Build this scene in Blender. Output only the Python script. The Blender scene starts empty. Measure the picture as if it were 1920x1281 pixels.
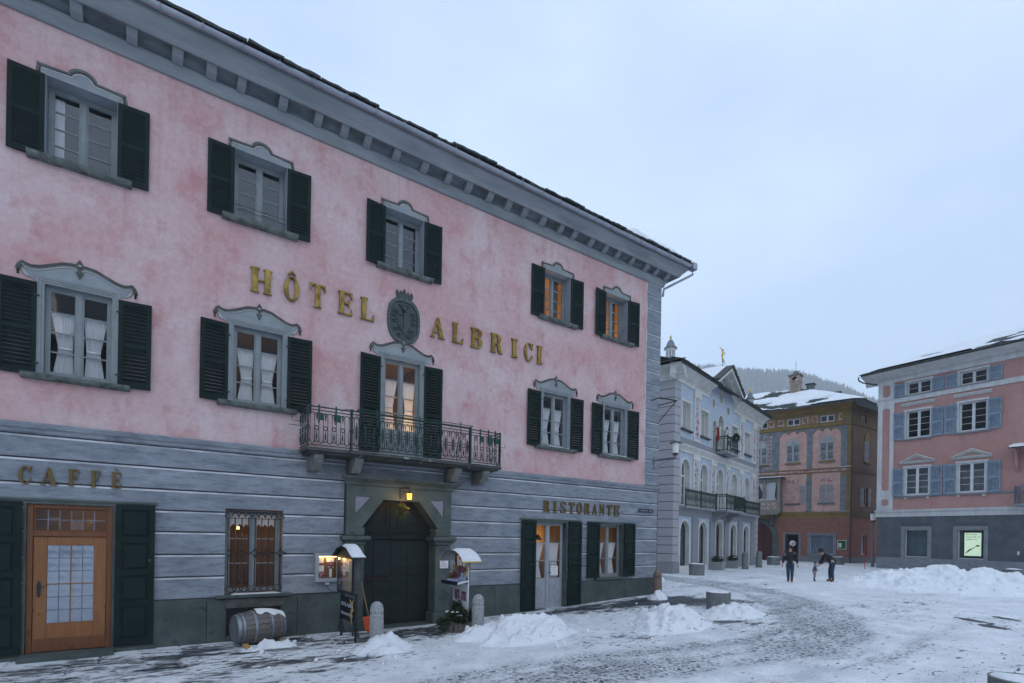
import bpy, bmesh, math, random
import numpy as np
from mathutils import Vector, Matrix
from mathutils.geometry import tessellate_polygon

random.seed(7)
rng = np.random.default_rng(7)
R = math.radians
scene = bpy.context.scene
COL = scene.collection

# ------------------------------------------------------------------ camera
cam_data = bpy.data.cameras.new('camera')
cam_data.sensor_width = 36.0
cam_data.lens = 36.0 * 1000.0 / 1920.0
cam_data.shift_y = (1006.0 - 640.5) / 1920.0
cam_data.clip_start = 0.1
cam_data.clip_end = 20000.0
cam = bpy.data.objects.new('camera', cam_data)
COL.objects.link(cam)
cam.location = (0.0, -12.5, 2.3)
CAM_AZ = R(54.9)
cam.matrix_world = (Matrix.Translation((0.0, -12.5, 2.3)) @ Matrix.Rotation(CAM_AZ - math.pi / 2, 4, 'Z')
                    @ Matrix.Rotation(math.pi / 2, 4, 'X') @ Matrix.Rotation(R(1.0), 4, 'Z'))
scene.camera = cam

# ------------------------------------------------------------------ sky, sun, exposure
SUN_AZ, SUN_EL = R(252.0), R(14.0)
world = bpy.data.worlds.new('World')
scene.world = world
world.use_nodes = True
wn = world.node_tree
wn.nodes.clear()
w_out = wn.nodes.new('ShaderNodeOutputWorld')
w_bg = wn.nodes.new('ShaderNodeBackground')
w_sky = wn.nodes.new('ShaderNodeTexSky')
w_sky.sky_type = 'NISHITA'
w_sky.sun_disc = False
w_sky.sun_elevation = SUN_EL
w_sky.sun_rotation = math.pi / 2 - SUN_AZ
w_sky.altitude = 1000.0
w_sky.air_density = 1.0
w_sky.dust_density = 1.0
w_sky.ozone_density = 2.5
# thin overcast: the clear sky seen through an even, pale blue cloud sheet
w_co = wn.nodes.new('ShaderNodeTexCoord')
w_map = wn.nodes.new('ShaderNodeMapping')
w_map.inputs['Scale'].default_value = (1.0, 1.0, 2.4)
w_no = wn.nodes.new('ShaderNodeTexNoise')
w_no.inputs['Scale'].default_value = 1.5
w_no.inputs['Detail'].default_value = 4.0
w_ramp = wn.nodes.new('ShaderNodeValToRGB')
w_ramp.color_ramp.elements[0].position = 0.36
w_ramp.color_ramp.elements[0].color = (3.3, 4.1, 5.35, 1)
w_ramp.color_ramp.elements[1].position = 0.64
w_ramp.color_ramp.elements[1].color = (4.75, 5.5, 6.55, 1)
w_mix = wn.nodes.new('ShaderNodeMixRGB')
w_mix.inputs[0].default_value = 0.68
wn.links.new(w_co.outputs['Generated'], w_map.inputs['Vector'])
wn.links.new(w_map.outputs['Vector'], w_no.inputs['Vector'])
wn.links.new(w_no.outputs['Fac'], w_ramp.inputs['Fac'])
wn.links.new(w_sky.outputs['Color'], w_mix.inputs[1])
# the cloud sheet glows where the low sun stands behind it
w_dot = wn.nodes.new('ShaderNodeVectorMath'); w_dot.operation = 'DOT_PRODUCT'
w_dot.inputs[1].default_value = (math.cos(SUN_AZ) * math.cos(R(24)), math.sin(SUN_AZ) * math.cos(R(24)), math.sin(R(24)))
w_rng = wn.nodes.new('ShaderNodeMapRange'); w_rng.interpolation_type = 'SMOOTHSTEP'
for k_, v_ in zip(('From Min', 'From Max', 'To Min', 'To Max'), (-0.3, 1.0, 1.0, 1.22)):
    w_rng.inputs[k_].default_value = v_
w_mul = wn.nodes.new('ShaderNodeVectorMath'); w_mul.operation = 'SCALE'
wn.links.new(w_co.outputs['Generated'], w_dot.inputs[0])
wn.links.new(w_dot.outputs['Value'], w_rng.inputs['Value'])
wn.links.new(w_ramp.outputs['Color'], w_mul.inputs[0])
wn.links.new(w_rng.outputs['Result'], w_mul.inputs['Scale'])
wn.links.new(w_mul.outputs['Vector'], w_mix.inputs[2])
wn.links.new(w_mix.outputs['Color'], w_bg.inputs['Color'])
w_bg.inputs['Strength'].default_value = 0.15
wn.links.new(w_bg.outputs['Background'], w_out.inputs['Surface'])

sun_data = bpy.data.lights.new('sun', 'SUN')
sun_data.energy = 0.6
sun_data.angle = R(25.0)
sun_data.color = (1.0, 0.93, 0.86)
sun = bpy.data.objects.new('sun', sun_data)
COL.objects.link(sun)
sd = Vector((math.cos(SUN_EL) * math.cos(SUN_AZ), math.cos(SUN_EL) * math.sin(SUN_AZ), math.sin(SUN_EL)))
sun.rotation_euler = sd.to_track_quat('Z', 'Y').to_euler()
sun.location = (0, 0, 40)

vs = scene.view_settings
vs.view_transform = 'Standard'
vs.look = 'None'
vs.exposure = 0.70
vs.gamma = 1.0
vs.use_curve_mapping = False
scene.cycles.max_bounces = 6
scene.cycles.transparent_max_bounces = 12
scene.cycles.volume_bounces = 2
scene.cycles.caustics_reflective = False
scene.cycles.caustics_refractive = False

# ------------------------------------------------------------------ noise for geometry
def _hash(ix, iy, seed):
    n = (ix.astype(np.int64) * 374761393 + iy.astype(np.int64) * 668265263 + seed * 1442695041) & 0x7fffffff
    n = (n ^ (n >> 13)) * 1274126177 & 0x7fffffff
    return ((n ^ (n >> 16)) & 0xffff) / 65535.0

def vnoise(x, y, seed=0):
    x = np.asarray(x, float); y = np.asarray(y, float)
    ix = np.floor(x); iy = np.floor(y)
    fx = x - ix; fy = y - iy
    fx = fx * fx * (3 - 2 * fx); fy = fy * fy * (3 - 2 * fy)
    a = _hash(ix, iy, seed); b = _hash(ix + 1, iy, seed)
    c = _hash(ix, iy + 1, seed); d = _hash(ix + 1, iy + 1, seed)
    return (a * (1 - fx) + b * fx) * (1 - fy) + (c * (1 - fx) + d * fx) * fy

def fbm(x, y, octv=4, seed=0):
    s = 0.0; a = 0.5; t = 0.0
    for o in range(octv):
        s = s + a * vnoise(np.asarray(x) * 2 ** o + 17.3 * o, np.asarray(y) * 2 ** o - 9.1 * o, seed + o)
        t += a; a *= 0.5
    return s / t

# ------------------------------------------------------------------ materials
MATS = {}
def nt(name):
    m = bpy.data.materials.new(name)
    m.use_nodes = True
    t = m.node_tree
    b = t.nodes['Principled BSDF']
    return m, t, b

def _noise(t, scale, stretch=(1, 1, 1), detail=5.0, rough=0.55, coord='Object', kind='noise', rot=None):
    if coord == 'World':
        g = t.nodes.new('ShaderNodeNewGeometry'); src = g.outputs['Position']
    else:
        g = t.nodes.new('ShaderNodeTexCoord'); src = g.outputs['Object']
    mp = t.nodes.new('ShaderNodeMapping')
    mp.inputs['Scale'].default_value = stretch
    if rot:
        mp.inputs['Rotation'].default_value = rot
    t.links.new(src, mp.inputs['Vector'])
    if kind == 'noise':
        n = t.nodes.new('ShaderNodeTexNoise')
        n.inputs['Detail'].default_value = detail
        n.inputs['Roughness'].default_value = rough
        out = n.outputs['Fac']
    elif kind == 'voronoi':
        n = t.nodes.new('ShaderNodeTexVoronoi'); out = n.outputs['Distance']
    n.inputs['Scale'].default_value = scale
    t.links.new(mp.outputs['Vector'], n.inputs['Vector'])
    return out

def _ramp(t, src, lo, hi, c0=(0, 0, 0, 1), c1=(1, 1, 1, 1)):
    r = t.nodes.new('ShaderNodeValToRGB')
    r.color_ramp.elements[0].position = lo; r.color_ramp.elements[0].color = c0
    r.color_ramp.elements[1].position = hi; r.color_ramp.elements[1].color = c1
    t.links.new(src, r.inputs['Fac'])
    return r.outputs['Color']

def _mix(t, fac, a, b, mode='MIX'):
    m = t.nodes.new('ShaderNodeMixRGB'); m.blend_type = mode
    for i, v in ((0, fac), (1, a), (2, b)):
        if isinstance(v, (int, float)):
            m.inputs[i].default_value = v
        elif isinstance(v, (tuple, list)):
            m.inputs[i].default_value = (*v[:3], 1)
        else:
            t.links.new(v, m.inputs[i])
    return m.outputs['Color']

def _bump(t, b, src, strength, dist=0.02):
    bp = t.nodes.new('ShaderNodeBump')
    bp.inputs['Strength'].default_value = strength
    bp.inputs['Distance'].default_value = dist
    t.links.new(src, bp.inputs['Height'])
    t.links.new(bp.outputs['Normal'], b.inputs['Normal'])

def M(name, c1, c2=None, scale=4.0, stretch=(1, 1, 1), lo=0.38, hi=0.62, c3=None, scale3=14.0, stretch3=None, lo3=0.55, hi3=0.72,
      rough=0.8, metal=0.0, spec=0.3, bump=0.15, bscale=40.0, bstretch=(1, 1, 1), bdist=0.01, coord='Object'):
    m, t, b = nt(name)
    col = tuple(c1)
    if c2 is not None:
        col = _mix(t, _ramp(t, _noise(t, scale, stretch, coord=coord), lo, hi), c1, c2)
    if c3 is not None:
        col = _mix(t, _ramp(t, _noise(t, scale3, stretch3 or stretch, coord=coord), lo3, hi3), col, c3)
    if isinstance(col, tuple):
        b.inputs['Base Color'].default_value = (*col, 1)
    else:
        t.links.new(col, b.inputs['Base Color'])
    b.inputs['Roughness'].default_value = rough
    b.inputs['Metallic'].default_value = metal
    b.inputs['Specular IOR Level'].default_value = spec
    if bump:
        _bump(t, b, _noise(t, bscale, bstretch, coord=coord), bump, bdist)
    MATS[name] = m
    return m

# hotel
def pink_plaster(name, base, light, dark, bump=0.25):
    m, t, b = nt(name)
    big = _ramp(t, _noise(t, 0.55, detail=6, rough=0.62), 0.40, 0.62)
    col = _mix(t, big, base, light)
    med = _ramp(t, _noise(t, 1.7, (1, 1, 0.8), detail=8, rough=0.68), 0.50, 0.70)
    col = _mix(t, _mix(t, 1.0, med, (0.75, 0.75, 0.75), 'MULTIPLY'), col, dark)
    streak = _ramp(t, _noise(t, 1.1, (2.4, 2.4, 0.22), detail=6), 0.56, 0.72)
    col = _mix(t, _mix(t, 1.0, streak, (0.45, 0.45, 0.45), 'MULTIPLY'), col, dark)
    drip = _ramp(t, _noise(t, 2.0, (4.5, 4.5, 0.10), detail=7, rough=0.7), 0.57, 0.70)
    gate_ = _ramp(t, _noise(t, 0.5, detail=3), 0.45, 0.65)
    col = _mix(t, _mix(t, 1.0, _mix(t, 1.0, drip, gate_, 'MULTIPLY'), (0.40, 0.40, 0.40), 'MULTIPLY'), col, tuple(c * .72 for c in dark))
    vo = t.nodes.new('ShaderNodeTexVoronoi'); vo.feature = 'DISTANCE_TO_EDGE'; vo.inputs['Scale'].default_value = 0.55
    tc = t.nodes.new('ShaderNodeTexCoord'); ws = t.nodes.new('ShaderNodeVectorMath'); ws.operation = 'MULTIPLY_ADD'
    nn = t.nodes.new('ShaderNodeTexNoise'); nn.inputs['Scale'].default_value = 2.5; nn.inputs['Detail'].default_value = 6
    ws.inputs[1].default_value = (0.5, 0.5, 0.5)
    t.links.new(tc.outputs['Object'], nn.inputs['Vector']); t.links.new(nn.outputs['Color'], ws.inputs[0]); t.links.new(tc.outputs['Object'], ws.inputs[2])
    t.links.new(ws.outputs[0], vo.inputs['Vector'])
    crack = _mix(t, 1.0, _ramp(t, vo.outputs['Distance'], 0.0, 0.006, (1, 1, 1, 1), (0, 0, 0, 1)), _ramp(t, _noise(t, 0.8, detail=2), 0.52, 0.6), 'MULTIPLY')
    col = _mix(t, _mix(t, 1.0, crack, (0.2, 0.2, 0.2), 'MULTIPLY'), col, tuple(c * .5 for c in dark))
    fine = _ramp(t, _noise(t, 9.0, detail=8, rough=0.75), 0.3, 0.8, (0.80, 0.80, 0.80, 1), (1.12, 1.12, 1.12, 1))
    col = _mix(t, 1.0, col, fine, 'MULTIPLY')
    spots = _ramp(t, _noise(t, 5.5, detail=3), 0.70, 0.76)
    col = _mix(t, _mix(t, 1.0, spots, (0.5, 0.5, 0.5), 'MULTIPLY'), col, (0.40, 0.12, 0.10))
    t.links.new(col, b.inputs['Base Color'])
    b.inputs['Roughness'].default_value = 0.92
    b.inputs['Specular IOR Level'].default_value = 0.15
    _bump(t, b, _noise(t, 7.0, detail=9, rough=0.7), bump, 0.03)
    MATS[name] = m
    return m
pink_plaster('pink_plaster', (0.62, 0.39, 0.385), (0.68, 0.53, 0.525), (0.54, 0.235, 0.23))
pink_plaster('rose_plaster', (0.47, 0.255, 0.225), (0.51, 0.29, 0.26), (0.40, 0.215, 0.19), 0.12)
M('white_line', (0.66, 0.67, 0.69), (0.36, 0.38, 0.41), scale=2.2, stretch=(0.6, 1, 1), lo=0.42, hi=0.62, rough=0.85)
def marbling(name, dark, mid, light):
    m, t, b = nt(name)
    col = _mix(t, _ramp(t, _noise(t, 1.5, (0.6, 1, 1.7), detail=9, rough=0.68), 0.36, 0.66), mid, light)
    col = _mix(t, _mix(t, 1.0, _ramp(t, _noise(t, 3.0, (0.7, 1, 3.2), detail=9, rough=0.72), 0.48, 0.68), (0.85, 0.85, 0.85), 'MULTIPLY'), col, dark)
    brush = _ramp(t, _noise(t, 4.2, (1.0, 1, 5.5), detail=8, rough=0.78, rot=(0, R(9), 0)), 0.55, 0.70)
    col = _mix(t, _mix(t, 1.0, brush, (0.55, 0.55, 0.55), 'MULTIPLY'), col, tuple(min(1, c * 1.45) for c in light))
    fine = _ramp(t, _noise(t, 22.0, (0.6, 1, 3), detail=5, rough=0.7), 0.25, 0.8, (0.8, 0.8, 0.8, 1), (1.15, 1.15, 1.15, 1))
    t.links.new(_mix(t, 1.0, col, fine, 'MULTIPLY'), b.inputs['Base Color'])
    b.inputs['Roughness'].default_value = 0.8
    b.inputs['Specular IOR Level'].default_value = 0.25
    _bump(t, b, _noise(t, 12.0, (0.5, 1, 5), detail=8, rough=0.7), 0.3, 0.015)
    MATS[name] = m
marbling('grey_marbling', (0.12, 0.135, 0.16), (0.20, 0.225, 0.26), (0.33, 0.355, 0.39))
M('grey_trim', (0.25, 0.275, 0.285), (0.31, 0.335, 0.345), scale=3, stretch=(0.7, 1, 1), c3=(0.22, 0.25, 0.27), scale3=4, bump=0.15, bscale=20)
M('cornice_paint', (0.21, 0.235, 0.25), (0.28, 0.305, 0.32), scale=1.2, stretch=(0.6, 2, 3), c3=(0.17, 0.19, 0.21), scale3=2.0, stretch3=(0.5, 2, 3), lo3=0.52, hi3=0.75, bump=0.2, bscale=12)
M('cornice_shade_tone', (0.085, 0.10, 0.11), (0.15, 0.175, 0.19), scale=2.2, stretch=(0.6, 1, 3), bump=0.2, bscale=12)  # darker cornice tone for the cove; recess shade put into the colour
M('painted_frame', (0.205, 0.23, 0.235), (0.245, 0.27, 0.275), scale=5, rough=0.55, spec=0.4, bump=0.06, bscale=30)
M('reveal_paint', (0.32, 0.355, 0.39), (0.27, 0.305, 0.345), scale=4, bump=0.1)
M('moulding_light', (0.55, 0.55, 0.52), (0.45, 0.45, 0.43), scale=5, bump=0.1)
M('moulding_dark', (0.07, 0.07, 0.068), (0.11, 0.11, 0.105), scale=5, bump=0.1)
M('moulding_mid', (0.17, 0.17, 0.16), (0.22, 0.22, 0.21), scale=5, bump=0.1)
M('shutter_green', (0.007, 0.0165, 0.0155), (0.011, 0.023, 0.021), scale=3, rough=0.6, spec=0.16, bump=0.08, bscale=18, bstretch=(1, 1, 0.2))
M('sill_stone', (0.11, 0.13, 0.125), (0.18, 0.20, 0.185), scale=6, c3=(0.06, 0.075, 0.06), scale3=7, lo3=0.48, hi3=0.66, bump=0.5, bscale=18)
M('green_stone', (0.06, 0.077, 0.072), (0.088, 0.109, 0.102), scale=2.5, c3=(0.04, 0.053, 0.048), scale3=5, bump=0.3, bscale=30)
M('portal_stone', (0.075, 0.096, 0.087), (0.108, 0.13, 0.119), scale=2.2, c3=(0.054, 0.068, 0.062), scale3=4, bump=0.4, bscale=24)
M('lavender_plaster', (0.30, 0.29, 0.33), (0.25, 0.25, 0.30), scale=5)
M('door_green', (0.011, 0.017, 0.0165), (0.017, 0.025, 0.024), scale=2, stretch=(1, 1, 4), rough=0.6, bump=0.2, bscale=12, bstretch=(0.5, 1, 8))
M('rust', (0.045, 0.027, 0.022), (0.03, 0.02, 0.018), scale=12)
M('black_iron', (0.015, 0.017, 0.02), rough=0.5, spec=0.5, bump=0)
M('rail_green', (0.018, 0.042, 0.034), (0.014, 0.033, 0.028), scale=9, rough=0.5, spec=0.4, bump=0)
M('box_green', (0.014, 0.058, 0.034), (0.02, 0.072, 0.043), scale=9, rough=0.5, bump=0)
M('balcony_stone', (0.085, 0.09, 0.083), (0.045, 0.05, 0.046), scale=3, c3=(0.30, 0.31, 0.28), scale3=6, lo3=0.62, hi3=0.7, bump=0.5, bscale=20)
M('corbel_stone', (0.20, 0.21, 0.195), (0.135, 0.145, 0.135), scale=4, bump=0.5, bscale=22)
M('gold', (0.36, 0.235, 0.06), (0.17, 0.11, 0.03), scale=7, rough=0.28, metal=0.9, spec=0.5, bump=0.25, bscale=9)
M('ochre_letter', (0.17, 0.11, 0.035), (0.14, 0.09, 0.03), scale=6, rough=0.5, metal=0.3, bump=0.05)
M('bronze_relief', (0.05, 0.064, 0.064), (0.072, 0.09, 0.088), scale=8, rough=0.6, bump=0.3, bscale=25)
M('zinc', (0.36, 0.38, 0.42), (0.30, 0.32, 0.36), scale=3, rough=0.38, metal=0.75, bump=0.05)
M('slate', (0.045, 0.05, 0.05), (0.075, 0.085, 0.082), scale=3, c3=(0.10, 0.11, 0.09), scale3=9, rough=0.75, bump=0.6, bscale=25)
# wood
def wood(name, c1, c2, knot, along='z'):
    m, t, b = nt(name)
    st = (9, 9, 0.7) if along == 'z' else (0.7, 9, 9)
    col = _mix(t, _ramp(t, _noise(t, 3.0, st, detail=6), 0.3, 0.7), c1, c2)
    col = _mix(t, _ramp(t, _noise(t, 8.0, detail=1), 0.70, 0.78), col, knot)
    t.links.new(col, b.inputs['Base Color'])
    b.inputs['Roughness'].default_value = 0.5
    _bump(t, b, _noise(t, 4.0, st), 0.15, 0.01)
    MATS[name] = m
wood('pine', (0.30, 0.125, 0.038), (0.225, 0.085, 0.026), (0.10, 0.04, 0.015))
wood('pine_frame', (0.19, 0.068, 0.022), (0.14, 0.047, 0.016), (0.08, 0.03, 0.012))
wood('red_wood', (0.075, 0.022, 0.016), (0.05, 0.015, 0.012), (0.02, 0.008, 0.006))
wood('barrel_wood', (0.10, 0.085, 0.075), (0.15, 0.13, 0.12), (0.04, 0.03, 0.03), 'x')
wood('handle_wood', (0.30, 0.19, 0.10), (0.24, 0.15, 0.08), (0.15, 0.1, 0.06))
wood('wedge_wood', (0.45, 0.27, 0.10), (0.38, 0.22, 0.08), (0.2, 0.1, 0.04))
M('hoop_zinc', (0.26, 0.30, 0.33), (0.20, 0.23, 0.26), scale=7, rough=0.5, metal=0.6, bump=0.1)
# textile, paper, misc
def curtain_mat():
    m, t, b = nt('curtain')
    t.nodes.remove(b)
    o = t.nodes['Material Output']
    d = t.nodes.new('ShaderNodeBsdfDiffuse'); d.inputs['Color'].default_value = (0.90, 0.90, 0.92, 1)
    tr = t.nodes.new('ShaderNodeBsdfTranslucent'); tr.inputs['Color'].default_value = (0.80, 0.78, 0.76, 1)
    tp = t.nodes.new('ShaderNodeBsdfTransparent')
    a = t.nodes.new('ShaderNodeMixShader'); a.inputs[0].default_value = 0.22
    c = t.nodes.new('ShaderNodeMixShader'); c.inputs[0].default_value = 0.12
    t.links.new(d.outputs[0], a.inputs[1]); t.links.new(tr.outputs[0], a.inputs[2])
    t.links.new(a.outputs[0], c.inputs[1]); t.links.new(tp.outputs[0], c.inputs[2])
    t.links.new(c.outputs[0], o.inputs['Surface'])
    MATS['curtain'] = m
curtain_mat()
def glass_mat(name, refl=0.12, tint=(0.86, 0.9, 0.92), wav=0.02, rough=0.0):
    m, t, b = nt(name)
    t.nodes.remove(b)
    o = t.nodes['Material Output']
    g = t.nodes.new('ShaderNodeBsdfGlossy'); g.inputs['Roughness'].default_value = rough
    g.inputs['Color'].default_value = (0.95, 0.97, 1, 1)
    tp = t.nodes.new('ShaderNodeBsdfTransparent'); tp.inputs['Color'].default_value = (*tint, 1)
    lw = t.nodes.new('ShaderNodeMath'); lw.operation = 'POWER'; lw.inputs[1].default_value = 4.0
    fc = t.nodes.new('ShaderNodeLayerWeight'); fc.inputs['Blend'].default_value = 0.5; t.links.new(fc.outputs['Facing'], lw.inputs[0])
    ad = t.nodes.new('ShaderNodeMath'); ad.operation = 'ADD'; ad.use_clamp = True; ad.inputs[1].default_value = refl
    mx = t.nodes.new('ShaderNodeMixShader')
    bp = t.nodes.new('ShaderNodeBump'); bp.inputs['Strength'].default_value = wav; bp.inputs['Distance'].default_value = 0.05
    t.links.new(_noise(t, 3.0, detail=2), bp.inputs['Height'])
    t.links.new(bp.outputs['Normal'], g.inputs['Normal'])
    t.links.new(lw.outputs[0], ad.inputs[0])
    t.links.new(ad.outputs[0], mx.inputs[0])
    t.links.new(tp.outputs[0], mx.inputs[1]); t.links.new(g.outputs[0], mx.inputs[2])
    t.links.new(mx.outputs[0], o.inputs['Surface'])
    MATS[name] = m
glass_mat('glass', 0.012, tint=(0.97, 0.98, 0.98), wav=0.01)
glass_mat('sky_glass', 0.05, tint=(0.95, 0.96, 0.97), wav=0.012)
glass_mat('rolled_glass', 0.22, wav=0.25, rough=0.15)
M('reflection_tint', (0.25, 0.27, 0.42), (0.33, 0.35, 0.50), scale=9, rough=0.12, spec=0.8, bump=0.5, bscale=9, bdist=0.02)  # lavender tint: snow mirrored in the rolled panes, put into the colour
M('interior_dark', (0.018, 0.017, 0.017), (0.027, 0.025, 0.024), scale=1, bump=0)
M('interior_warm', (0.50, 0.37, 0.20), (0.30, 0.20, 0.10), scale=0.8, bump=0)
M('interior_brown', (0.12, 0.08, 0.05), (0.075, 0.05, 0.034), scale=0.9, bump=0)
M('paper', (0.80, 0.79, 0.78), bump=0)
M('paper_pink', (0.50, 0.25, 0.32), (0.20, 0.06, 0.12), scale=18, bump=0, lo=0.45, hi=0.55)
M('photo_print', (0.35, 0.14, 0.20), (0.06, 0.02, 0.05), scale=16, bump=0, c3=(0.75, 0.7, 0.72), scale3=20)
M('photo_blue', (0.12, 0.25, 0.55), (0.55, 0.62, 0.7), scale=22, bump=0, c3=(0.25, 0.10, 0.10), scale3=26)
M('ink', (0.08, 0.07, 0.08), bump=0)
M('ink_red', (0.35, 0.10, 0.12), bump=0)
M('white_paint', (0.66, 0.67, 0.68), (0.6, 0.61, 0.62), scale=4, rough=0.6, bump=0.05)
M('grey_paint', (0.36, 0.38, 0.41), (0.32, 0.34, 0.37), scale=5, rough=0.6, bump=0.1)
M('chalk', (0.62, 0.66, 0.75), bump=0)
M('chalkboard', (0.012, 0.014, 0.018), bump=0)
M('cork', (0.20, 0.10, 0.045), (0.15, 0.07, 0.03), scale=9, bump=0)
M('orange_plastic', (0.62, 0.085, 0.02), (0.55, 0.07, 0.018), scale=5, rough=0.4, spec=0.4, bump=0)
M('yellow_paint', (0.62, 0.42, 0.03), bump=0)
M('raffia', (0.45, 0.32, 0.15), (0.35, 0.24, 0.10), scale=20, bump=0.3)
M('red_cloth', (0.28, 0.015, 0.02), (0.2, 0.012, 0.018), scale=20)
M('stick_wood', (0.13, 0.075, 0.045), (0.2, 0.13, 0.08), scale=10, stretch=(1, 1, 4))
M('enamel_blue', (0.012, 0.018, 0.09), rough=0.25, spec=0.5, bump=0)
M('enamel_dark', (0.02, 0.025, 0.04), rough=0.3, bump=0)
M('granite_light', (0.34, 0.35, 0.35), (0.22, 0.23, 0.24), scale=28, lo=0.42, hi=0.58, c3=(0.50, 0.51, 0.51), scale3=45, lo3=0.55, hi3=0.65, bump=0.3, bscale=60)
M('granite_mid', (0.24, 0.26, 0.28), (0.18, 0.195, 0.21), scale=30, c3=(0.31, 0.33, 0.35), scale3=45, bump=0.25, bscale=60)
M('concrete', (0.21, 0.225, 0.225), (0.16, 0.175, 0.175), scale=5, c3=(0.11, 0.12, 0.12), scale3=7, bump=0.3, bscale=30)
M('brown_stone', (0.22, 0.155, 0.12), (0.15, 0.12, 0.10), scale=5, bump=0.4, bscale=26)
M('soil', (0.03, 0.022, 0.016))
M('leaf_green', (0.02, 0.04, 0.018), (0.035, 0.06, 0.025), scale=14, rough=0.5, spec=0.4, bump=0)
M('mistletoe', (0.10, 0.10, 0.025), (0.06, 0.075, 0.02), scale=16, rough=0.6, bump=0)
M('flower_red', (0.4, 0.02, 0.03), bump=0)
# snow: white, faintly blue, lumpy
def snow_mat():
    m, t, b = nt('snow')
    col = _mix(t, _ramp(t, _noise(t, 2.2, coord='World', detail=7), 0.35, 0.7), (0.80, 0.82, 0.85), (0.88, 0.89, 0.91))
    dirt = _ramp(t, _noise(t, 6.0, coord='World', detail=9, rough=0.75), 0.66, 0.80)
    col = _mix(t, _mix(t, 1.0, dirt, (0.35, 0.35, 0.35), 'MULTIPLY'), col, (0.33, 0.32, 0.31))
    t.links.new(col, b.inputs['Base Color'])
    b.inputs['Roughness'].default_value = 0.75
    b.inputs['Specular IOR Level'].default_value = 0.25
    _bump(t, b, _noise(t, 9.0, coord='World', detail=10, rough=0.72), 0.8, 0.06)
    MATS['snow'] = m
snow_mat()

# trodden snow over wet stone: 'bare' says how thin the cover is, 'cobble' where setts show through
def ground_mat(name, setts=True):
    m, t, b = nt(name)
    at = t.nodes.new('ShaderNodeAttribute'); at.attribute_name = 'bare'
    ac = t.nodes.new('ShaderNodeAttribute'); ac.attribute_name = 'cobble'
    snow = _mix(t, _ramp(t, _noise(t, 1.3, coord='World', detail=8, rough=0.65), 0.35, 0.68), (0.62, 0.64, 0.67), (0.86, 0.87, 0.88))
    grit = _ramp(t, _noise(t, 13.0, (0.7, 1.3, 1), coord='World', detail=7, rough=0.75), 0.55, 0.72)
    snow = _mix(t, _mix(t, 1.0, grit, (0.7, 0.7, 0.7), 'MULTIPLY'), snow, (0.22, 0.235, 0.26))
    stone = _mix(t, _ramp(t, _noise(t, 5.0, coord='World', detail=5), 0.35, 0.65), (0.035, 0.042, 0.05), (0.075, 0.085, 0.095))
    # setts: cells of dark stone with snow packed in the joints
    vo = t.nodes.new('ShaderNodeTexVoronoi'); vo.feature = 'DISTANCE_TO_EDGE'
    g = t.nodes.new('ShaderNodeNewGeometry')
    vo.inputs['Scale'].default_value = 8.5
    vo.inputs['Randomness'].default_value = 0.75
    t.links.new(g.outputs['Position'], vo.inputs['Vector'])
    joint = _ramp(t, vo.outputs['Distance'], 0.06, 0.16, (1, 1, 1, 1), (0, 0, 0, 1))
    patch = _ramp(t, _noise(t, 7.0, coord='World', detail=6, rough=0.7), 0.42, 0.62)
    jmix = _mix(t, 1.0, joint, patch, 'LIGHTEN')
    sett = _mix(t, jmix, _mix(t, 0.5, stone, (0.11, 0.12, 0.135)), _mix(t, 0.25, snow, (0.28, 0.29, 0.31)))
    # cover threshold: broad drifts plus streaks along the street plus fine crumbs
    n1 = _noise(t, 1.15, (0.55, 1.5, 1), coord='World', detail=9, rough=0.68, rot=(0, 0, R(-8)))
    n2 = _noise(t, 5.5, (0.5, 1.3, 1), coord='World', detail=7, rough=0.7)
    n = _mix(t, 0.45, n1, n2)
    sub = t.nodes.new('ShaderNodeMath'); sub.operation = 'ADD'
    t.links.new(n, sub.inputs[0]); t.links.new(at.outputs['Fac'], sub.inputs[1])
    cover = _ramp(t, sub.outputs[0], 0.685, 0.75)
    n3 = _noise(t, 9.0, (0.55, 1.25, 1), coord='World', detail=5, rough=0.62, rot=(0, 0, R(-12)))
    s3 = t.nodes.new('ShaderNodeMath'); s3.operation = 'MULTIPLY_ADD'; s3.inputs[1].default_value = 0.5
    t.links.new(at.outputs['Fac'], s3.inputs[0]); t.links.new(n3, s3.inputs[2])
    speck = _ramp(t, s3.outputs[0], 0.668, 0.705)
    cover = _mix(t, 1.0, cover, speck, 'LIGHTEN')
    col = _mix(t, cover, snow, stone)
    csub = t.nodes.new('ShaderNodeMath'); csub.operation = 'ADD'
    t.links.new(n, csub.inputs[0]); t.links.new(ac.outputs['Fac'], csub.inputs[1])
    ccov = _ramp(t, csub.outputs[0], 0.72, 0.98)
    col = _mix(t, ccov, col, sett)
    t.links.new(col, b.inputs['Base Color'])
    rr = _ramp(t, cover, 0.0, 1.0, (0.8, 0.8, 0.8, 1), (0.38, 0.38, 0.38, 1))
    t.links.new(rr, b.inputs['Roughness'])
    b.inputs['Specular IOR Level'].default_value = 0.3
    h = _mix(t, 0.5, _noise(t, 9.0, (0.8, 1.2, 1), coord='World', detail=10, rough=0.72), _mix(t, 1.0, cover, (1, 1, 1), 'DIFFERENCE'))
    _bump(t, b, h, 1.0, 0.06)
    MATS[name] = m
ground_mat('trodden_snow')
M('far_ground', (0.55, 0.57, 0.60), (0.25, 0.26, 0.27), scale=0.01, coord='World', bump=0)
M('forest_floor', (0.07, 0.08, 0.08), (0.24, 0.25, 0.26), scale=0.012, lo=0.5, hi=0.72, coord='World', bump=0)
M('conifer', (0.028, 0.036, 0.030), (0.045, 0.054, 0.046), scale=0.02, coord='World', bump=0, c3=(0.10, 0.11, 0.115), scale3=0.9, lo3=0.58, hi3=0.75)
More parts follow.
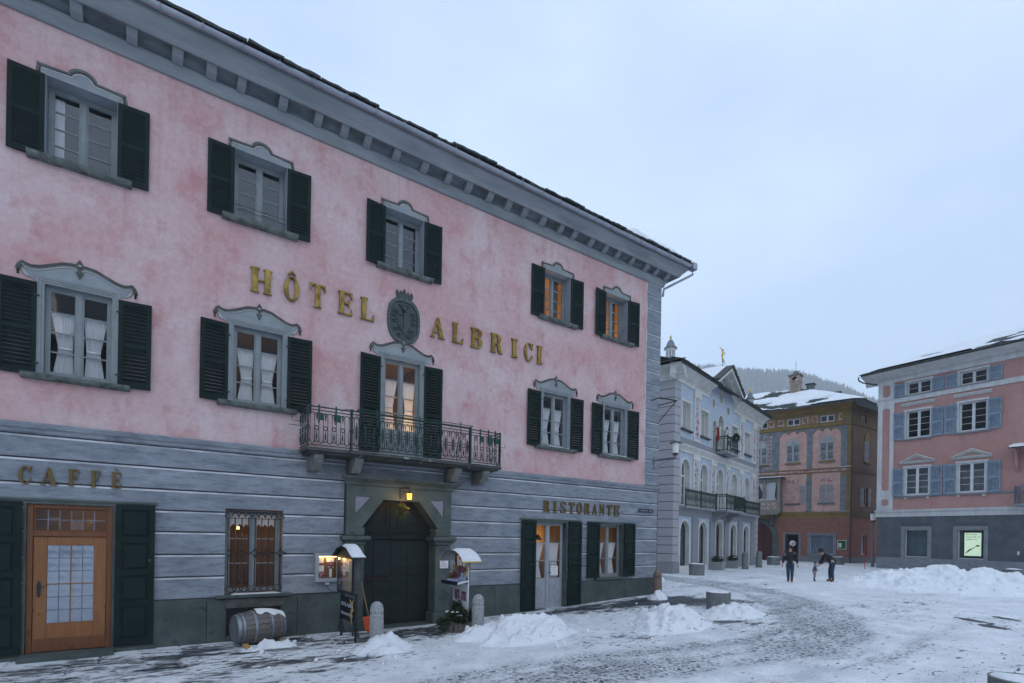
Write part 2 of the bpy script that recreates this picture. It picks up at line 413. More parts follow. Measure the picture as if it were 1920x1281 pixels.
# blue house
M('blue_plaster', (0.40, 0.475, 0.56), (0.46, 0.53, 0.61), scale=1.5, c3=(0.30, 0.37, 0.455), scale3=3, bump=0.1)
M('cream_trim', (0.66, 0.66, 0.62), (0.56, 0.56, 0.53), scale=2, bump=0.1)
M('lilac_granite', (0.42, 0.41, 0.43), (0.34, 0.335, 0.355), scale=24, c3=(0.50, 0.49, 0.51), scale3=40, bump=0.15)
M('grey_granite', (0.28, 0.29, 0.31), (0.22, 0.23, 0.25), scale=24, c3=(0.36, 0.37, 0.39), scale3=40, bump=0.15)
M('joint_dark', (0.10, 0.10, 0.115), bump=0)
M('scroll_paint', (0.48, 0.46, 0.46), (0.42, 0.40, 0.42), scale=5, c3=(0.28, 0.09, 0.12), scale3=3.4, stretch3=(1.2, 1, 1.6), lo3=0.55, hi3=0.58, bump=0.05)
M('inner_shutter', (0.56, 0.53, 0.49), (0.48, 0.45, 0.42), scale=3, stretch=(8, 1, 0.3), bump=0.1)
M('shop_frame', (0.05, 0.055, 0.065), (0.065, 0.07, 0.08), scale=6, bump=0)
M('shop_inside', (0.09, 0.11, 0.12), (0.05, 0.06, 0.07), scale=1.5, c3=(0.34, 0.36, 0.37), scale3=4.5, lo3=0.6, hi3=0.64, bump=0)
M('iron_green', (0.012, 0.034, 0.026), (0.018, 0.045, 0.034), scale=9, rough=0.5, bump=0)
M('lead', (0.20, 0.22, 0.25), (0.15, 0.165, 0.19), scale=5, rough=0.5, metal=0.3)
M('gilt', (0.75, 0.50, 0.16), rough=0.3, metal=0.9, bump=0)
# ochre house
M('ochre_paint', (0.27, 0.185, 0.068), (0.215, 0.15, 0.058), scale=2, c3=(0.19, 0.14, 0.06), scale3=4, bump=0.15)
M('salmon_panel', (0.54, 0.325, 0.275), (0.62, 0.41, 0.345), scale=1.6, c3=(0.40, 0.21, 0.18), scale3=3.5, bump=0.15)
M('brick_red', (0.31, 0.14, 0.105), (0.27, 0.12, 0.09), scale=2, c3=(0.21, 0.10, 0.08), scale3=4, bump=0.15)
M('slate_paint', (0.15, 0.17, 0.185), (0.23, 0.25, 0.265), scale=2.4, stretch=(1.5, 1, 0.8), c3=(0.12, 0.14, 0.16), scale3=4, bump=0.1)
M('pink_marbling', (0.52, 0.38, 0.36), (0.32, 0.14, 0.15), scale=5, lo=0.48, hi=0.58, bump=0.05)
M('weathered_white', (0.42, 0.44, 0.45), (0.29, 0.31, 0.32), scale=6, stretch=(1, 1, 0.4), bump=0.15)
M('beige_bay', (0.27, 0.255, 0.215), (0.22, 0.21, 0.18), scale=2, bump=0.1)
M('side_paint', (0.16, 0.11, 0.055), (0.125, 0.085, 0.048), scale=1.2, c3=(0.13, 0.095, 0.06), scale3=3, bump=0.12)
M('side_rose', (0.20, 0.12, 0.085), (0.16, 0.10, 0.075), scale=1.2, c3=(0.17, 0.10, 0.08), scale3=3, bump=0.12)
M('shop_blue', (0.16, 0.20, 0.25), (0.20, 0.25, 0.30), scale=0.8, rough=0.15, spec=0.6, bump=0)
M('felt_green', (0.02, 0.11, 0.03), bump=0)
M('plaster_red_chimney', (0.36, 0.19, 0.13), (0.45, 0.36, 0.31), scale=2, stretch=(1, 1, 0.6), c3=(0.16, 0.10, 0.08), scale3=4)
# rose house
M('stone_white', (0.60, 0.60, 0.59), (0.50, 0.50, 0.50), scale=2, stretch=(2, 1, 0.6), bump=0.08)
M('dark_granite', (0.085, 0.092, 0.105), (0.115, 0.125, 0.14), scale=1.5, c3=(0.15, 0.16, 0.18), scale3=26, lo3=0.6, hi3=0.75, bump=0.15)
M('faded_blue', (0.17, 0.235, 0.30), (0.26, 0.33, 0.40), scale=7, stretch=(1, 1, 0.4), c3=(0.11, 0.155, 0.21), scale3=9, bump=0.2)
M('white_sash', (0.66, 0.67, 0.67), (0.58, 0.59, 0.59), scale=5, rough=0.6, bump=0.05)
M('teal_glass', (0.10, 0.15, 0.16), (0.13, 0.18, 0.19), scale=0.7, rough=0.08, spec=0.6, bump=0)
M('grey_stone', (0.23, 0.25, 0.27), (0.19, 0.205, 0.225), scale=4, bump=0.2)
M('jacket_black', (0.016, 0.016, 0.019), (0.03, 0.03, 0.034), scale=8, rough=0.8)
M('denim', (0.028, 0.042, 0.08), (0.045, 0.065, 0.11), scale=9, rough=0.9)
M('boot_brown', (0.13, 0.055, 0.03), (0.10, 0.045, 0.025), scale=9, rough=0.7)
M('skin', (0.50, 0.31, 0.24), bump=0)
M('hair_brown', (0.02, 0.014, 0.011), (0.035, 0.024, 0.018), scale=30, bump=0.3)
M('child_suit', (0.13, 0.125, 0.16), (0.08, 0.075, 0.10), scale=7, rough=0.85)
M('child_trousers', (0.20, 0.21, 0.24), (0.16, 0.17, 0.2), scale=9)
M('stake_red', (0.35, 0.03, 0.03), bump=0)

def emit_mat(name, col, strength):
    m, t, b = nt(name)
    b.inputs['Base Color'].default_value = (*[min(1, c) for c in col], 1)
    b.inputs['Emission Color'].default_value = (*col, 1)
    b.inputs['Emission Strength'].default_value = strength
    MATS[name] = m
emit_mat('lamp_glow', (1.0, 0.50, 0.10), 9.0)
emit_mat('amber_glass', (1.0, 0.42, 0.06), 1.6)
emit_mat('strip_light', (1.0, 0.62, 0.22), 5.0)
emit_mat('screen_light', (0.74, 0.92, 0.66), 0.30)

# ------------------------------------------------------------------ mesh builder
class MB:
    def __init__(s):
        s.v = []; s.f = []; s.m = []
    def add(s, vs, fs, mi=0):
        o = len(s.v)
        s.v += [tuple(p) for p in vs]
        s.f += [tuple(i + o for i in f) for f in fs]
        s.m += [mi] * len(fs)
        return s
    def box(s, x0, x1, y0, y1, z0, z1, mi=0):
        vs = [(x0, y0, z0), (x1, y0, z0), (x1, y1, z0), (x0, y1, z0), (x0, y0, z1), (x1, y0, z1), (x1, y1, z1), (x0, y1, z1)]
        return s.add(vs, [(3, 2, 1, 0), (4, 5, 6, 7), (0, 1, 5, 4), (1, 2, 6, 5), (2, 3, 7, 6), (3, 0, 4, 7)], mi)
    def obox(s, c, ax, half, mi=0):          # oriented box: centre, three axis vectors, half sizes
        c = Vector(c); a = [Vector(v).normalized() * h for v, h in zip(ax, half)]
        vs = [c + i * a[0] + j * a[1] + k * a[2] for k in (-1, 1) for j in (-1, 1) for i in (-1, 1)]
        return s.add(vs, [(0, 2, 3, 1), (4, 5, 7, 6), (0, 1, 5, 4), (1, 3, 7, 5), (3, 2, 6, 7), (2, 0, 4, 6)], mi)
    def prism(s, poly, a0, a1, axis='y', mi=0, holes=(), back=True):
        """polygon (with holes) in the plane across `axis`, pushed from a0 to a1"""
        def P(p, a):
            return (p[0], a, p[1]) if axis == 'y' else ((a, p[0], p[1]) if axis == 'x' else (p[0], p[1], a))
        loops = [list(poly)] + [list(h) for h in holes]
        flat = [p for l in loops for p in l]
        tris = tessellate_polygon([[Vector((p[0], p[1], 0)) for p in l] for l in loops])
        n = len(flat)
        vs = [P(p, a0) for p in flat] + [P(p, a1) for p in flat]
        fs = [tuple(t) for t in tris]
        if back:
            fs += [tuple(i + n for i in reversed(t)) for t in tris]
        o = 0
        for l in loops:
            k = len(l)
            for i in range(k):
                j = (i + 1) % k
                fs.append((o + i, o + j, n + o + j, n + o + i))
            o += k
        return s.add(vs, fs, mi)
    def sweep(s, prof, x0, x1, mi=0, closed=False):      # profile (y, z) run along x
        n = len(prof)
        vs = [(x0, p[0], p[1]) for p in prof] + [(x1, p[0], p[1]) for p in prof]
        fs = [(i, (i + 1) % n, n + (i + 1) % n, n + i) for i in range(n if closed else n - 1)]
        if closed:
            tr = tessellate_polygon([[Vector((p[0], p[1], 0)) for p in prof]])
            fs += [tuple(t) for t in tr] + [tuple(i + n for i in t) for t in tr]
        return s.add(vs, fs, mi)
    def tube(s, pts, r, n=6, mi=0):
        pts = [Vector(p) for p in pts]
        rs = r if isinstance(r, (list, tuple)) else [r] * len(pts)
        rings = []
        up = Vector((0, 0, 1))
        for i, p in enumerate(pts):
            d = (pts[min(i + 1, len(pts) - 1)] - pts[max(i - 1, 0)]).normalized()
            a = d.cross(up)
            if a.length < 1e-3:
                a = d.cross(Vector((1, 0, 0)))
            a.normalize(); b = d.cross(a).normalized()
            rings.append([p + (a * math.cos(q) + b * math.sin(q)) * rs[i] for q in [2 * math.pi * k / n for k in range(n)]])
        vs = [v for rg in rings for v in rg]
        fs = []
        for i in range(len(pts) - 1):
            for k in range(n):
                fs.append((i * n + k, i * n + (k + 1) % n, (i + 1) * n + (k + 1) % n, (i + 1) * n + k))
        fs.append(tuple(reversed(range(n)))); fs.append(tuple(range(len(vs) - n, len(vs))))
        return s.add(vs, fs, mi)
    def lathe(s, prof, c=(0, 0, 0), n=16, mi=0, axis='z'):   # profile (r, h)
        vs = []
        for r, h in prof:
            for k in range(n):
                q = 2 * math.pi * k / n
                a, b = r * math.cos(q), r * math.sin(q)
                p = (a, b, h) if axis == 'z' else (h, a, b)
                vs.append((p[0] + c[0], p[1] + c[1], p[2] + c[2]))
        fs = []
        for i in range(len(prof) - 1):
            for k in range(n):
                fs.append((i * n + k, i * n + (k + 1) % n, (i + 1) * n + (k + 1) % n, (i + 1) * n + k))
        fs.append(tuple(reversed(range(n)))); fs.append(tuple(range(len(vs) - n, len(vs))))
        return s.add(vs, fs, mi)
    def grid(s, fn, nu, nv, mi=0):
        vs = [fn(i / nu, j / nv) for j in range(nv + 1) for i in range(nu + 1)]
        fs = [(j * (nu + 1) + i, j * (nu + 1) + i + 1, (j + 1) * (nu + 1) + i + 1, (j + 1) * (nu + 1) + i) for j in range(nv) for i in range(nu)]
        return s.add(vs, fs, mi)
    def build(s, name, mats, parent=None, smooth=False, loc=None, rot=None, fix=True, bevel=0.0, sub=0, kind=None):
        me = bpy.data.meshes.new(name)
        me.from_pydata(s.v, [], s.f)
        if isinstance(mats, str):
            mats = [mats]
        for m in mats:
            me.materials.append(MATS[m])
        if len(mats) > 1:
            me.polygons.foreach_set('material_index', s.m)
        if fix:
            bm = bmesh.new(); bm.from_mesh(me)
            bmesh.ops.recalc_face_normals(bm, faces=bm.faces)
            bm.to_mesh(me); bm.free()
        if smooth:
            me.polygons.foreach_set('use_smooth', [True] * len(me.polygons))
        me.update()
        o = bpy.data.objects.new(name, me)
        COL.objects.link(o)
        if parent is not None:
            o.parent = parent
        if loc: o.location = loc
        if rot: o.rotation_euler = rot
        if bevel:
            b = o.modifiers.new('bevel', 'BEVEL'); b.width = bevel; b.segments = 2; b.limit_method = 'ANGLE'
        if sub:
            b = o.modifiers.new('sub', 'SUBSURF'); b.levels = sub; b.render_levels = sub
        if kind: o['kind'] = kind
        return o

def like(o, parent=None, loc=None, rot=None, scale=None, deep=True):
    """another one of the same: shares mesh data, copies its parts too"""
    c = o.copy(); COL.objects.link(c)
    c.parent = parent
    if loc is not None: c.location = loc
    if rot is not None: c.rotation_euler = rot
    if scale is not None: c.scale = scale
    if deep:
        for ch in o.children:
            like(ch, c)
    return c

def tag(o, label, cat, group=None):
    o['label'] = label; o['category'] = cat
    if group: o['group'] = group
    return o
def thing(name, label, cat, loc=(0, 0, 0), rz=0.0, group=None):
    o = bpy.data.objects.new(name, None); COL.objects.link(o)
    o.location = loc; o.rotation_euler = (0, 0, rz)
    o.empty_display_size = 0.2
    return tag(o, label, cat, group)
def node(name, parent, loc=(0, 0, 0), rz=0.0):
    o = bpy.data.objects.new(name, None); COL.objects.link(o)
    o.parent = parent; o.location = loc; o.rotation_euler = (0, 0, rz); o.empty_display_size = 0.1
    return o
def structure(o):
    o['kind'] = 'structure'; return o
def lamp(name, loc, energy, col=(1.0, 0.55, 0.18), r=0.06, parent=None):
    l = bpy.data.lights.new(name, 'POINT'); l.energy = energy * 0.45; l.color = col; l.shadow_soft_size = r
    o = bpy.data.objects.new(name, l); COL.objects.link(o); o.location = loc
    if parent is not None: o.parent = parent
    return o
def text(name, body, size, m, parent, loc, rot=(math.pi / 2, 0, 0), align='CENTER', ext=0.001, xs=1.0):
    cu = bpy.data.curves.new(name, 'FONT'); cu.body = body; cu.size = size; cu.align_x = align; cu.extrude = ext
    cu.resolution_u = 3
    cu.materials.append(MATS[m])
    tmp = bpy.data.objects.new(name, cu); COL.objects.link(tmp)
    bpy.context.view_layer.update()
    me = bpy.data.meshes.new_from_object(tmp.evaluated_get(bpy.context.evaluated_depsgraph_get()))
    bpy.data.objects.remove(tmp)
    if not me.materials: me.materials.append(MATS[m])
    o = bpy.data.objects.new(name, me); COL.objects.link(o)
    o.parent = parent; o.location = loc; o.rotation_euler = rot; o.scale = (xs, 1, 1)
    return o
def rect(x0, x1, z0, z1):
    return [(x0, z0), (x1, z0), (x1, z1), (x0, z1)]
def arch(cx, hw, z0, zt, n=10, rise=None):
    rise = hw if rise is None else rise
    return [(cx - hw, z0), (cx + hw, z0)] + [(cx + hw * math.cos(a), zt - rise + rise * math.sin(a)) for a in [math.pi * k / n for k in range(n + 1)]]

BASE_X = [-4000, 5, 9.6, 15, 22, 40, 4000]
BASE_Z = [0.0, 0.0, 0.10, 0.37, 0.45, 0.5, 0.5]
def ground_z(x, y=0.0):
    xs = [x - 1.5, x - .75, x, x + .75, x + 1.5]
    return float(np.mean(np.interp(xs, BASE_X, BASE_Z)))
# ================================================================== SETTING
ROAD = [(21.5, 9), (20.6, 3.8), (20.0, 0.5), (18.5, -2.0), (16.6, -3.9), (14.8, -5.6), (13.0, -6.6), (11.0, -6.8), (8.8, -6.2), (5.4, -5.6), (0.0, -6.2), (-8, -8)]
def seg_dist(x, y, pts):
    d = np.full(np.shape(x), 1e9)
    for (ax, ay), (bx, by) in zip(pts[:-1], pts[1:]):
        vx, vy = bx - ax, by - ay
        t = np.clip(((x - ax) * vx + (y - ay) * vy) / (vx * vx + vy * vy), 0, 1)
        d = np.minimum(d, np.hypot(x - ax - t * vx, y - ay - t * vy))
    return d
def bump_at(x, y, cx, cy, rx, ry, rot=0.0):
    c, s = math.cos(rot), math.sin(rot)
    dx, dy = x - cx, y - cy
    u = (dx * c + dy * s) / rx; v = (-dx * s + dy * c) / ry
    return np.exp(-(u * u + v * v))

def ground_h(x, y):
    b = np.zeros(np.shape(x))
    for d in (-1.5, -.75, 0, .75, 1.5):
        b = b + np.interp(x + d, BASE_X, BASE_Z) / 5
    rough = (fbm(x * 1.1, y * 1.1, 3, 3) - .5) * .05 + (fbm(x * 4.5, y * 4.5, 3, 9) - .5) * .022
    near = np.clip((40 - np.hypot(x - 8, y + 4)) / 15, 0, 1)
    wall = np.clip((-0.3 - y) / 1.4, 0.15, 1.0)
    d = seg_dist(x, y, ROAD)
    rut = np.exp(-((d - .72) / .17) ** 2) + .6 * np.exp(-((seg_dist(x, y, [(q[0] + .5, q[1] - 1.0) for q in ROAD]) - .72) / .15) ** 2)
    return b + (rough * wall - .022 * rut * (y < -1.6)) * near

def axis(lo, hi, step, far):
    c = list(np.arange(lo, hi, step))
    out, d, v = [], step, hi
    while v < far:
        out.append(v); d *= 1.35; v += d
    neg, d, v = [], step, lo
    while v > -far:
        d *= 1.35; v -= d; neg.append(v)
    return np.array(sorted(neg) + c + out + [far])
GX = axis(-4.0, 27.0, 0.11, 2300.0)
GY = axis(-12.5, 6.0, 0.11, 2300.0)
X, Y = np.meshgrid(GX, GY)
Z = ground_h(X, Y)
nx, ny = len(GX), len(GY)
idx = np.arange(nx * ny).reshape(ny, nx)
quads = np.stack([idx[:-1, :-1], idx[:-1, 1:], idx[1:, 1:], idx[1:, :-1]], -1).reshape(-1, 4)
gm = bpy.data.meshes.new('ground')
gm.vertices.add(nx * ny); gm.vertices.foreach_set('co', np.stack([X, Y, Z], -1).ravel())
gm.loops.add(quads.size); gm.loops.foreach_set('vertex_index', quads.ravel())
gm.polygons.add(len(quads)); gm.polygons.foreach_set('loop_start', np.arange(len(quads)) * 4)
gm.polygons.foreach_set('use_smooth', np.ones(len(quads), bool))
gm.update(calc_edges=True); gm.validate()
def cover(x, y):
    bare = .015 + .13 * np.clip((fbm(x * .33, y * .5, 3, 41) - .42) * 4, 0, 1)
    bare += .0 * x
    bare += .075 * np.clip(1 - np.abs(y + .9) / 1.3, 0, 1) * (x < 15.2) * (x > -5)
    bare += .12 * bump_at(x, y, 5.4, -.9, 1.1, .8) + .07 * bump_at(x, y, -.9, -.75, 1.6, .45)
    bare += .26 * bump_at(x, y, 14.2, -1.7, 1.7, .9, -.5) + .12 * bump_at(x, y, 10.4, -.75, 1.4, .5)
    bare += .055 * bump_at(x, y, 5.2, -1.2, 2.2, .9) + .04 * bump_at(x, y, 8.6, -.9, 2.0, .6)
    bare += .25 * bump_at(x, y, 12.6, -4.6, 1.2, .5) + .5 * bump_at(x, y, 6.02, -5.72, .22, .17)
    bare += .12 * bump_at(x, y, 2.6, -2.2, 2.2, 1.0)
    for sx, sy in ((18.4, -8.6), (19.6, -9.3), (17.2, -8.2), (21.0, -9.9), (18.9, -9.9), (16.4, -8.8)):
        bare += .42 * bump_at(x, y, sx, sy, .42, .14, .9)
    d = seg_dist(x, y, ROAD)
    w = 1.5 + .5 * vnoise(x * .25, y * .25, 5)
    cob = np.clip(1.25 - d / w, 0, 1)
    cob = cob * cob * (3 - 2 * cob)
    d2 = seg_dist(x, y, [(16, -8.2), (12, -8.6), (8.4, -8.0), (4, -8.2)])
    cob = np.maximum(cob, .75 * np.clip(1 - d2 / .8, 0, 1))
    rut = np.exp(-((d - .72) / .2) ** 2) + .7 * np.exp(-((seg_dist(x, y, [(q[0] + .5, q[1] - 1.0) for q in ROAD]) - .72) / .16) ** 2)
    return np.clip(bare, 0, .7), np.clip(cob * .40 * (.45 + 1.1 * fbm(x * .55, y * .8, 3, 61)) + .16 * rut * (.3 + cob), 0, .6)
ba, co = cover(X, Y)
for nm, arr in (('bare', ba), ('cobble', co)):
    a = gm.attributes.new(nm, 'FLOAT', 'POINT'); a.data.foreach_set('value', arr.ravel().astype(np.float32))
gm.materials.append(MATS['trodden_snow'])
ground = bpy.data.objects.new('ground', gm); COL.objects.link(ground)
structure(ground); ground['label'] = 'snow covered cobbled square sloping gently up to the right'

# slate flags along the hotel front, each laid a little unevenly, snow lying over them
pave = MB().box(-4.9, 14.9, -1.95, -.05, -.5, -.35).build('pavement', 'green_stone'); structure(pave)
pave['label'] = 'strip of dark slate flags in front of the hotel'
k = 0
for row, (ya, yb) in enumerate(((-.98, -.06), (-1.9, -1.0))):
    x = -4.8 + row * .5
    while x < 14.6:
        w = random.uniform(.9, 1.6)
        x1 = min(x + w, 14.8)
        mb = MB()
        zc = ground_z((x + x1) / 2)
        n = 4
        def fl(u, v, x=x, x1=x1, ya=ya, yb=yb):
            px, py = x + .012 + u * (x1 - x - .024), ya + v * (yb - ya)
            return (px, py, float(ground_h(np.array(px), np.array(py))) + .012)
        mb.grid(fl, 5, 4)
        m0 = len(mb.v)
        pts = [mb.v[0], mb.v[5], mb.v[29], mb.v[24]]
        mb.add(pts + [(p[0], p[1], p[2] - .12) for p in pts], [(0, 1, 5, 4), (1, 2, 6, 5), (2, 3, 7, 6), (3, 0, 4, 7)])
        o = mb.build('paving_flag', 'trodden_snow', pave, fix=False)
        o.location.z = random.uniform(-.006, .006)
        arr = np.array(o.data.vertices[0].co)
        cs = np.array([v.co[:] for v in o.data.vertices])
        b_, c_ = cover(cs[:, 0], cs[:, 1])
        for nm, q in (('bare', b_ + random.uniform(-.05, .03)), ('cobble', c_ * 0)):
            a = o.data.attributes.new(nm, 'FLOAT', 'POINT'); a.data.foreach_set('value', q.astype(np.float32))
        x = x1 + .02

# ------------------------------------------------------------------ valley sides: a ring of wooded hills
def ridge(az):
    """height of the skyline hill by compass angle, 1560 m out"""
    key = [(-180, 400), (-120, 470), (-60, 430), (-20, 290), (0, 250), (12, 272), (18.5, 313), (20.66, 346), (22.5, 377), (24.15, 403), (26.8, 438), (30, 461), (32.6, 472), (36.9, 488), (39, 500), (60, 470), (90, 430), (140, 380), (180, 400)]
    return np.interp(az, [k_[0] for k_ in key], [k_[1] for k_ in key])
NA, NR = 360, 26
az = np.linspace(-180, 180, NA + 1)[:-1]
rows = []
for j in range(NR + 1):
    f = j / NR
    if f <= .8:
        t = f / .8; rad = 620 + 940 * t; h = t ** 1.25
    else:
        t = (f - .8) / .2; rad = 1560 + 500 * t; h = 1 - .25 * t
    A = np.radians(az)
    x = rad * np.cos(A) + 0.0; y = rad * np.sin(A) - 12.5
    n_ = (fbm(x * .004, y * .004, 5, 21) - .5)
    z = ridge(az) * h + n_ * 120 * h * (1 - h) * 2 + (fbm(x * .02, y * .02, 3, 5) - .5) * 16 * h
    rows.append(np.stack([x, y, z - 3], -1))
V_ = np.concatenate(rows)
F_ = [(j * NA + i, j * NA + (i + 1) % NA, (j + 1) * NA + (i + 1) % NA, (j + 1) * NA + i) for j in range(NR) for i in range(NA)]
hb = MB(); hb.v = [tuple(p) for p in V_]; hb.f = F_; hb.m = [0] * len(F_)
hill = hb.build('hills', 'forest_floor', smooth=True, fix=False); structure(hill)
hill['label'] = 'hazy wooded hillside closing the valley behind the houses'
# conifers: dense where the photograph looks at the slope, one mass elsewhere
fv, ff = [], []
def fir(x, y, z, h, r):
    o = len(fv)
    q0 = random.random() * 6
    fv.extend([(x + r * math.cos(q0 + q), y + r * math.sin(q0 + q), z) for q in (0, 1.26, 2.51, 3.77, 5.03)] + [(x, y, z + h)])
    ff.extend([(o + i, o + (i + 1) % 5, o + 5) for i in range(5)])
for _ in range(15000):
    a_ = random.uniform(-6, 48) if random.random() < .75 else random.uniform(-180, 180)
    f = random.random() ** .6
    fj = f * .8 * NR
    j = min(int(fj), NR - 1); i = int((a_ + 180) / 360 * NA) % NA
    t_ = fj - j
    ua = (a_ + 180) / 360 * NA - int((a_ + 180) / 360 * NA)
    P0 = rows[j][i] * (1 - ua) + rows[j][(i + 1) % NA] * ua; P1 = rows[j + 1][i] * (1 - ua) + rows[j + 1][(i + 1) % NA] * ua
    p = P0 * (1 - t_) + P1 * t_
    if vnoise(p[0] * .006, p[1] * .006, 77) > .66 and f < .93:
        continue
    fir(p[0], p[1], p[2] - 1, random.uniform(11, 22), random.uniform(3.5, 6.5))
for i2 in range(900):                              # along the skyline
    a_ = random.uniform(8, 42)
    i = int((a_ + 180) / 360 * NA); ua = (a_ + 180) / 360 * NA - i
    jj = int(.8 * NR)
    p = rows[jj][i] * (1 - ua) + rows[jj][(i + 1) % NA] * ua
    fir(p[0] + random.uniform(-15, 15), p[1] + random.uniform(-15, 15), p[2] - 5, random.uniform(9, 20), random.uniform(2.5, 5))
fm = MB(); fm.v = fv; fm.f = ff; fm.m = [0] * len(ff)
forest = fm.build('forest', 'conifer', fix=False, kind='stuff')
forest['label'] = 'dense dark conifer forest on the far hillside'; forest['category'] = 'forest'

# ================================================================== shared house parts
def wall_mesh(outer, holes, y0=0.0, dep=0.3):
    """a facade sheet with real openings and their reveals, front at y0"""
    mb = MB()
    loops = [list(outer)] + [list(h) for h in holes]
    flat = [p for l in loops for p in l]
    tris = tessellate_polygon([[Vector((p[0], p[1], 0)) for p in l] for l in loops])
    mb.add([(p[0], y0, p[1]) for p in flat], [tuple(t) for t in tris])
    for h in holes:
        n = len(h)
        mb.add([(p[0], y0, p[1]) for p in h] + [(p[0], y0 + dep, p[1]) for p in h], [(i, (i + 1) % n, n + (i + 1) % n, n + i) for i in range(n)], 1)
    return mb

def interior(parent, x0, x1, z0, z1, y, depth=1.6, m='interior_dark', pad=.35):
    a, b, c, d = x0 - pad, x1 + pad, z0 - .05, z1 + .25
    mb = MB().add([(a, y, c), (b, y, c), (b, y, d), (a, y, d), (a, y + depth, c), (b, y + depth, c), (b, y + depth, d), (a, y + depth, d)],
                  [(4, 5, 6, 7), (0, 1, 5, 4), (3, 2, 6, 7), (0, 3, 7, 4), (1, 2, 6, 5)])
    return mb.build('room', m, parent, fix=False)

def curtain(parent, x0, x1, zb, zt, y, tie=None, pull=0.0, folds=11):
    """gathered net curtain; tie = height of the tieback, pull = -1..1 side it is drawn to"""
    H = zt - zb
    ph = random.random() * 6
    def fn(u, v):
        z = zb + v * H
        wd = 1.0
        if tie is not None:
            d = abs(z - tie) / (zt - tie if z > tie else (tie - zb) * 1.6)
            wd = .58 + .42 * min(1, d)
        cx = (x0 + x1) / 2 + pull * (x1 - x0) / 2 * (1 - wd)
        x = cx + (u - .5) * (x1 - x0) * wd
        return (x, y + .013 * math.sin(u * folds * 6.283 + ph) + .005 * math.sin(u * folds * 15 + 2 * ph), z)
    mb = MB().grid(fn, folds * 6, 10)
    if tie is not None:
        cx = (x0 + x1) / 2 + pull * (x1 - x0) / 2 * .42
        mb.box(cx - (x1 - x0) * .30, cx + (x1 - x0) * .30, y - .022, y - .016, tie - .02, tie + .025)
    return mb.build('curtain', 'curtain', parent, smooth=True, fix=False)

def casement(parent, cx, z0, z1, w, y, rows, m='painted_frame', glass='glass', fr=.05, mull=.075, bar=.022, halves=2, name='window', low=0.0):
    """two-leaf casement: frame mesh with each pane a piece of its own; low = height of a solid bottom panel"""
    x0, x1 = cx - w / 2, cx + w / 2
    mb = MB()
    mb.box(x0, x0 + fr, y, y + .06, z0, z1); mb.box(x1 - fr, x1, y, y + .06, z0, z1)
    mb.box(x0 + fr, x1 - fr, y, y + .06, z1 - fr, z1); mb.box(x0 + fr, x1 - fr, y, y + .06, z0, z0 + fr * 1.3)
    if halves == 2:
        mb.box(cx - mull / 2, cx + mull / 2, y - .012, y + .06, z0 + fr * 1.3, z1 - fr)
        spans = [(x0 + fr, cx - mull / 2), (cx + mull / 2, x1 - fr)]
    else:
        spans = [(x0 + fr, x1 - fr)]
    st = .03
    glassz0 = z0 + fr * 1.3 + low
    gz = (glassz0 + st, z1 - fr - st)
    panes = []
    for a, b in spans:
        ys = (y + .008, y + .05)
        mb.box(a, a + st, *ys, glassz0, z1 - fr); mb.box(b - st, b, *ys, glassz0, z1 - fr)
        mb.box(a + st, b - st, *ys, z1 - fr - st, z1 - fr); mb.box(a + st, b - st, *ys, glassz0, glassz0 + st)
        if low:
            mb.box(a, b, y + .012, y + .05, z0 + fr * 1.3, glassz0)
        n = rows
        hh = (gz[1] - gz[0]) / n
        for i in range(n):
            za, zb = gz[0] + i * hh + (bar / 2 if i else 0), gz[0] + (i + 1) * hh - (bar / 2 if i < n - 1 else 0)
            panes.append((a + st, b - st, za, zb))
            if i:
                zc = gz[0] + i * hh
                mb.box(a + st, b - st, y + .014, y + .046, zc - bar / 2, zc + bar / 2)
    win = mb.build(name, m, parent)
    for a, b, c, d in panes:
        p = MB().box(a, b, y + .026, y + .030, c, d).build('pane', glass, win)
    return win, spans, gz

_shut = {}
def louvre(parent, cx, z0, w, h, m='shutter_green', y=-.045, ang=0.0, side=1, pitch=.068, th=.035, name='shutter', fill=.72):
    """louvred shutter leaf; same-size leaves share their meshes"""
    key = (round(w, 3), round(h, 3), m, pitch, fill)
    if key not in _shut:
        st, tr, mr, br = min(.075, w * .16), .085, .085, .12
        mb = MB()
        mb.box(0, st, 0, th, 0, h); mb.box(w - st, w, 0, th, 0, h)
        mid = h * .47
        for a, b in ((0, br), (mid, mid + mr), (h - tr, h)):
            mb.box(st, w - st, 0, th, a, b)
        sl = MB()
        for a, b in ((br, mid), (mid + mr, h - tr)):
            n = max(2, int((b - a) / pitch))
            for i in range(n):
                zc = a + (i + .5) * (b - a) / n
                d = pitch * fill
                sl.add([(st, .006, zc + d / 2 - .004), (w - st, .006, zc + d / 2 - .004), (w - st, th - .003, zc - d / 2 - .004), (st, th - .003, zc - d / 2 - .004),
                        (st, .006, zc + d / 2 + .004), (w - st, .006, zc + d / 2 + .004), (w - st, th - .003, zc - d / 2 + .004), (st, th - .003, zc - d / 2 + .004)],
                       [(0, 1, 2, 3), (4, 5, 6, 7), (0, 1, 5, 4), (2, 3, 7, 6)])
        o = mb.build(name, m, parent, bevel=.004)
        s_ = sl.build('slats', m, o); s_['kind'] = 'stuff'
        _shut[key] = o
    else:
        o = like(_shut[key], parent)
    # hinge on the window side: side=+1 leaf lies to the right of its hinge
    hx = cx - side * w / 2
    a = ang * side
    if side > 0:
        o.location = (hx, y, z0); o.rotation_euler = (0, 0, -a)
    else:
        c, s_ = math.cos(-a), math.sin(-a)
        o.location = (hx - w * c, y - w * s_, z0); o.rotation_euler = (0, 0, -a)
    return o

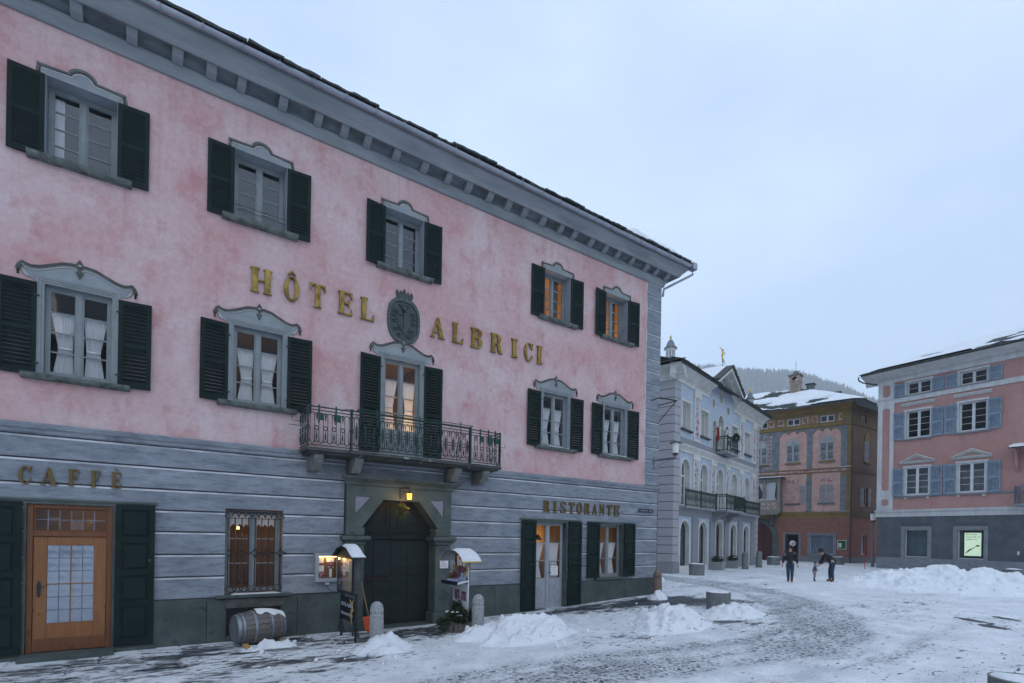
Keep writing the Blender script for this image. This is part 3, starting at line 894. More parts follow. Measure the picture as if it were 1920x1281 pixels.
def panelled(parent, x0, x1, z0, z1, y, panels, m='shutter_green', th=.045, name='shutter'):
    """solid leaf with raised-and-fielded panels, each panel a piece"""
    mb = MB(); st = .085
    mb.box(x0, x0 + st, y, y + th, z0, z1); mb.box(x1 - st, x1, y, y + th, z0, z1)
    tot = z1 - z0; zc = z0; spots = []
    rail = .10
    ph = (tot - rail * (len(panels) + 1)) / sum(panels)
    mb.box(x0 + st, x1 - st, y, y + th, zc, zc + rail); zc += rail
    for p in panels:
        spots.append((zc, zc + p * ph)); zc += p * ph
        mb.box(x0 + st, x1 - st, y, y + th, zc, zc + rail); zc += rail
    o = mb.build(name, m, parent, bevel=.004)
    for a, b in spots:
        q = MB(); xa, xb = x0 + st, x1 - st
        i1, i2 = .03, .055
        def ring(d, yy): return [(xa + d, yy, a + d), (xb - d, yy, a + d), (xb - d, yy, b - d), (xa + d, yy, b - d)]
        v = ring(0, y + .028) + ring(i1, y + .03) + ring(i2, y + .014)
        f = [(i, (i + 1) % 4, 4 + (i + 1) % 4, 4 + i) for i in range(4)] + [(4 + i, 4 + (i + 1) % 4, 8 + (i + 1) % 4, 8 + i) for i in range(4)] + [(8, 9, 10, 11)]
        q.add(v, f).build('panel', m, o)
    return o

def snow_cap(parent, x0, x1, y0, y1, z, h=.03, name='snow', n=10, rag=.25):
    """lump of lying snow over a rectangular ledge"""
    def fn(u, v):
        e = min(u, 1 - u) * (x1 - x0); e2 = min(v, 1 - v) * (y1 - y0)
        k_ = min(1, min(e, e2) / (.3 * min(x1 - x0, y1 - y0)) )
        jx = (random.random() - .5) * rag * min(.1, (y1 - y0) * .5) if k_ < .05 else 0
        hh = h * (.75 + .5 * float(vnoise(np.array(u * 7 + x0), np.array(v * 3 + y0), 4)))
        return (x0 + u * (x1 - x0), y0 + v * (y1 - y0) + jx, z + .002 + hh * math.sqrt(max(0, k_)))
    return MB().grid(fn, n, max(3, n // 3)).build(name, 'snow', parent, smooth=True, fix=False)
# ================================================================== HOTEL
hotel = thing('hotel', 'pink plastered hotel with grey ground floor and dark green shutters', 'building')
CX = [-0.92, 2.07, 5.36, 10.31, 12.85]                       # window axes
XL, XR = -7.0, 15.05
ZB, ZT = 4.14, 11.2
R2 = (8.84, 10.29)          # upper window openings
R1 = (5.02, 6.62)
holes = [rect(c - .505, c + .505, *R2) for c in CX + [-4.2]]
holes += [rect(c - .48, c + .48, *(R1 if i != 2 else (4.16, 6.62))) for i, c in enumerate(CX)]
holes.append(rect(-4.2 - .48, -4.2 + .48, *R1))
# the balcony door opening reaches the floor line: keep a sliver of wall below it
wall_mesh(rect(XL, 14.35, ZB, ZT), holes, 0.0, .34).build('wall', ['pink_plaster', 'reveal_paint'], hotel)
gates = [(-1.62, -.34, -.3, 2.78), (1.50, 2.62, .98, 2.78), (3.96, 6.75, -.3, 3.45), (9.58, 10.86, -.3, 2.79), (12.15, 13.36, 1.02, 2.79)]
gh = [rect(a, b, c if c > 0 else -.29, d) for a, b, c, d in gates]
wall_mesh(rect(XL, XR - .003, -.4, ZB - .02), gh, .03, .30).build('ground_floor_wall', ['joint_dark', 'reveal_paint'], hotel)
sidew = MB().add([(XR, 0.03, -.4), (XR, 13, -.4), (XR, 13, ZT), (XR, 0.03, ZT)], [(0, 1, 2, 3)])
sidew.add([(XL, 0.03, -.4), (XL, 13, -.4), (XL, 13, ZT), (XL, 0.03, ZT), (XR, 13, -.4), (XR, 13, ZT)], [(0, 1, 2, 3), (1, 4, 5, 2)])
sidew.build('side_wall', 'grey_marbling', hotel, fix=False)

# rusticated courses: proud bands with sunk joints and a white-painted upper edge
ZC = [.92, 1.37, 1.82, 2.27, 2.69, 3.10, 3.53, 3.94]
for za, zb in zip(ZC[:-1], ZC[1:]):
    a, b = za + .022, zb - .012
    cuts = sorted({XL, XR} | {v for g in gates for v in g[:2]})
    runs, cur = [], None
    for xa, xb in zip(cuts[:-1], cuts[1:]):
        lo = a; blocked = False
        for g in gates:
            if g[0] <= xa and xb <= g[1]:
                if g[3] >= b - .03: blocked = True
                elif g[3] > a: lo = g[3]
        if blocked:
            if cur: runs.append(cur)
            cur = None
        else:
            cur = (cur or []) + [(xa, xb, lo)]
    if cur: runs.append(cur)
    for run in runs:
        mb = MB()
        for xa, xb, lo in run:
            mb.box(xa, xb, 0.0, .034, lo, b)
        mb.box(run[0][0], run[-1][1], -.004, .001, b - .03, b + .002, 1)
        mb.build('course', ['grey_marbling', 'white_line'], hotel)
# string course above the ground floor
MB().sweep([(.03, 3.95), (-.02, 3.95), (-.045, 3.975), (-.045, 4.02), (-.07, 4.05), (-.085, 4.12), (-.06, 4.145), (.03, 4.15)], XL, XR + .07, closed=True).build('string_course', 'grey_marbling', hotel, bevel=.004)
# quoins on the upper floors
nq = 16
for i in range(nq):
    za = 4.16 + i * (ZT - 4.16) / nq; zb = 4.16 + (i + 1) * (ZT - 4.16) / nq
    mb = MB().box(14.353, XR + .012, -.012, .3, za + .02, zb - .008)
    mb.box(14.353, XR + .014, -.016, -.0115, zb - .03, zb - .006, 1)
    mb.build('quoin', ['grey_marbling', 'white_line'], hotel)
MB().box(14.36, XR + .001, .008, .25, 4.15, ZT).build('corner_wall', 'joint_dark', hotel)
MB().box(14.318, 14.35, -.006, .02, 4.15, ZT).build('quoin_border', 'white_line', hotel)
# plinth slabs
for a, b in ((-6.9, -5.2), (-5.2, -3.3), (-3.3, -1.62), (-.34, 1.18), (2.94, 3.95), (6.76, 8.2), (8.2, 9.57), (10.87, 12.0), (12.0, 13.4), (13.4, 15.06)):
    MB().box(a + .004, b - .004, -.05, .03, -.4, .915 + random.uniform(-.012, .012)).build('plinth_slab', 'green_stone', hotel, bevel=.006)
MB().box(1.184, 1.53, -.05, .03, -.4, .90).build('plinth_slab', 'green_stone', hotel, bevel=.006)
MB().box(2.60, 2.936, -.05, .03, -.4, .90).build('plinth_slab', 'green_stone', hotel, bevel=.006)
MB().box(1.534, 2.596, -.05, .03, -.4, .12).build('plinth_slab', 'green_stone', hotel, bevel=.006)
MB().prism([(1.38, .90), (1.52, .70), (2.61, .70), (2.75, .90)], -.058, .03).build('cellar_lintel', 'moulding_dark', hotel)
mbc = MB().box(1.53, 2.60, .025, .03, .1, .72).build('cellar_window', 'black_iron', hotel)
for i in range(7):
    MB().box(1.62 + i * .15, 1.635 + i * .15, .0, .015, .13, .70).build('bar', 'black_iron', mbc)

# ------------------------------------------------------------------ cornice
PR = [(0.02, 11.19), (-.05, 11.19), (-.075, 11.22), (-.10, 11.30), (-.145, 11.36), (-.15, 11.40)]
def ring_sweep(prof, name, m, parent, xr=XR):
    """profile run along the front and round the right-hand corner"""
    mb = MB(); n = len(prof)
    vs_ = [(XL, p[0], p[1]) for p in prof] + [(xr - p[0], p[0], p[1]) for p in prof] + [(xr - p[0], 13, p[1]) for p in prof]
    fs_ = [(s_ * n + i, s_ * n + i + 1, (s_ + 1) * n + i + 1, (s_ + 1) * n + i) for s_ in (0, 1) for i in range(n - 1)]
    return mb.add(vs_, fs_).build(name, m, parent, fix=False)
ring_sweep(PR, 'frieze', 'cornice_paint', hotel)
ring_sweep([(-.13, 11.40), (-.15, 11.47), (-.22, 11.53), (-.40, 11.56)], 'soffit_cove', 'cornice_shade_tone', hotel)
ring_sweep([(-.39, 11.56), (-.405, 11.515), (-.44, 11.515), (-.50, 11.60), (-.60, 11.70), (-.66, 11.76), (-.67, 11.84), (-.6, 11.85)], 'eave_fascia', 'cornice_paint', hotel)
mods = [-6.2, -5.5, -4.9, -4.3, -3.6, -2.95, -2.3, -1.66, -1.01, -.21, .51, 1.08, 1.62, 2.42, 3.15, 3.73, 4.27, 4.99, 5.73, 6.4, 7.0, 7.66, 8.27, 8.82, 9.49, 10.16, 10.69, 11.39, 12.01, 12.56, 13.23, 13.93, 14.43, 15.0]
m0 = None
for x in mods:
    if m0 is None:
        m0 = MB().sweep([(-.155, 11.37), (-.20, 11.37), (-.30, 11.42), (-.385, 11.50), (-.395, 11.55), (-.155, 11.55)], -.085, .085, closed=True).build('modillion', 'cornice_paint', hotel, loc=(x, 0, 0), bevel=.006)
    else:
        like(m0, hotel, loc=(x, 0, 0), scale=(random.uniform(.9, 1.1), 1, 1))
# gutter: half-round trough with strap brackets
gy, gz_ = -.74, 11.87
prof = [(gy + .085 * math.cos(a), gz_ + .085 * math.sin(a)) for a in np.linspace(math.pi, 2 * math.pi, 9)]
prof += [(gy + .075 * math.cos(a), gz_ + .075 * math.sin(a)) for a in np.linspace(2 * math.pi, math.pi, 9)]
gut = MB().sweep(prof, XL, 15.72, closed=True).build('gutter', 'zinc', hotel, smooth=False)
b0 = None
x = -6.6
while x < 15.6:
    if b0 is None:
        bp_ = [(0, gy + .092 * math.cos(a), gz_ + .092 * math.sin(a)) for a in np.linspace(math.pi, 2 * math.pi, 9)]
        b0 = MB().tube([(0, gy + .14, 11.97)] + [(0, gy - .09, 11.93)] + bp_ + [(0, gy + .12, 11.9)], .011, 5).build('gutter_bracket', 'zinc', gut, loc=(x, 0, 0))
    else:
        like(b0, gut, loc=(x, 0, 0))
    x += .68
MB().box(15.70, 15.92, -.86, -.64, 11.74, 11.97).build('gutter_hopper', 'zinc', hotel, bevel=.01)
MB().tube([(15.82, -.74, 11.75), (15.82, -.74, 11.6), (15.72, -.66, 11.53), (15.14, -.05, 11.15), (15.12, -.02, 10.9)], .042, 8).build('downpipe', 'zinc', hotel, smooth=True)
MB().tube([(15.12, .10, 11.0), (15.12, .10, .45)], .05, 8).build('downpipe', 'slate', hotel, smooth=True)
# roof: stone slabs laid over boards; the slabs at the eave are single pieces
roof = MB().add([(XL, -.62, 11.88), (15.67, -.62, 11.88), (15.67, 13.6, 11.88), (XL, 13.6, 11.88), (XL, 6.5, 15.2), (9.5, 6.5, 15.2)], [(0, 1, 5, 4), (1, 2, 5), (2, 3, 4, 5), (0, 4, 3)]).build('roof', 'slate', hotel, fix=False)
sl_ = math.atan2(3.32, 7.12)
def slab(parent, x, y, z, w, l, th, tilt, rz=0.0):
    n = 7; jit = [(random.uniform(-.02, .02), random.uniform(-.03, .03)) for _ in range(n)]
    top = [(-w / 2 + w * i / (n - 1), -l / 2 + jit[i][1]) for i in range(n)] + [(w / 2, l / 2), (-w / 2, l / 2)]
    mb = MB().prism(top, -th / 2, th / 2, 'z')
    o = mb.build('slate', 'slate', parent)
    o.location = (x, y, z); o.rotation_euler = (tilt, 0, rz)
    return o
for layer in range(3):
    x = XL + layer * .21
    while x < 15.5:
        w = random.uniform(.38, .78)
        slab(roof, x + w / 2, -.56 + layer * .16 + random.uniform(-.05, .03), 12.02 + layer * .085 + random.uniform(-.012, .03), w - .012, .62, random.uniform(.028, .05), sl_ * .75 + random.uniform(-.03, .03), random.uniform(-.03, .03))
        x += w
def roof_snow(u, v):
    x = 12.9 + u * 2.75; y = -.55 + v * 2.4
    e = min(u, 1 - u, v * 1.5, 1 - v) * 4
    return (x, y, 12.06 + (y + .62) * .466 + .42 * min(1, e) ** .6 * (.75 + .4 * float(vnoise(np.array(x * 1.5), np.array(y * 1.5), 2))))
MB().grid(roof_snow, 24, 12).build('roof_snow', 'snow', roof, smooth=True, fix=False)

# ------------------------------------------------------------------ painted and moulded window surrounds
def pediment(cx, zb, hw, parent):
    """shell-shaped gable over a first-floor window: plate, three-band scroll line, corner volutes, finial"""
    key = [(0, .30), (.10, .325), (.30, .30), (.50, .225), (.70, .155), (.85, .135), (.955, .16), (1.0, .185)]
    def line(off):
        out = []
        for i in range(-24, 25):
            u = i / 24; a = abs(u)
            z = np.interp(a, [k_[0] for k_ in key], [k_[1] for k_ in key])
            if a < .07: z -= .05 * (1 - a / .07)
            out.append((cx + u * hw * 1.30, zb + float(z) + off))
        return out
    top = line(-.01)
    poly = top + [(cx + hw * 1.28, zb - .03), (cx + hw * 1.02, zb - .09), (cx + hw * 1.02, zb), (cx - hw * 1.02, zb), (cx - hw * 1.02, zb - .09), (cx - hw * 1.28, zb - .03)]
    p = MB().prism(poly[::-1], -.012, .01).build('pediment', 'grey_trim', parent)
    for off, r, m, yy in ((.0, .026, 'moulding_dark', -.02), (-.036, .016, 'moulding_mid', -.022), (-.058, .011, 'moulding_light', -.020)):
        MB().tube([(q[0], yy, q[1]) for q in line(off)], r, 5).build('scroll_line', m, p, smooth=True)
    for s_ in (-1, 1):
        ex = cx + s_ * hw * 1.30
        MB().tube([(ex, -.02, zb + .185), (ex + s_ * .035, -.02, zb + .12), (ex + s_ * .055, -.02, zb + .05), (ex + s_ * .05, -.02, zb - .04)], [.02, .032, .035, .02], 6).build('volute', 'moulding_dark', p, smooth=True)
        MB().tube([(ex - s_ * .01, -.024, zb + .14), (ex, -.024, zb + .06), (ex - s_ * .05, -.024, zb - .02), (ex - s_ * .09, -.024, zb - .06)], .018, 5).build('volute', 'moulding_light', p, smooth=True)
    f = MB().prism([(cx, zb + .44), (cx + .045, zb + .37), (cx + .05, zb + .33), (cx + .02, zb + .27), (cx + .03, zb + .22), (cx + .06, zb + .2), (cx + .03, zb + .14), (cx, zb + .08), (cx - .03, zb + .14), (cx - .06, zb + .2), (cx - .03, zb + .22), (cx - .02, zb + .27), (cx - .05, zb + .33), (cx - .045, zb + .37)], -.034, -.01).build('finial', 'moulding_dark', p, bevel=.004)
    MB().box(cx - .02, cx + .02, -.039, -.033, zb + .315, zb + .34).build('finial_light', 'moulding_light', p)

def mould(cx, zb, hw, parent):
    """straight painted moulding with a small round arch in the middle, over an upper window"""
    ar = .155
    def line(o):
        r = ar + o
        pts = [(cx - hw - o, zb - .07), (cx - hw - o, zb + .05 + o)]
        pts += [(cx - r * math.cos(a), zb + .045 + o * .4 + r * math.sin(a) * .92) for a in np.linspace(.25, math.pi - .25, 11)]
        pts += [(cx + hw + o, zb + .05 + o), (cx + hw + o + .02, zb - .07)]
        pts[1] = (pts[1][0], pts[2][1] if False else zb + .05 + o)
        return pts
    pl = MB().prism([(cx - hw, zb - .05), (cx + hw, zb - .05), (cx + hw, zb + .05)] + [(cx + ar * math.cos(a), zb + .05 + ar * math.sin(a) * .92) for a in np.linspace(.2, math.pi - .2, 9)] + [(cx - hw, zb + .05)], -.010, .01).build('moulding', 'grey_trim', parent)
    for o_, r, m in ((.058, .022, 'moulding_mid'), (.026, .021, 'moulding_dark'), (.0, .012, 'moulding_light')):
        MB().tube([(q[0], -.016, q[1]) for q in line(o_)], r, 5).build('moulding_band', m, pl)

def sill(cx, z, hw, parent, snow=False, out=.17):
    mb = MB()
    n = 9
    prof = lambda j: [(-out + j, z - .0), (-out + .02 + j, z - .05), (-out + .06 + j, z - .085), (0.02, z - .09), (.05, z - .0)]
    vs_, fs_ = [], []
    for i in range(n + 1):
        x_ = cx - hw + 2 * hw * i / n
        j = random.uniform(-.012, .012)
        vs_ += [(x_, p[0], p[1] + random.uniform(-.004, .004)) for p in prof(j)]
    for i in range(n):
        for k_ in range(5):
            fs_.append((i * 5 + k_, i * 5 + (k_ + 1) % 5, (i + 1) * 5 + (k_ + 1) % 5, (i + 1) * 5 + k_))
    fs_ += [(0, 1, 2, 3, 4), tuple(n * 5 + i for i in range(5))]
    o = mb.add(vs_, fs_).build('sill', 'sill_stone', parent)
    if snow:
        snow_cap(o, cx - hw * .45, cx + hw * .75, -out + .03, .0, z + .0, .03)
    return o

def hotel_shutters(cx, hw, z0, w, h, aL=.05, aR=.05):
    louvre(hotel, cx - hw - w / 2, z0, w, h, ang=aL, side=-1)
    louvre(hotel, cx + hw + w / 2, z0, w, h, ang=aR, side=1)

lit2 = {3: 'interior_warm', 4: 'interior_warm'}
for i, c in enumerate(CX):
    mould(c, 10.34, .57, hotel)
    MB().box(c - .59, c - .507, -.008, .02, 8.84, 10.29).build('architrave', 'reveal_paint', hotel)
    MB().box(c + .507, c + .59, -.008, .02, 8.84, 10.29).build('architrave', 'reveal_paint', hotel)
    warm = i in lit2
    win, spans, gzz = casement(hotel, c, R2[0] + .01, R2[1] - .01, 1.0, .27, 4, glass='glass' if warm else 'sky_glass', fr=.06)
    interior(win, c - .5, c + .5, *R2, .34, 1.8, lit2.get(i, 'interior_dark'))
    if warm:
        lamp('room_lamp', (c - .25, 1.2, 9.55), 36, parent=hotel)
        # heavy drape standing on the right
        MB().grid(lambda u, v, c=c: (c + .12 + u * .26, .46 + .02 * math.sin(u * 32), R2[0] + v * 1.45), 40, 2).build('drape', 'interior_brown', win, smooth=True, fix=False)
    else:
        a_, b_ = spans[0]
        if i == 0: curtain(win, a_ + .02, a_ + .16, gzz[0], gzz[1], .40, folds=4)
    sill(c, 8.835, .74, hotel)
    hotel_shutters(c, .515, 8.80, .49, 1.48, random.uniform(.01, .16), random.uniform(.01, .14))
# a thin guard wire across one upper window
MB().tube([(CX[1] - .5, -.05, 9.02), (CX[1] + .5, -.05, 9.02)], .006, 5).tube([(CX[1] - .5, -.05, 9.12), (CX[1] + .5, -.05, 9.12)], .006, 5).build('guard_wire', 'black_iron', hotel)

room1 = ['interior_dark', 'interior_brown', 'interior_brown', 'interior_dark', 'interior_dark']
for i, c in enumerate(CX):
    pediment(c, 6.74, .60, hotel)
    z0 = R1[0] if i != 2 else 4.20
    # moulded architrave: three stepped strips
    for (a, b, yy) in ((.478, .52, -.012), (.52, .56, -.024), (.56, .60, -.034)):
        mb = MB().box(c - b, c - a, yy, .02, z0 - .01, 6.62 + a - .478); mb.box(c + a, c + b, yy, .02, z0 - .01, 6.62 + a - .478)
        mb.box(c - b, c + b, yy, .02, 6.62 + a - .478, 6.62 + b - .478).build('architrave', 'painted_frame', hotel)
    low = 0.0 if i != 2 else .62
    win, spans, gzz = casement(hotel, c, z0 + .005, R1[1] - .005, .95, .10, 4, glass='glass', low=low, fr=.045)
    interior(win, c - .48, c + .48, z0, R1[1], .34, 1.9, room1[i])
    H_ = gzz[1] - gzz[0]
    for s_, (a_, b_) in enumerate(spans):
        pl = (.5, -.4)[s_] if i in (0, 1) else ((-.7, -.7)[s_] if i > 2 else (-.6, .3)[s_])
        curtain(win, a_ + .02, b_ - .02, gzz[0] + .01, gzz[0] + .765 * H_, .185, tie=gzz[0] + (.30 + .04 * random.random()) * H_, pull=pl)
    if i != 2:
        sill(c, 5.0, .77, hotel, snow=i > 2)
    hotel_shutters(c, .575, 4.98 if i != 2 else 4.22, .515, 1.63 if i != 2 else 2.39, random.uniform(.01, .13), random.uniform(.01, .12))
    for s_ in (-1, 1):
        for zz in (6.38, 5.2):
            MB().box(c + s_ * .575 - .035, c + s_ * .575 + .035, -.058, -.036, zz - .012, zz + .012).build('hinge', 'black_iron', hotel)
lamp('room_lamp', (CX[2] + .3, 1.1, 5.0), 100, parent=hotel)
lamp('room_lamp', (CX[1], 1.6, 6.3), 5, parent=hotel)

# ------------------------------------------------------------------ balcony
balc = MB().prism([(2.90, .0), (2.90, -.72), (3.84, -.74), (3.84, -.80), (6.93, -.80), (6.93, -.74), (7.90, -.72), (7.90, .0)], 4.07, 4.145, 'z').build('balcony', 'balcony_stone', hotel, bevel=.008)
MB().prism([(2.98, .0), (2.98, -.66), (7.82, -.66), (7.82, .0)], 4.02, 4.068, 'z').build('slab_moulding', 'balcony_stone', balc)
snow_cap(balc, 3.9, 7.85, -.76, -.2, 4.145, .035, n=26)
for x in (3.20, 4.09, 6.66, 7.50):
    mb = MB().prism([(0.02, 4.018), (-.62, 4.018), (-.62, 3.93), (-.58, 3.90), (-.56, 3.86), (-.42, 3.72), (-.40, 3.69), (.02, 3.66)], x - .105, x + .105, 'x')
    mb.build('corbel', 'corbel_stone', balc, bevel=.012)
# cast-iron railing: looped bars, rings, spear points
def rail_unit(w, fancy):
    mb = MB(); r = .0105; zt, zb = .80, .07
    a = w * .25
    def arc(cx, cz, rad, t0, t1, n=8, rz=None): return [(cx + rad * math.cos(t), 0, cz + (rz or rad) * math.sin(t)) for t in np.linspace(t0, t1, n)]
    # long link in the middle of the unit, open link at its sides
    mb.tube(arc(w / 2, zt - .10, a, 0, math.pi) + arc(w / 2, zb + .07, a, math.pi, 2 * math.pi) + [(w / 2 + a, 0, zt - .10)], r, 5)
    mb.tube(arc(0, zb + .10, a, 0, -math.pi / 2, 5), r, 4); mb.tube(arc(w, zb + .10, a, math.pi, 1.5 * math.pi, 5), r, 4)
    mb.tube(arc(0, zt - .12, a * 1.0, 0, math.pi / 2, 5, a * 1.3), r, 4); mb.tube(arc(w, zt - .12, a, math.pi, math.pi / 2, 5, a * 1.3), r, 4)
    mb.tube(arc(0, .42, a * .92, 0, 2 * math.pi, 13), r, 4)
    for cz, up in ((.25, 1), (.66, -1)):
        mb.tube([(0, 0, cz - .09 * up), (0, 0, cz - .02 * up), (0, 0, cz + .03 * up), (0, 0, cz + .10 * up)], [.008, .02, .014, .003], 5)
    if fancy:
        mb.tube([(w / 2, 0, .20), (w / 2, 0, .30), (w / 2, 0, .40), (w / 2, 0, .50), (w / 2, 0, .62)], [.004, .02, .03, .02, .004], 6)
        for s_ in (-1, 1):
            for cz in (.30, .50):
                mb.tube(arc(w / 2 + s_ * a * .55, cz, a * .42, 0, 5.2, 9), .006, 4)
            mb.tube(arc(w / 2 + s_ * a * .45, .14, a * .42, 1.2, 6.2, 9), .006, 4)
            mb.tube(arc(w / 2 + s_ * a * .45, .72, a * .42, 0, 5.0, 9), .006, 4)
    return mb
def rail_run(p0, p1, fancy, name='railing'):
    p0, p1 = Vector(p0), Vector(p1)
    L = (p1 - p0).length; n = max(1, round(L / .20)); w = L / n
    az_ = math.atan2(p1.y - p0.y, p1.x - p0.x)
    mb = MB()
    mb.box(0, L, -.012, .012, .86, .885); mb.box(0, L, -.008, .008, .79, .81); mb.box(0, L, -.012, .012, .04, .058)
    for i in range(n):
        u = rail_unit(w, fancy)
        u.v = [(v[0] + i * w, v[1], v[2]) for v in u.v]
        mb.add(u.v, u.f)
    o = mb.build(name, 'rail_green', balc, fix=False)
    o.location = (p0.x, p0.y, 4.145); o.rotation_euler = (0, 0, az_)
    return o
PL = [(2.94, -.04), (2.94, -.69), (3.86, -.71), (3.86, -.77), (6.91, -.77), (6.91, -.71), (7.86, -.69), (7.86, -.04)]
for q, (a, b) in enumerate(zip(PL[:-1], PL[1:])):
    if (Vector(b) - Vector(a)).length > .2:
        rail_run((*a, 0), (*b, 0), q == 3)
for a in PL[1:7]:
    MB().box(a[0] - .018, a[0] + .018, a[1] - .018, a[1] + .018, 4.145, 5.05).build('post', 'rail_green', balc)
for x in (4.35, 5.40, 6.5):
    MB().tube([(x, -.79, 4.15), (x, -.82, 4.6), (x + .06, -.9, 4.85), (x, -.97, 4.95), (x, -.97, 5.10)], .011, 5).build('flower_box_holder', 'box_green', balc)
MB().box(3.95, 6.85, -.99, -.975, 5.03, 5.045).box(3.95, 6.85, -.80, -.785, 5.03, 5.045).box(3.95, 3.965, -.975, -.80, 5.03, 5.045).box(6.835, 6.85, -.975, -.80, 5.03, 5.045).build('flower_box_rack', 'box_green', balc)
for x, yy in ((3.14, -.72), (3.50, -.73), (7.2, -.72), (7.45, -.72), (7.66, -.72)):
    MB().box(x, x + .03, yy - .03, yy, 4.66, 5.06).box(x, x + .11, yy - .05, yy - .03, 4.72, 4.86).build('box_hook', 'box_green', balc)
for s_, x in ((-1, 2.94), (1, 7.86)):
    MB().tube([(x, -.5, 4.7), (x + s_ * .28, -.5, 4.70), (x + s_ * .30, -.5, 4.82)], .007, 5).tube([(x, -.2, 4.66), (x + s_ * .28, -.2, 4.66)], .007, 5).build('side_hook', 'rail_green', balc)
MB().tube([(3.64, -.72, 4.98), (3.7, -.8, 5.02), (3.8, -.86, 5.02), (3.9, -.8, 5.02), (3.86, -.7, 5.0)], .008, 5).build('ring_holder', 'rail_green', balc)
# ------------------------------------------------------------------ ground floor: cafe door
MB().box(-1.62, -1.585, -.02, .3, .08, 2.78).box(-.375, -.34, -.02, .3, .08, 2.78).box(-1.585, -.375, -.02, .3, 2.73, 2.78).box(-2.3, .32, -.035, -.006, 2.79, 2.83).build('door_jamb', 'portal_stone', hotel)
MB().box(-1.64, -.32, -.42, .3, -.2, .085).build('door_step', 'green_stone', hotel, bevel=.008)
MB().box(-2.3, -1.645, -.14, .0, -.2, .06).build('door_step', 'green_stone', hotel, bevel=.008)
MB().box(-.318, .34, -.14, .0, -.2, .075).build('door_step', 'green_stone', hotel, bevel=.008)
cafe = MB().box(-1.583, -1.50, .03, .16, .086, 2.728).box(-.46, -.377, .03, .16, .086, 2.728).box(-1.50, -.46, .03, .16, 2.66, 2.728).box(-1.50, -.46, .03, .16, 2.16, 2.24).build('cafe_door_frame', 'pine_frame', hotel, bevel=.006)
leaf = MB().box(-1.495, -1.31, .06, .11, .10, 2.15).box(-.65, -.465, .06, .11, .10, 2.15).box(-1.31, -.65, .06, .11, 2.0, 2.15).box(-1.31, -.65, .06, .11, .10, .60)
leaf.box(-.99, -.97, .068, .10, .60, 2.0).box(-1.31, -.99, .068, .10, 1.29, 1.31).box(-.97, -.65, .068, .10, 1.29, 1.31)
leaf = leaf.build('door', 'pine', hotel, bevel=.005)
MB().box(-1.50, -.46, .045, .06, .10, .33).build('kick_board', 'pine_frame', leaf, bevel=.004)
def lights(parent, x0, x1, z0, z1, nc, nr, y, m, came='lead', jit=.012):
    w, h = (x1 - x0) / nc, (z1 - z0) / nr
    for i in range(nc):
        for j in range(nr):
            cx_, cz_ = x0 + (i + .5) * w, z0 + (j + .5) * h
            p = MB().box(-w / 2 + .006, w / 2 - .006, -.002, .002, -h / 2 + .006, h / 2 - .006).build('pane', m, parent)
            p.location = (cx_, y, cz_); p.rotation_euler = (random.uniform(-jit, jit), 0, random.uniform(-jit, jit))
    mb = MB()
    for i in range(1, nc): mb.box(x0 + i * w - .007, x0 + i * w + .007, y - .008, y + .008, z0, z1)
    for j in range(1, nr): mb.box(x0, x1, y - .007, y + .007, z0 + j * h - .007, z0 + j * h + .007)
    mb.build('came', came, parent)
lights(leaf, -1.31, -.65, .60, 2.0, 4, 6, .078, 'rolled_glass')
MB().box(-1.31, -.65, .12, .13, .58, 2.02).build('tinted_net', 'reflection_tint', leaf)  # net sheet behind the panes, coloured with the snow reflection
lights(cafe, -1.47, -.49, 2.27, 2.64, 6, 2, .09, 'sky_glass')
MB().box(-1.50, -.46, .075, .11, 2.24, 2.27).box(-1.50, -1.47, .075, .11, 2.27, 2.64).box(-.49, -.46, .075, .11, 2.27, 2.64).box(-1.50, -.46, .075, .11, 2.64, 2.66).build('transom_frame', 'pine_frame', cafe)
hd = MB().prism([(-1.44, 1.10), (-1.415, 1.06), (-1.39, 1.10), (-1.385, 1.30), (-1.40, 1.34), (-1.415, 1.37), (-1.43, 1.34), (-1.445, 1.30)], .05, .06).tube([(-1.415, .05, 1.25), (-1.415, 0, 1.25), (-1.36, -.005, 1.26), (-1.31, -.005, 1.275)], .009, 6).build('handle', 'black_iron', leaf)
interior(cafe, -1.5, -.46, .1, 2.7, .34, 1.8, 'interior_warm')
lamp('room_lamp', (-.8, 1.3, 2.45), 4, parent=hotel)
panelled(hotel, -2.25, -1.63, .11, 2.76, -.095, [1.05, .95, .9, .9])
panelled(hotel, -.33, .28, .12, 2.77, -.095, [1.25, 1.0, 1.05, 1.05])
MB().lathe([(0, 0), (.016, .0), (.016, .02), (0, .022)], (0, 0, 0), 8, axis='z').build('knob', 'gold', hotel, loc=(.20, -.10, 1.72), rot=(R(90), 0, 0))
# barred ground floor window
win, spans, gzz = casement(hotel, 2.06, 1.0, 2.76, 1.06, .20, 3, glass='glass', fr=.05)
interior(win, 1.5, 2.62, 1.0, 2.76, .34, 2.4, 'interior_brown')
lamp('room_lamp', (2.45, 1.6, 2.2), 30, parent=hotel)
MB().lathe([(0.0, 0), (.03, .0), (.02, .05), (0, .06)], (1.86, .9, 2.36), 8).build('chandelier', 'lamp_glow', hotel)
def valance(u, v):
    zb = 2.40 + .07 * abs(((u * 8) % 1) * 2 - 1)
    return (1.56 + u, .285 + .008 * math.sin(u * 60), zb + v * (2.74 - zb))
MB().grid(valance, 96, 4).build('valance', 'curtain', win, smooth=True, fix=False)
MB().box(1.33, 2.81, -.13, .0, .915, .975).box(1.50, 2.62, 0, .2, .915, .99).build('sill', 'green_stone', hotel, bevel=.008)
snow_cap(hotel, 1.62, 2.6, -.10, .12, .98, .02)
gr = MB()
for i in range(9):
    x = 1.55 + i * .128
    gr.tube([(x, -.03, 1.10), (x, -.03, 2.60)], .0115, 5)
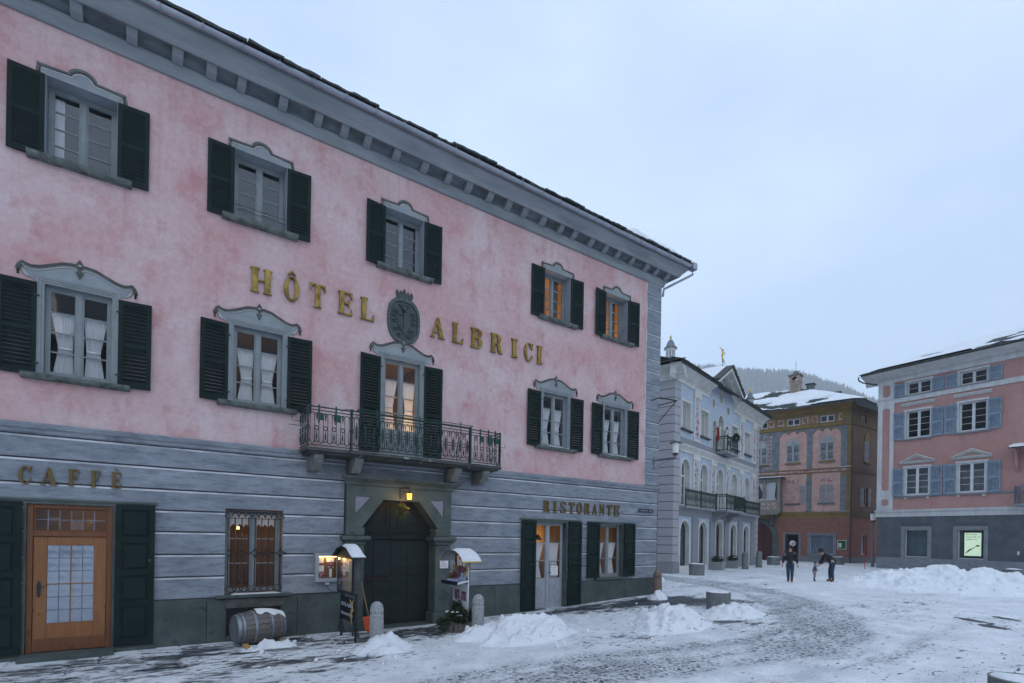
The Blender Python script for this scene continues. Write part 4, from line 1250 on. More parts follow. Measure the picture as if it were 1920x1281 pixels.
for z in (1.16, 2.58): gr.box(1.51, 2.61, -.037, -.023, z - .006, z + .006)
def garc(cx, cz, r, a0, a1, n=8, rz=None): return [(cx + r * math.cos(a), -.03, cz + (rz or r) * math.sin(a)) for a in np.linspace(a0, a1, n)]
for i in range(8):
    gr.tube(garc(1.55 + (i + .5) * .128 + .0, 2.6, .128, 0, math.pi, 9, .12), .010, 4)
    gr.tube(garc(1.55 + (i + .5) * .128, 1.12, .10, math.pi, 2 * math.pi, 9, .09), .010, 4)
for i in range(5):
    c_ = 1.55 + i * .256
    gr.tube([(c_, -.03, 1.97)] + garc(c_ + .12, 1.97, .12, math.pi, 1.5 * math.pi, 6), .010, 4)
    gr.tube([(c_, -.03, 1.73)] + garc(c_ + .12, 1.73, .12, math.pi, .5 * math.pi, 6), .010, 4)
    if i: gr.tube(garc(c_ - .12, 1.97, .12, 0, -.5 * math.pi, 6), .010, 4).tube(garc(c_ - .12, 1.73, .12, 0, .5 * math.pi, 6), .010, 4)
gr.build('window_grille', 'black_iron', hotel, fix=False)
# restaurant door
MB().box(9.58, 9.62, -.02, .3, .12, 2.79).box(10.82, 10.86, -.02, .3, .12, 2.79).box(9.62, 10.82, -.02, .3, 2.74, 2.79).box(9.04, 11.42, -.03, -.006, 2.80, 2.84).build('door_jamb', 'portal_stone', hotel)
MB().box(9.04, 11.44, -.10, .3, -.2, .135).build('door_step', 'green_stone', hotel)
win, spans, gzz = casement(hotel, 10.22, .14, 2.73, 1.19, .16, 3, m='grey_paint', glass='glass', low=.82, name='door', mull=.10)
interior(win, 9.62, 10.82, .14, 2.73, .32, 2.6, 'interior_warm')
for s_, (a, b) in enumerate(spans):
    MB().box(a + .06, b - .06, .155, .175, .30, .92).build('panel', 'grey_paint', win, bevel=.006)
    cxm = (a + b) / 2
    MB().prism([(cxm, .36), (b - .13, .61), (cxm, .86), (a + .13, .61)], .148, .158, holes=[[(cxm, .39), (b - .15, .61), (cxm, .83), (a + .15, .61)]]).build('lozenge', 'grey_trim', win)
    curtain(win, a + .02, b - .02, gzz[0], gzz[0] + .66 * (gzz[1] - gzz[0]), .27, tie=gzz[0] + .42, pull=-.8 if s_ == 0 else .2)
MB().tube([(10.25, .15, 1.22), (10.25, .10, 1.22), (10.36, .095, 1.21)], .009, 5).box(10.235, 10.265, .15, .16, 1.12, 1.28).build('handle', 'black_iron', win)
nt_ = MB().box(10.35, 10.64, .148, .152, 1.13, 1.42).build('notice', 'paper', win)
def script(parent, x0, x1, z, h, y, m, name='writing'):
    '''a line of print too small to read: uneven upright strokes'''
    mb = MB(); x = x0
    while x < x1 - h * .4:
        w_ = h * random.uniform(.35, .8)
        if random.random() < .82:
            mb.box(x, x + w_ * .3, y - .001, y, z, z + h * random.uniform(.7, 1)); mb.box(x + w_ * .3, x + w_ * .8, y - .001, y, z + random.choice((0, .4, .75)) * h, z + h * .2 + random.choice((0, .4, .75)) * h * .9)
        x += w_
    return mb.build(name, m, parent, fix=False)
for a_, b_, z_ in ((10.37, 10.60, 1.36), (10.46, 10.52, 1.31), (10.39, 10.61, 1.25), (10.43, 10.58, 1.16)):
    script(win, a_, b_, z_, .022, .146, 'ink')
lamp('room_lamp', (10.75, 1.9, 2.3), 11, parent=hotel)
MB().lathe([(0.0, .18), (.03, .17), (.12, .03), (.12, 0), (.0, .0)], (10.5, 1.0, 2.2), 10).build('pendant_lamp', 'stick_wood', hotel, smooth=True)
panelled(hotel, 9.08, 9.60, .14, 2.79, -.095, [1.1, 1.0, 1.05, 1.0])
panelled(hotel, 10.87, 11.41, .20, 2.79, -.095, [1.1, 1.0, 1.05, 1.0])
# restaurant window
MB().box(12.15, 12.19, -.01, .3, 1.02, 2.79).box(13.32, 13.36, -.01, .3, 1.02, 2.79).box(12.19, 13.32, -.01, .3, 2.74, 2.79).box(11.68, 13.86, -.03, -.006, 2.80, 2.83).build('window_jamb', 'portal_stone', hotel)
win, spans, gzz = casement(hotel, 12.755, 1.03, 2.74, 1.12, .16, 3, glass='glass')
interior(win, 12.2, 13.3, 1.03, 2.74, .34, 2.4, 'interior_warm')
for s_, (a, b) in enumerate(spans):
    curtain(win, a + .02, b - .02, gzz[0], gzz[0] + .66 * (gzz[1] - gzz[0]), .27, tie=gzz[0] + .40, pull=-.8)
lamp('room_lamp', (13.1, 1.8, 2.3), 6.5, parent=hotel)
MB().box(12.05, 13.46, -.10, .05, .94, 1.02).build('sill', 'green_stone', hotel, bevel=.01)
panelled(hotel, 11.67, 12.19, 1.02, 2.79, -.095, [1.1, 1.0, 1.05])
panelled(hotel, 13.33, 13.85, 1.04, 2.79, -.095, [1.1, 1.0, 1.05])

# ------------------------------------------------------------------ stone portal with its gate
portal = node('portal', hotel)
for s_, a, b in ((0, 3.98, 4.42), (1, 6.30, 6.74)):
    c = (a + b) / 2
    MB().box(a, b, -.12, .34, .30, 2.03).build('pillar', 'portal_stone', portal, bevel=.015)
    MB().box(a - .07, b + .07, -.19, .34, -.3, .30).build('pillar_base', 'portal_stone', portal, bevel=.03)
    MB().box(a, b, -.12, .34, 2.262, 2.455).build('block', 'portal_stone', portal, bevel=.01)
    pr = [(0, 0), (.02, .02), (.03, .07), (.09, .12), (.11, .14), (.11, .225), (0, .225)]
    mb = MB(); vs_ = []
    for d, z in pr[1:-1]:
        vs_ += [(a - d, -.12 - d, 2.03 + z), (b + d, -.12 - d, 2.03 + z), (b + d, .33, 2.03 + z), (a - d, .33, 2.03 + z)]
    n = len(pr) - 2
    mb.add(vs_, [(i * 4 + k_, i * 4 + (k_ + 1) % 4, (i + 1) * 4 + (k_ + 1) % 4, (i + 1) * 4 + k_) for i in range(n - 1) for k_ in range(4)] + [(0, 1, 2, 3), tuple((n - 1) * 4 + k_ for k_ in range(4))]).build('impost', 'portal_stone', portal)
tl = [(4.19, 3.19), (4.58, 3.19), (4.19, 2.76)]; tr_ = [(6.13, 3.19), (6.52, 3.19), (6.52, 2.74)]
MB().prism([(3.98, 2.457), (4.36, 2.457), (4.88, 3.13), (5.83, 3.13), (6.36, 2.457), (6.74, 2.457), (6.74, 3.44), (3.98, 3.44)], -.12, .34, holes=[tl, tr_]).build('spandrel', 'portal_stone', portal, bevel=.006)
MB().prism(tl, -.085, .0).build('spandrel_panel', 'lavender_plaster', portal); MB().prism(tr_, -.085, .0).build('spandrel_panel', 'lavender_plaster', portal)
cpr = [(0.02, 3.445), (-.14, 3.445), (-.16, 3.47), (-.18, 3.52), (-.27, 3.58), (-.30, 3.60), (-.30, 3.655), (0.02, 3.67)]
mb = MB(); n = len(cpr)
for xe, s_ in ((3.98, -1), (6.74, 1)):
    pass
vs_ = [(3.98 + min(0, p[0] + .12), p[0], p[1]) for p in cpr] + [(5.36, p[0], p[1]) for p in cpr]
vs2 = [(5.364, p[0], p[1]) for p in cpr] + [(6.74 - min(0, p[0] + .12), p[0], p[1]) for p in cpr]
for vv in (vs_, vs2):
    mb = MB().add(vv, [(i, (i + 1) % n, n + (i + 1) % n, n + i) for i in range(n)] + [tuple(range(n)), tuple(range(n, 2 * n))])
    mb.build('portal_cornice', 'portal_stone', portal)
# gate: planks below a carved rail, two panelled leaves in the trapezoid above
gate = node('gate', hotel)
xs_ = [4.40, 4.78, 5.245, 5.70, 6.32]
for a, b in zip(xs_[:-1], xs_[1:]):
    for za, zb in ((.06, 1.24), (1.245, 2.17)):
        MB().box(a + .003, b - .003, .26 + random.uniform(0, .006), .32, za, zb).build('plank', 'door_green', gate, bevel=.004)
MB().box(4.36, 6.36, .20, .32, 2.18, 2.21).box(4.36, 6.36, .225, .32, 2.21, 2.35).box(4.36, 6.36, .18, .32, 2.35, 2.385).build('transom_rail', 'door_green', gate, bevel=.004)
for i in range(18):
    MB().tube([(4.42 + i * .108, .222, 2.24), (4.46 + i * .108, .215, 2.31), (4.50 + i * .108, .222, 2.25)], .012, 5).build('carving', 'door_green', gate)
for pl in ([(4.40, 2.39), (5.20, 2.39), (5.20, 3.12), (4.93, 3.12)], [(5.29, 2.39), (6.31, 2.39), (5.80, 3.12), (5.29, 3.12)]):
    c_ = (sum(p[0] for p in pl) / 4, sum(p[1] for p in pl) / 4)
    sc = lambda f: [(c_[0] + (p[0] - c_[0]) * f, c_[1] + (p[1] - c_[1]) * f) for p in pl]
    q = MB().prism(pl, .25, .32).build('tympanum_leaf', 'door_green', gate)
    MB().prism(sc(.72), .225, .249, holes=[sc(.58)]).build('bead', 'door_green', q)
    MB().prism(sc(.45), .232, .249).build('panel', 'door_green', q, bevel=.006)
MB().box(5.20, 5.29, .235, .32, 2.386, 3.13).build('post', 'door_green', gate)
MB().box(4.36, 6.36, .325, .36, -.2, 3.2).build('backing', 'interior_dark', gate)
MB().box(4.48, 5.24, .235, .255, 1.17, 1.225).box(4.52, 4.56, .22, .235, 1.15, 1.25).box(5.14, 5.18, .22, .235, 1.15, 1.25).build('bolt', 'rust', gate)
nl = MB()
for x in (4.5, 4.68, 4.86, 5.05, 5.32, 5.5, 5.8, 6.0, 6.2):
    for z in (.2, .5, .8, 1.1, 1.4, 1.7, 2.0):
        nl.obox((x + random.uniform(-.01, .01), .257, z), ((1, 0, 0), (0, 1, 0), (0, 0, 1)), (.011, .006, .011))
nl.build('nails', 'door_green', gate, kind='stuff')
MB().box(3.9, 6.8, -.25, .3, -.3, .045).build('threshold', 'green_stone', hotel)

# ================================================================== THINGS ON THE HOTEL WALL
# serif capitals drawn as outlines in a unit-high cell
def glyphs(t=.20, o=.06, s=.065):
    G = {}
    def stem(x0): return x0 + o, x0 + o + t
    W = t + 2 * o
    G['I'] = (W, [[(0, 0), (W, 0), (W, s), (W - o, s), (W - o, 1 - s), (W, 1 - s), (W, 1), (0, 1), (0, 1 - s), (o, 1 - s), (o, s), (0, s)]])
    g = .50
    G['H'] = (g + t + o, [[(0, 0), (W, 0), (W, s), (o + t, s), (o + t, .47), (g, .47), (g, s), (g - o, s), (g - o, 0), (g + t + o, 0), (g + t + o, s), (g + t, s), (g + t, 1 - s), (g + t + o, 1 - s), (g + t + o, 1), (g - o, 1), (g - o, 1 - s), (g, 1 - s), (g, .55), (o + t, .55), (o + t, 1 - s), (W, 1 - s), (W, 1), (0, 1), (0, 1 - s), (o, 1 - s), (o, s), (0, s)]])
    w = .64; c = w / 2
    G['T'] = (w, [[(c - t / 2 - o, 0), (c + t / 2 + o, 0), (c + t / 2 + o, s), (c + t / 2, s), (c + t / 2, 1 - s), (w - .13, 1 - s - .01), (w - .07, .86), (w - .045, .70), (w, .70), (w, 1), (0, 1), (0, .70), (.045, .70), (.07, .86), (.13, 1 - s - .01), (c - t / 2, 1 - s), (c - t / 2, s), (c - t / 2 - o, s)]])
    w = .60
    foot = [(w, 0), (w, .31), (w - .04, .31), (w - .08, .15), (w - .16, s), (o + t, s)]
    head = [(W, 1 - s), (W, 1), (0, 1), (0, 1 - s), (o, 1 - s), (o, s), (0, s)]
    G['L'] = (w, [[(0, 0)] + foot + [(o + t, 1 - s)] + head])
    arm = [(o + t, .47), (.38, .47), (.42, .42), (.435, .33), (.475, .33), (.475, .69), (.435, .69), (.42, .60), (.38, .55), (o + t, .55)]
    top = [(o + t, 1 - s), (w - .16, 1 - s), (w - .08, .86), (w - .04, .70), (w, .70), (w, 1), (0, 1), (0, 1 - s), (o, 1 - s), (o, s), (0, s)]
    G['E'] = (w, [[(0, 0)] + foot + arm + top])
    G['F'] = (w, [[(0, 0), (W, 0), (W, s), (o + t, s)] + arm + top])
    w = .80
    G['A'] = (w, [[(0, 0), (.25, 0), (.25, s), (.16, s), (.205, .25), (.45, .25), (.49, s), (.42, s), (.42, 0), (w, 0), (w, s), (.725, s), (.46, 1), (.34, 1), (.075, s), (0, s)], [(.225, .315), (.435, .315), (.335, .70)]])
    def ell(cx, cz, rx, rz, a0, a1, n=20): return [(cx + rx * math.cos(a), cz + rz * math.sin(a)) for a in np.linspace(a0, a1, n)]
    w = .64; c = w / 2
    G['O'] = (w, [ell(c, .5, c, .52, 0, 2 * math.pi * 23 / 24, 24), ell(c, .5, c - t + .02, .45, 0, 2 * math.pi * 19 / 20, 20)])
    G['C'] = (w * .95, [ell(c, .5, c, .52, .75, 2 * math.pi - .75, 24) + [(w - .02, .34), (w - .06, .34)] + ell(c, .5, c - t + .02, .45, 2 * math.pi - 1.0, 1.0, 20) + [(w - .10, .66), (w - .055, .64), (w - .02, 1.0), (w - .06, 1.0)]])
    w = .66
    G['B'] = (w, [[(0, 0), (.40, 0)] + ell(.40, .27, .25, .27, -1.4, 1.2, 10) + [(.48, .53)] + ell(.38, .765, .24, .235, -1.0, 1.45, 10) + [(.38, 1), (0, 1), (0, 1 - s), (o, 1 - s), (o, s), (0, s)],
                  [(o + t, s), (.36, s)] + ell(.37, .265, .08, .20, -1.4, 1.4, 8) + [(.36, .485), (o + t, .485)],
                  [(o + t, .555), (.34, .555)] + ell(.35, .745, .075, .19, -1.4, 1.4, 8) + [(.34, 1 - s), (o + t, 1 - s)]])
    w = .74
    G['R'] = (w, [[(0, 0), (W, 0), (W, s), (o + t, s), (o + t, .46), (.33, .46), (.42, .36), (.46, .08), (.53, 0), (w, 0), (w, s), (.685, s), (.66, .14), (.62, .38), (.52, .50)] + ell(.38, .74, .25, .26, -.9, 1.45, 10) + [(.38, 1), (0, 1), (0, 1 - s), (o, 1 - s), (o, s), (0, s)],
                  [(o + t, .53), (.34, .53)] + ell(.35, .73, .08, .2, -1.4, 1.4, 8) + [(.34, 1 - s), (o + t, 1 - s)]])
    w = .56
    G['S'] = (w, [[(0, 0), (.05, 0), (.09, .07)] + ell(.29, .24, .26, .26, -2.1, 1.15, 12) + ell(.25, .75, .105, .16, 4.0, 1.55, 9) + [(.40, .90), (.455, .70), (.50, .70), (.50, 1.0), (.455, 1.0), (.42, .95)] + ell(.255, .755, .245, .265, 1.2, 4.15, 12) + ell(.26, .235, .11, .17, 1.0, -1.6, 8) + [(.12, .10), (.05, .32), (0, .32)]])
    w = .78; tn = .07
    G['N'] = (w, [[(0, 0), (.22, 0), (.22, s), (.145, s), (.145, .74), (.58, 0), (.66, 0), (.66, 1 - s), (.74, 1 - s), (.74, 1), (.52, 1), (.52, 1 - s), (.595, 1 - s), (.595, .36), (.24, 1), (0, 1), (0, 1 - s), (.075, 1 - s), (.075, s), (0, s)]])
    G['^'] = (.34, [[(0, 0), (.06, -.03), (.17, .08), (.28, -.03), (.34, 0), (.19, .17), (.15, .17)]])
    G['`'] = (.2, [[(.14, 0), (.18, .03), (.06, .17), (0, .13)]])
    return G
GL = glyphs()
def letter(ch, parent, x0, x1, z0, z1, m, dep=.05, y=-.012, accent=None):
    w, loops = GL[ch]
    sx, sz = (x1 - x0) / w, z1 - z0
    sc = lambda l: [(x0 + p[0] * sx, z0 + p[1] * sz) for p in l]
    mb = MB().prism(sc(loops[0]), y - dep, y, holes=[sc(l) for l in loops[1:]])
    if accent:
        aw, al = GL[accent]
        ax = (x0 + x1) / 2 - aw * sz / 2
        mb.prism([(ax + p[0] * sz, z1 + .05 * sz / .55 + p[1] * sz) for p in al[0]], y - dep, y)
    return mb.build('letter', m, parent, bevel=.013 if dep > .04 else .005)
sg = thing('hotel_sign', 'gilded serif capitals HÔTEL ALBRICI across the pink wall', 'sign', (0, 0, 0))
LET = [('H', 1.88, 2.31), ('O', 2.55, 2.87), ('T', 3.10, 3.44), ('E', 3.72, 4.06), ('L', 4.25, 4.59), ('A', 6.08, 6.51), ('L', 6.71, 7.05), ('B', 7.29, 7.65), ('R', 7.92, 8.32), ('I', 8.62, 8.84), ('C', 9.08, 9.38), ('I', 9.53, 9.75)]
for i, (c, a, b) in enumerate(LET):
    letter(c, sg, a, b, 7.40, 7.93, 'gold', accent='^' if i == 1 else None)
sg = thing('cafe_sign', 'ochre capitals CAFFÈ on the grey wall above the wooden door', 'sign')
for i, (c, a, b) in enumerate((('C', -1.70, -1.53), ('A', -1.41, -1.18), ('F', -1.03, -.88), ('F', -.71, -.57), ('E', -.41, -.26))):
    letter(c, sg, a, b, 3.07, 3.375, 'ochre_letter', .035, accent='`' if i == 4 else None)
sg = thing('restaurant_sign', 'narrow ochre capitals RISTORANTE above the restaurant door', 'sign')
xx = np.linspace(9.90, 12.86, 10)
for c, a in zip('RISTORANTE', xx):
    w = .135 if c == 'I' else .24
    letter(c, sg, a + (.05 if c == 'I' else 0), a + w + (.05 if c == 'I' else 0), 3.04, 3.39, 'ochre_letter', .035)

# coat of arms: oval bronze relief with beaded border and crown
coat = thing('coat_of_arms', 'oval bronze coat of arms with crown between the gilded words', 'coat of arms')
def ov(f, cx=5.36, cz=7.62, n=36):
    out = []
    for k_ in range(n):
        a = 2 * math.pi * k_ / n
        p = 2.6
        out.append((cx + f * .43 * math.copysign(abs(math.cos(a)) ** (2 / p), math.cos(a)), cz + f * .56 * math.copysign(abs(math.sin(a)) ** (2 / p), math.sin(a))))
    return out
MB().prism(ov(1.0), -.05, .0, holes=[ov(.84)]).build('border', 'bronze_relief', coat, bevel=.008)
MB().prism(ov(.84), -.02, .0).build('field', 'bronze_relief', coat)
bd = MB()
for p in ov(.92, n=52): bd.obox((p[0], -.052, p[1]), ((1, 0, 1), (0, 1, 0), (-1, 0, 1)), (.008, .006, .008))
bd.build('beading', 'granite_light', coat, kind='stuff')
sh = MB().prism([(5.20, 7.78), (5.52, 7.78), (5.53, 7.50), (5.36, 7.28), (5.19, 7.50)], -.05, -.018, holes=[[(5.225, 7.755), (5.35, 7.755), (5.35, 7.34), (5.225, 7.51)]]).build('shield', 'bronze_relief', coat, bevel=.01)
MB().tube([(5.36, -.05, 7.84), (5.36, -.06, 7.90), (5.35, -.05, 7.97)], [.05, .06, .03], 8).build('helm', 'bronze_relief', coat, smooth=True)
for s_ in (-1, 1):
    for k_, (cx_, cz_, r_) in enumerate(((.21, 7.80, .075), (.24, 7.58, .06), (.19, 7.38, .065), (.09, 7.98, .05), (.12, 7.25, .05), (.26, 7.70, .035))):
        sp = [(5.36 + s_ * (cx_ + r_ * (1 - a / 9) * math.cos(a)), -.035, cz_ + r_ * (1 - a / 9) * math.sin(a)) for a in np.linspace(0, 7.5, 18)]
        MB().tube(sp, .017, 6).build('scroll', 'bronze_relief', coat, smooth=True)
cr = [(5.17, 8.17)]
for k_ in range(5):
    x_ = 5.17 + k_ * .095
    cr += [(x_ - .035, 8.30 + (.04 if k_ == 2 else 0)), (x_, 8.36 + (.06 if k_ == 2 else 0) ), (x_ + .035, 8.30 + (.04 if k_ == 2 else 0)), (x_ + .047, 8.25)]
cr += [(5.55, 8.17)]
MB().prism(cr[::-1], -.05, -.005).build('crown', 'bronze_relief', coat, bevel=.006)
MB().prism([(5.36, 6.99), (5.41, 7.06), (5.36, 7.12), (5.31, 7.06)], -.06, -.0).build('drop', 'lead', coat, bevel=.006)

# lantern over the gate
ln = thing('lantern', 'small lit amber lantern on a wrought iron bracket over the gate', 'lantern', (5.40, -.46, 3.16))
MB().tube([(-.10, .34, .0), (-.10, .34, .30)], .012, 6).tube([(-.10, .34, .28), (-.06, .2, .29), (0, .0, .28)], .011, 6).tube([(-.10, .33, .04), (-.08, .22, .06), (-.07, .16, .15), (-.06, .2, .24)], .009, 5).tube([(-.09, .30, .12), (-.085, .24, .12), (-.08, .23, .19), (-.09, .29, .21)], .008, 5).tube([(0, 0, .28), (0, 0, .19)], .006, 4).build('bracket', 'black_iron', ln)
MB().lathe([(.0, .20), (.03, .19), (.085, .155), (.085, .145), (.0, .145)], (0, 0, 0), 6).build('cap', 'black_iron', ln)
MB().lathe([(.062, .0), (.075, .14)], (0, 0, 0), 6).build('glass', 'amber_glass', ln, fix=False)
MB().lathe([(.0, .02), (.02, .03), (.025, .06), (.0, .11)], (0, 0, 0), 8).build('flame', 'lamp_glow', ln)
for k_ in range(6):
    a = math.pi * 2 * k_ / 6
    MB().tube([(.066 * math.cos(a), .066 * math.sin(a), -.005), (.079 * math.cos(a), .079 * math.sin(a), .148)], .005, 4).build('rib', 'black_iron', ln)
lamp('lantern_light', (5.40, -.46, 3.10), 10, (1.0, .55, .15), .05)

def leaves(mb, c, rad, n, ls, seed=0, squash=(1, 1, 1), mi=0):
    rd = random.Random(seed)
    for _ in range(n):
        while True:
            p = Vector((rd.uniform(-1, 1), rd.uniform(-1, 1), rd.uniform(-1, 1)))
            if .15 < p.length < 1: break
        p = p * (.45 + .55 * rd.random())
        q = Vector((c[0] + p.x * rad * squash[0], c[1] + p.y * rad * squash[1], c[2] + p.z * rad * squash[2]))
        d = (p.normalized() + Vector((rd.uniform(-.8, .8), rd.uniform(-.8, .8), rd.uniform(-.4, .9)))).normalized()
        s_ = d.cross(Vector((rd.uniform(-1, 1), rd.uniform(-1, 1), rd.uniform(-1, 1)))).normalized()
        l = ls * rd.uniform(.6, 1.3)
        nn = d.cross(s_) * l * .15
        mb.add([q, q + d * l * .5 + s_ * l * .25 + nn, q + d * l, q + d * l * .5 - s_ * l * .25 + nn], [(0, 1, 2, 3)], mi)
ms_ = thing('mistletoe', 'ball of yellow green mistletoe hanging below the lantern', 'plant', (5.24, -.34, 2.86))
mb = MB(); leaves(mb, (0, 0, 0), .20, 420, .06, 3); mb.build('foliage', 'mistletoe', ms_, fix=False)
st = MB().tube([(0, 0, 0), (0, .02, .24), (.02, .2, .27)], .006, 5)
for k_ in range(14):
    a, b = random.uniform(0, 6.28), random.uniform(-1, 1.2)
    st.tube([(0, 0, .02), (.16 * math.cos(a) * math.cos(b), .16 * math.sin(a) * math.cos(b), .16 * math.sin(b))], .005, 4)
st.build('stem', 'stick_wood', ms_)

# small plates
pl = thing('house_number_plate', 'small dark blue enamel house number plate 137 under the balcony', 'plate', (5.335, -.003, 3.92))
MB().box(-.085, .085, -.012, 0, .01, .105).build('plate', 'enamel_blue', pl, bevel=.004)
text('numerals', '137', .085, 'paper', pl, (0, -.0135, .028))
pl = thing('street_name_plate', 'narrow dark street name plate on the grey corner wall', 'plate', (14.43, -.003, 3.27))
MB().box(-.37, .37, -.02, 0, -.06, .06).build('plate', 'enamel_dark', pl, bevel=.004)
script(pl, -.32, .32, -.025, .05, -.0205, 'grey_paint')
pl = thing('opening_notice', 'small white notice screwed to the right portal pillar', 'notice', (6.55, -.122, 1.56))
MB().box(-.12, .12, -.012, 0, -.12, .12).build('plate', 'paper', pl)
for k_, w__ in enumerate((.13, .18, .16)):
    script(pl, -.09, -.09 + w__, .035 - k_ * .055, .03, -.0125, 'ink_red')
for a in (-.105, .105):
    for b in (-.105, .105):
        MB().obox((a, -.014, b), ((1, 0, 0), (0, 1, 0), (0, 0, 1)), (.006, .004, .006)).build('screw', 'black_iron', pl)

# menu case on the wall
mc = thing('menu_case', 'lit white menu case with pinned papers on the wall left of the gate', 'display case', (3.575, -.004, 1.51))
MB().prism(rect(-.275, .275, -.32, .32), -.13, -.09, holes=[rect(-.20, .20, -.235, .265)]).build('frame', 'grey_paint', mc, bevel=.006)
MB().box(-.27, -.25, -.09, -.0, -.31, .31).box(.25, .27, -.09, -.0, -.31, .31).box(-.25, .25, -.09, 0, .29, .31).box(-.25, .25, -.09, 0, -.31, -.29).box(-.29, .29, -.14, 0, .315, .335).build('case', 'grey_paint', mc)
MB().box(-.25, .25, -.012, -.004, -.29, .29).build('backboard', 'cork', mc)
MB().box(-.2, .2, -.085, -.07, .245, .262).build('lamp_strip', 'strip_light', mc)
MB().box(-.205, .205, -.106, -.102, -.24, .27).build('pane', 'glass', mc)
for i, (a, b, c, d, m) in enumerate(((-.19, -.07, .10, .23, 'paper'), (.0, .17, .13, .22, 'paper'), (-.19, -.06, -.09, .05, 'paper'), (.02, .16, -.02, .11, 'photo_print'), (-.17, -.05, -.22, -.11, 'paper_pink'), (.06, .12, -.22, -.03, 'paper'), (-.16, -.09, .05, .11, 'paper_pink'))):
    MB().box(a, b, -.018 - i * .001, -.014, c, d).build('menu_sheet', m, mc)
lamp('case_light', (3.575, -.075, 1.72), .9, (1.0, .6, .25), .02)
MB().box(-.03, .05, -.07, 0, -.385, -.335).build('switch_box', 'paper', mc)
MB().tube([(.01, -.03, -.385), (.02, -.03, -.46), (.10, -.03, -.54), (.22, -.03, -.57), (.32, -.02, -.57)], .006, 5).build('cable', 'black_iron', mc)

# wall lamp and bracket at the corner
wl = thing('wall_street_lamp', 'grey street lantern on an arm projecting from the hotel corner', 'street lamp', (14.80, 0, 5.02))
MB().box(-.035, .035, -.03, -.012, -.28, .16).build('back_plate', 'lead', wl)
MB().tube([(0, -.03, .02), (0, -.93, .0)], .026, 6).tube([(0, -.03, -.24), (0, -.35, -.12), (0, -.75, -.03)], .008, 5).tube([(0, -.93, -.02), (0, -.93, .12)], .034, 6).build('arm', 'lead', wl)
MB().lathe([(.05, .10), (.085, .13), (.10, .17), (.10, .185)], (0, -.93, 0), 12).build('socket', 'slate', wl)
MB().lathe([(.098, .186), (.115, .52)], (0, -.93, 0), 12).build('globe', 'paper', wl)
MB().lathe([(.19, .52), (.20, .535), (.12, .57), (.0, .585)], (0, -.93, 0), 14).build('cap', 'slate', wl)
br = thing('sign_bracket', 'empty triangular black iron sign bracket at the hotel corner', 'bracket', (15.05, 0, 7.1))
MB().tube([(-.45, -.012, .03), (-.06, -.09, .17), (-.12, -.86, -.10)], .022, 5).tube([(-.02, -.012, -.07), (-.12, -.86, -.10)], .018, 5).tube([(-.13, -.82, -.12), (-.01, -.012, -.65)], .015, 5).build('iron_arms', 'black_iron', br)
# ================================================================== THINGS IN THE STREET
# barrel on its side
bz = ground_z(2.06)
brl = thing('barrel', 'old grey wooden barrel lying on wedges with snow on top', 'barrel', (2.06, -.58, bz + .36), R(11))
prof = [(x_, .35 - .085 * (x_ / .47) ** 2) for x_ in np.linspace(-.47, .47, 11)]
NS = 20
for k_ in range(NS):
    a0, a1 = 2 * math.pi * k_ / NS + .012, 2 * math.pi * (k_ + 1) / NS - .012
    mb = MB(); vs_ = []
    for x_, r_ in prof:
        for rr in (r_, r_ - .03):
            for a in (a0, a1):
                vs_.append((x_, rr * math.cos(a), rr * math.sin(a)))
    fs_ = []
    for i in range(len(prof) - 1):
        o_ = i * 4
        for (p, q) in ((0, 1), (1, 3), (3, 2), (2, 0)):
            fs_.append((o_ + p, o_ + q, o_ + 4 + q, o_ + 4 + p))
    fs_ += [(0, 1, 3, 2), (40, 41, 43, 42)]
    mb.add(vs_, fs_).build('stave', 'barrel_wood', brl)
for x_, w_ in ((-.44, .055), (-.36, .035), (-.15, .045), (.17, .045), (.36, .03), (.44, .05)):
    r0 = np.interp(x_ - w_ / 2, [p[0] for p in prof], [p[1] for p in prof]); r1 = np.interp(x_ + w_ / 2, [p[0] for p in prof], [p[1] for p in prof])
    MB().lathe([(r0 - .01, -w_ / 2), (r0 + .006, -w_ / 2), (r1 + .006, w_ / 2), (r1 - .01, w_ / 2)], (x_, 0, 0), 28, axis='x').build('hoop', 'hoop_zinc', brl, smooth=False)
for s_ in (-1, 1):
    MB().lathe([(0, 0), (.26, 0), (.26, .02), (0, .02)], (s_ * .43 - .01, 0, 0), 24, axis='x').build('head', 'barrel_wood', brl)
MB().grid(lambda u, v: ((-.10 + .57 * u), (r_ := np.interp(-.10 + .57 * u, [p[0] for p in prof], [p[1] for p in prof]) + .006 + .02 * math.sin(math.pi * v)) * math.sin((v - .5) * (1.0 + .5 * u + .25 * math.sin(u * 14))), r_ * math.cos((v - .5) * (1.0 + .5 * u + .25 * math.sin(u * 14)))), 16, 8).build('snow', 'snow', brl, smooth=True, fix=False)
for i, (x_, y_) in enumerate(((1.78, -1.0), (2.50, -.86))):
    w_ = MB().prism([(-.07, 0), (.07, 0), (.07, .10), (-.07, .06)], -.05, .05, 'x').build('wedge', 'wedge_wood')
    w_.location = (x_, y_, bz + .0); w_.rotation_euler = (0, 0, R(11))
    tag(w_, ['small yellow wooden wedge under the left end of the barrel', 'small yellow wooden wedge under the right end of the barrel'][i], 'wedge', 'barrel wedges')

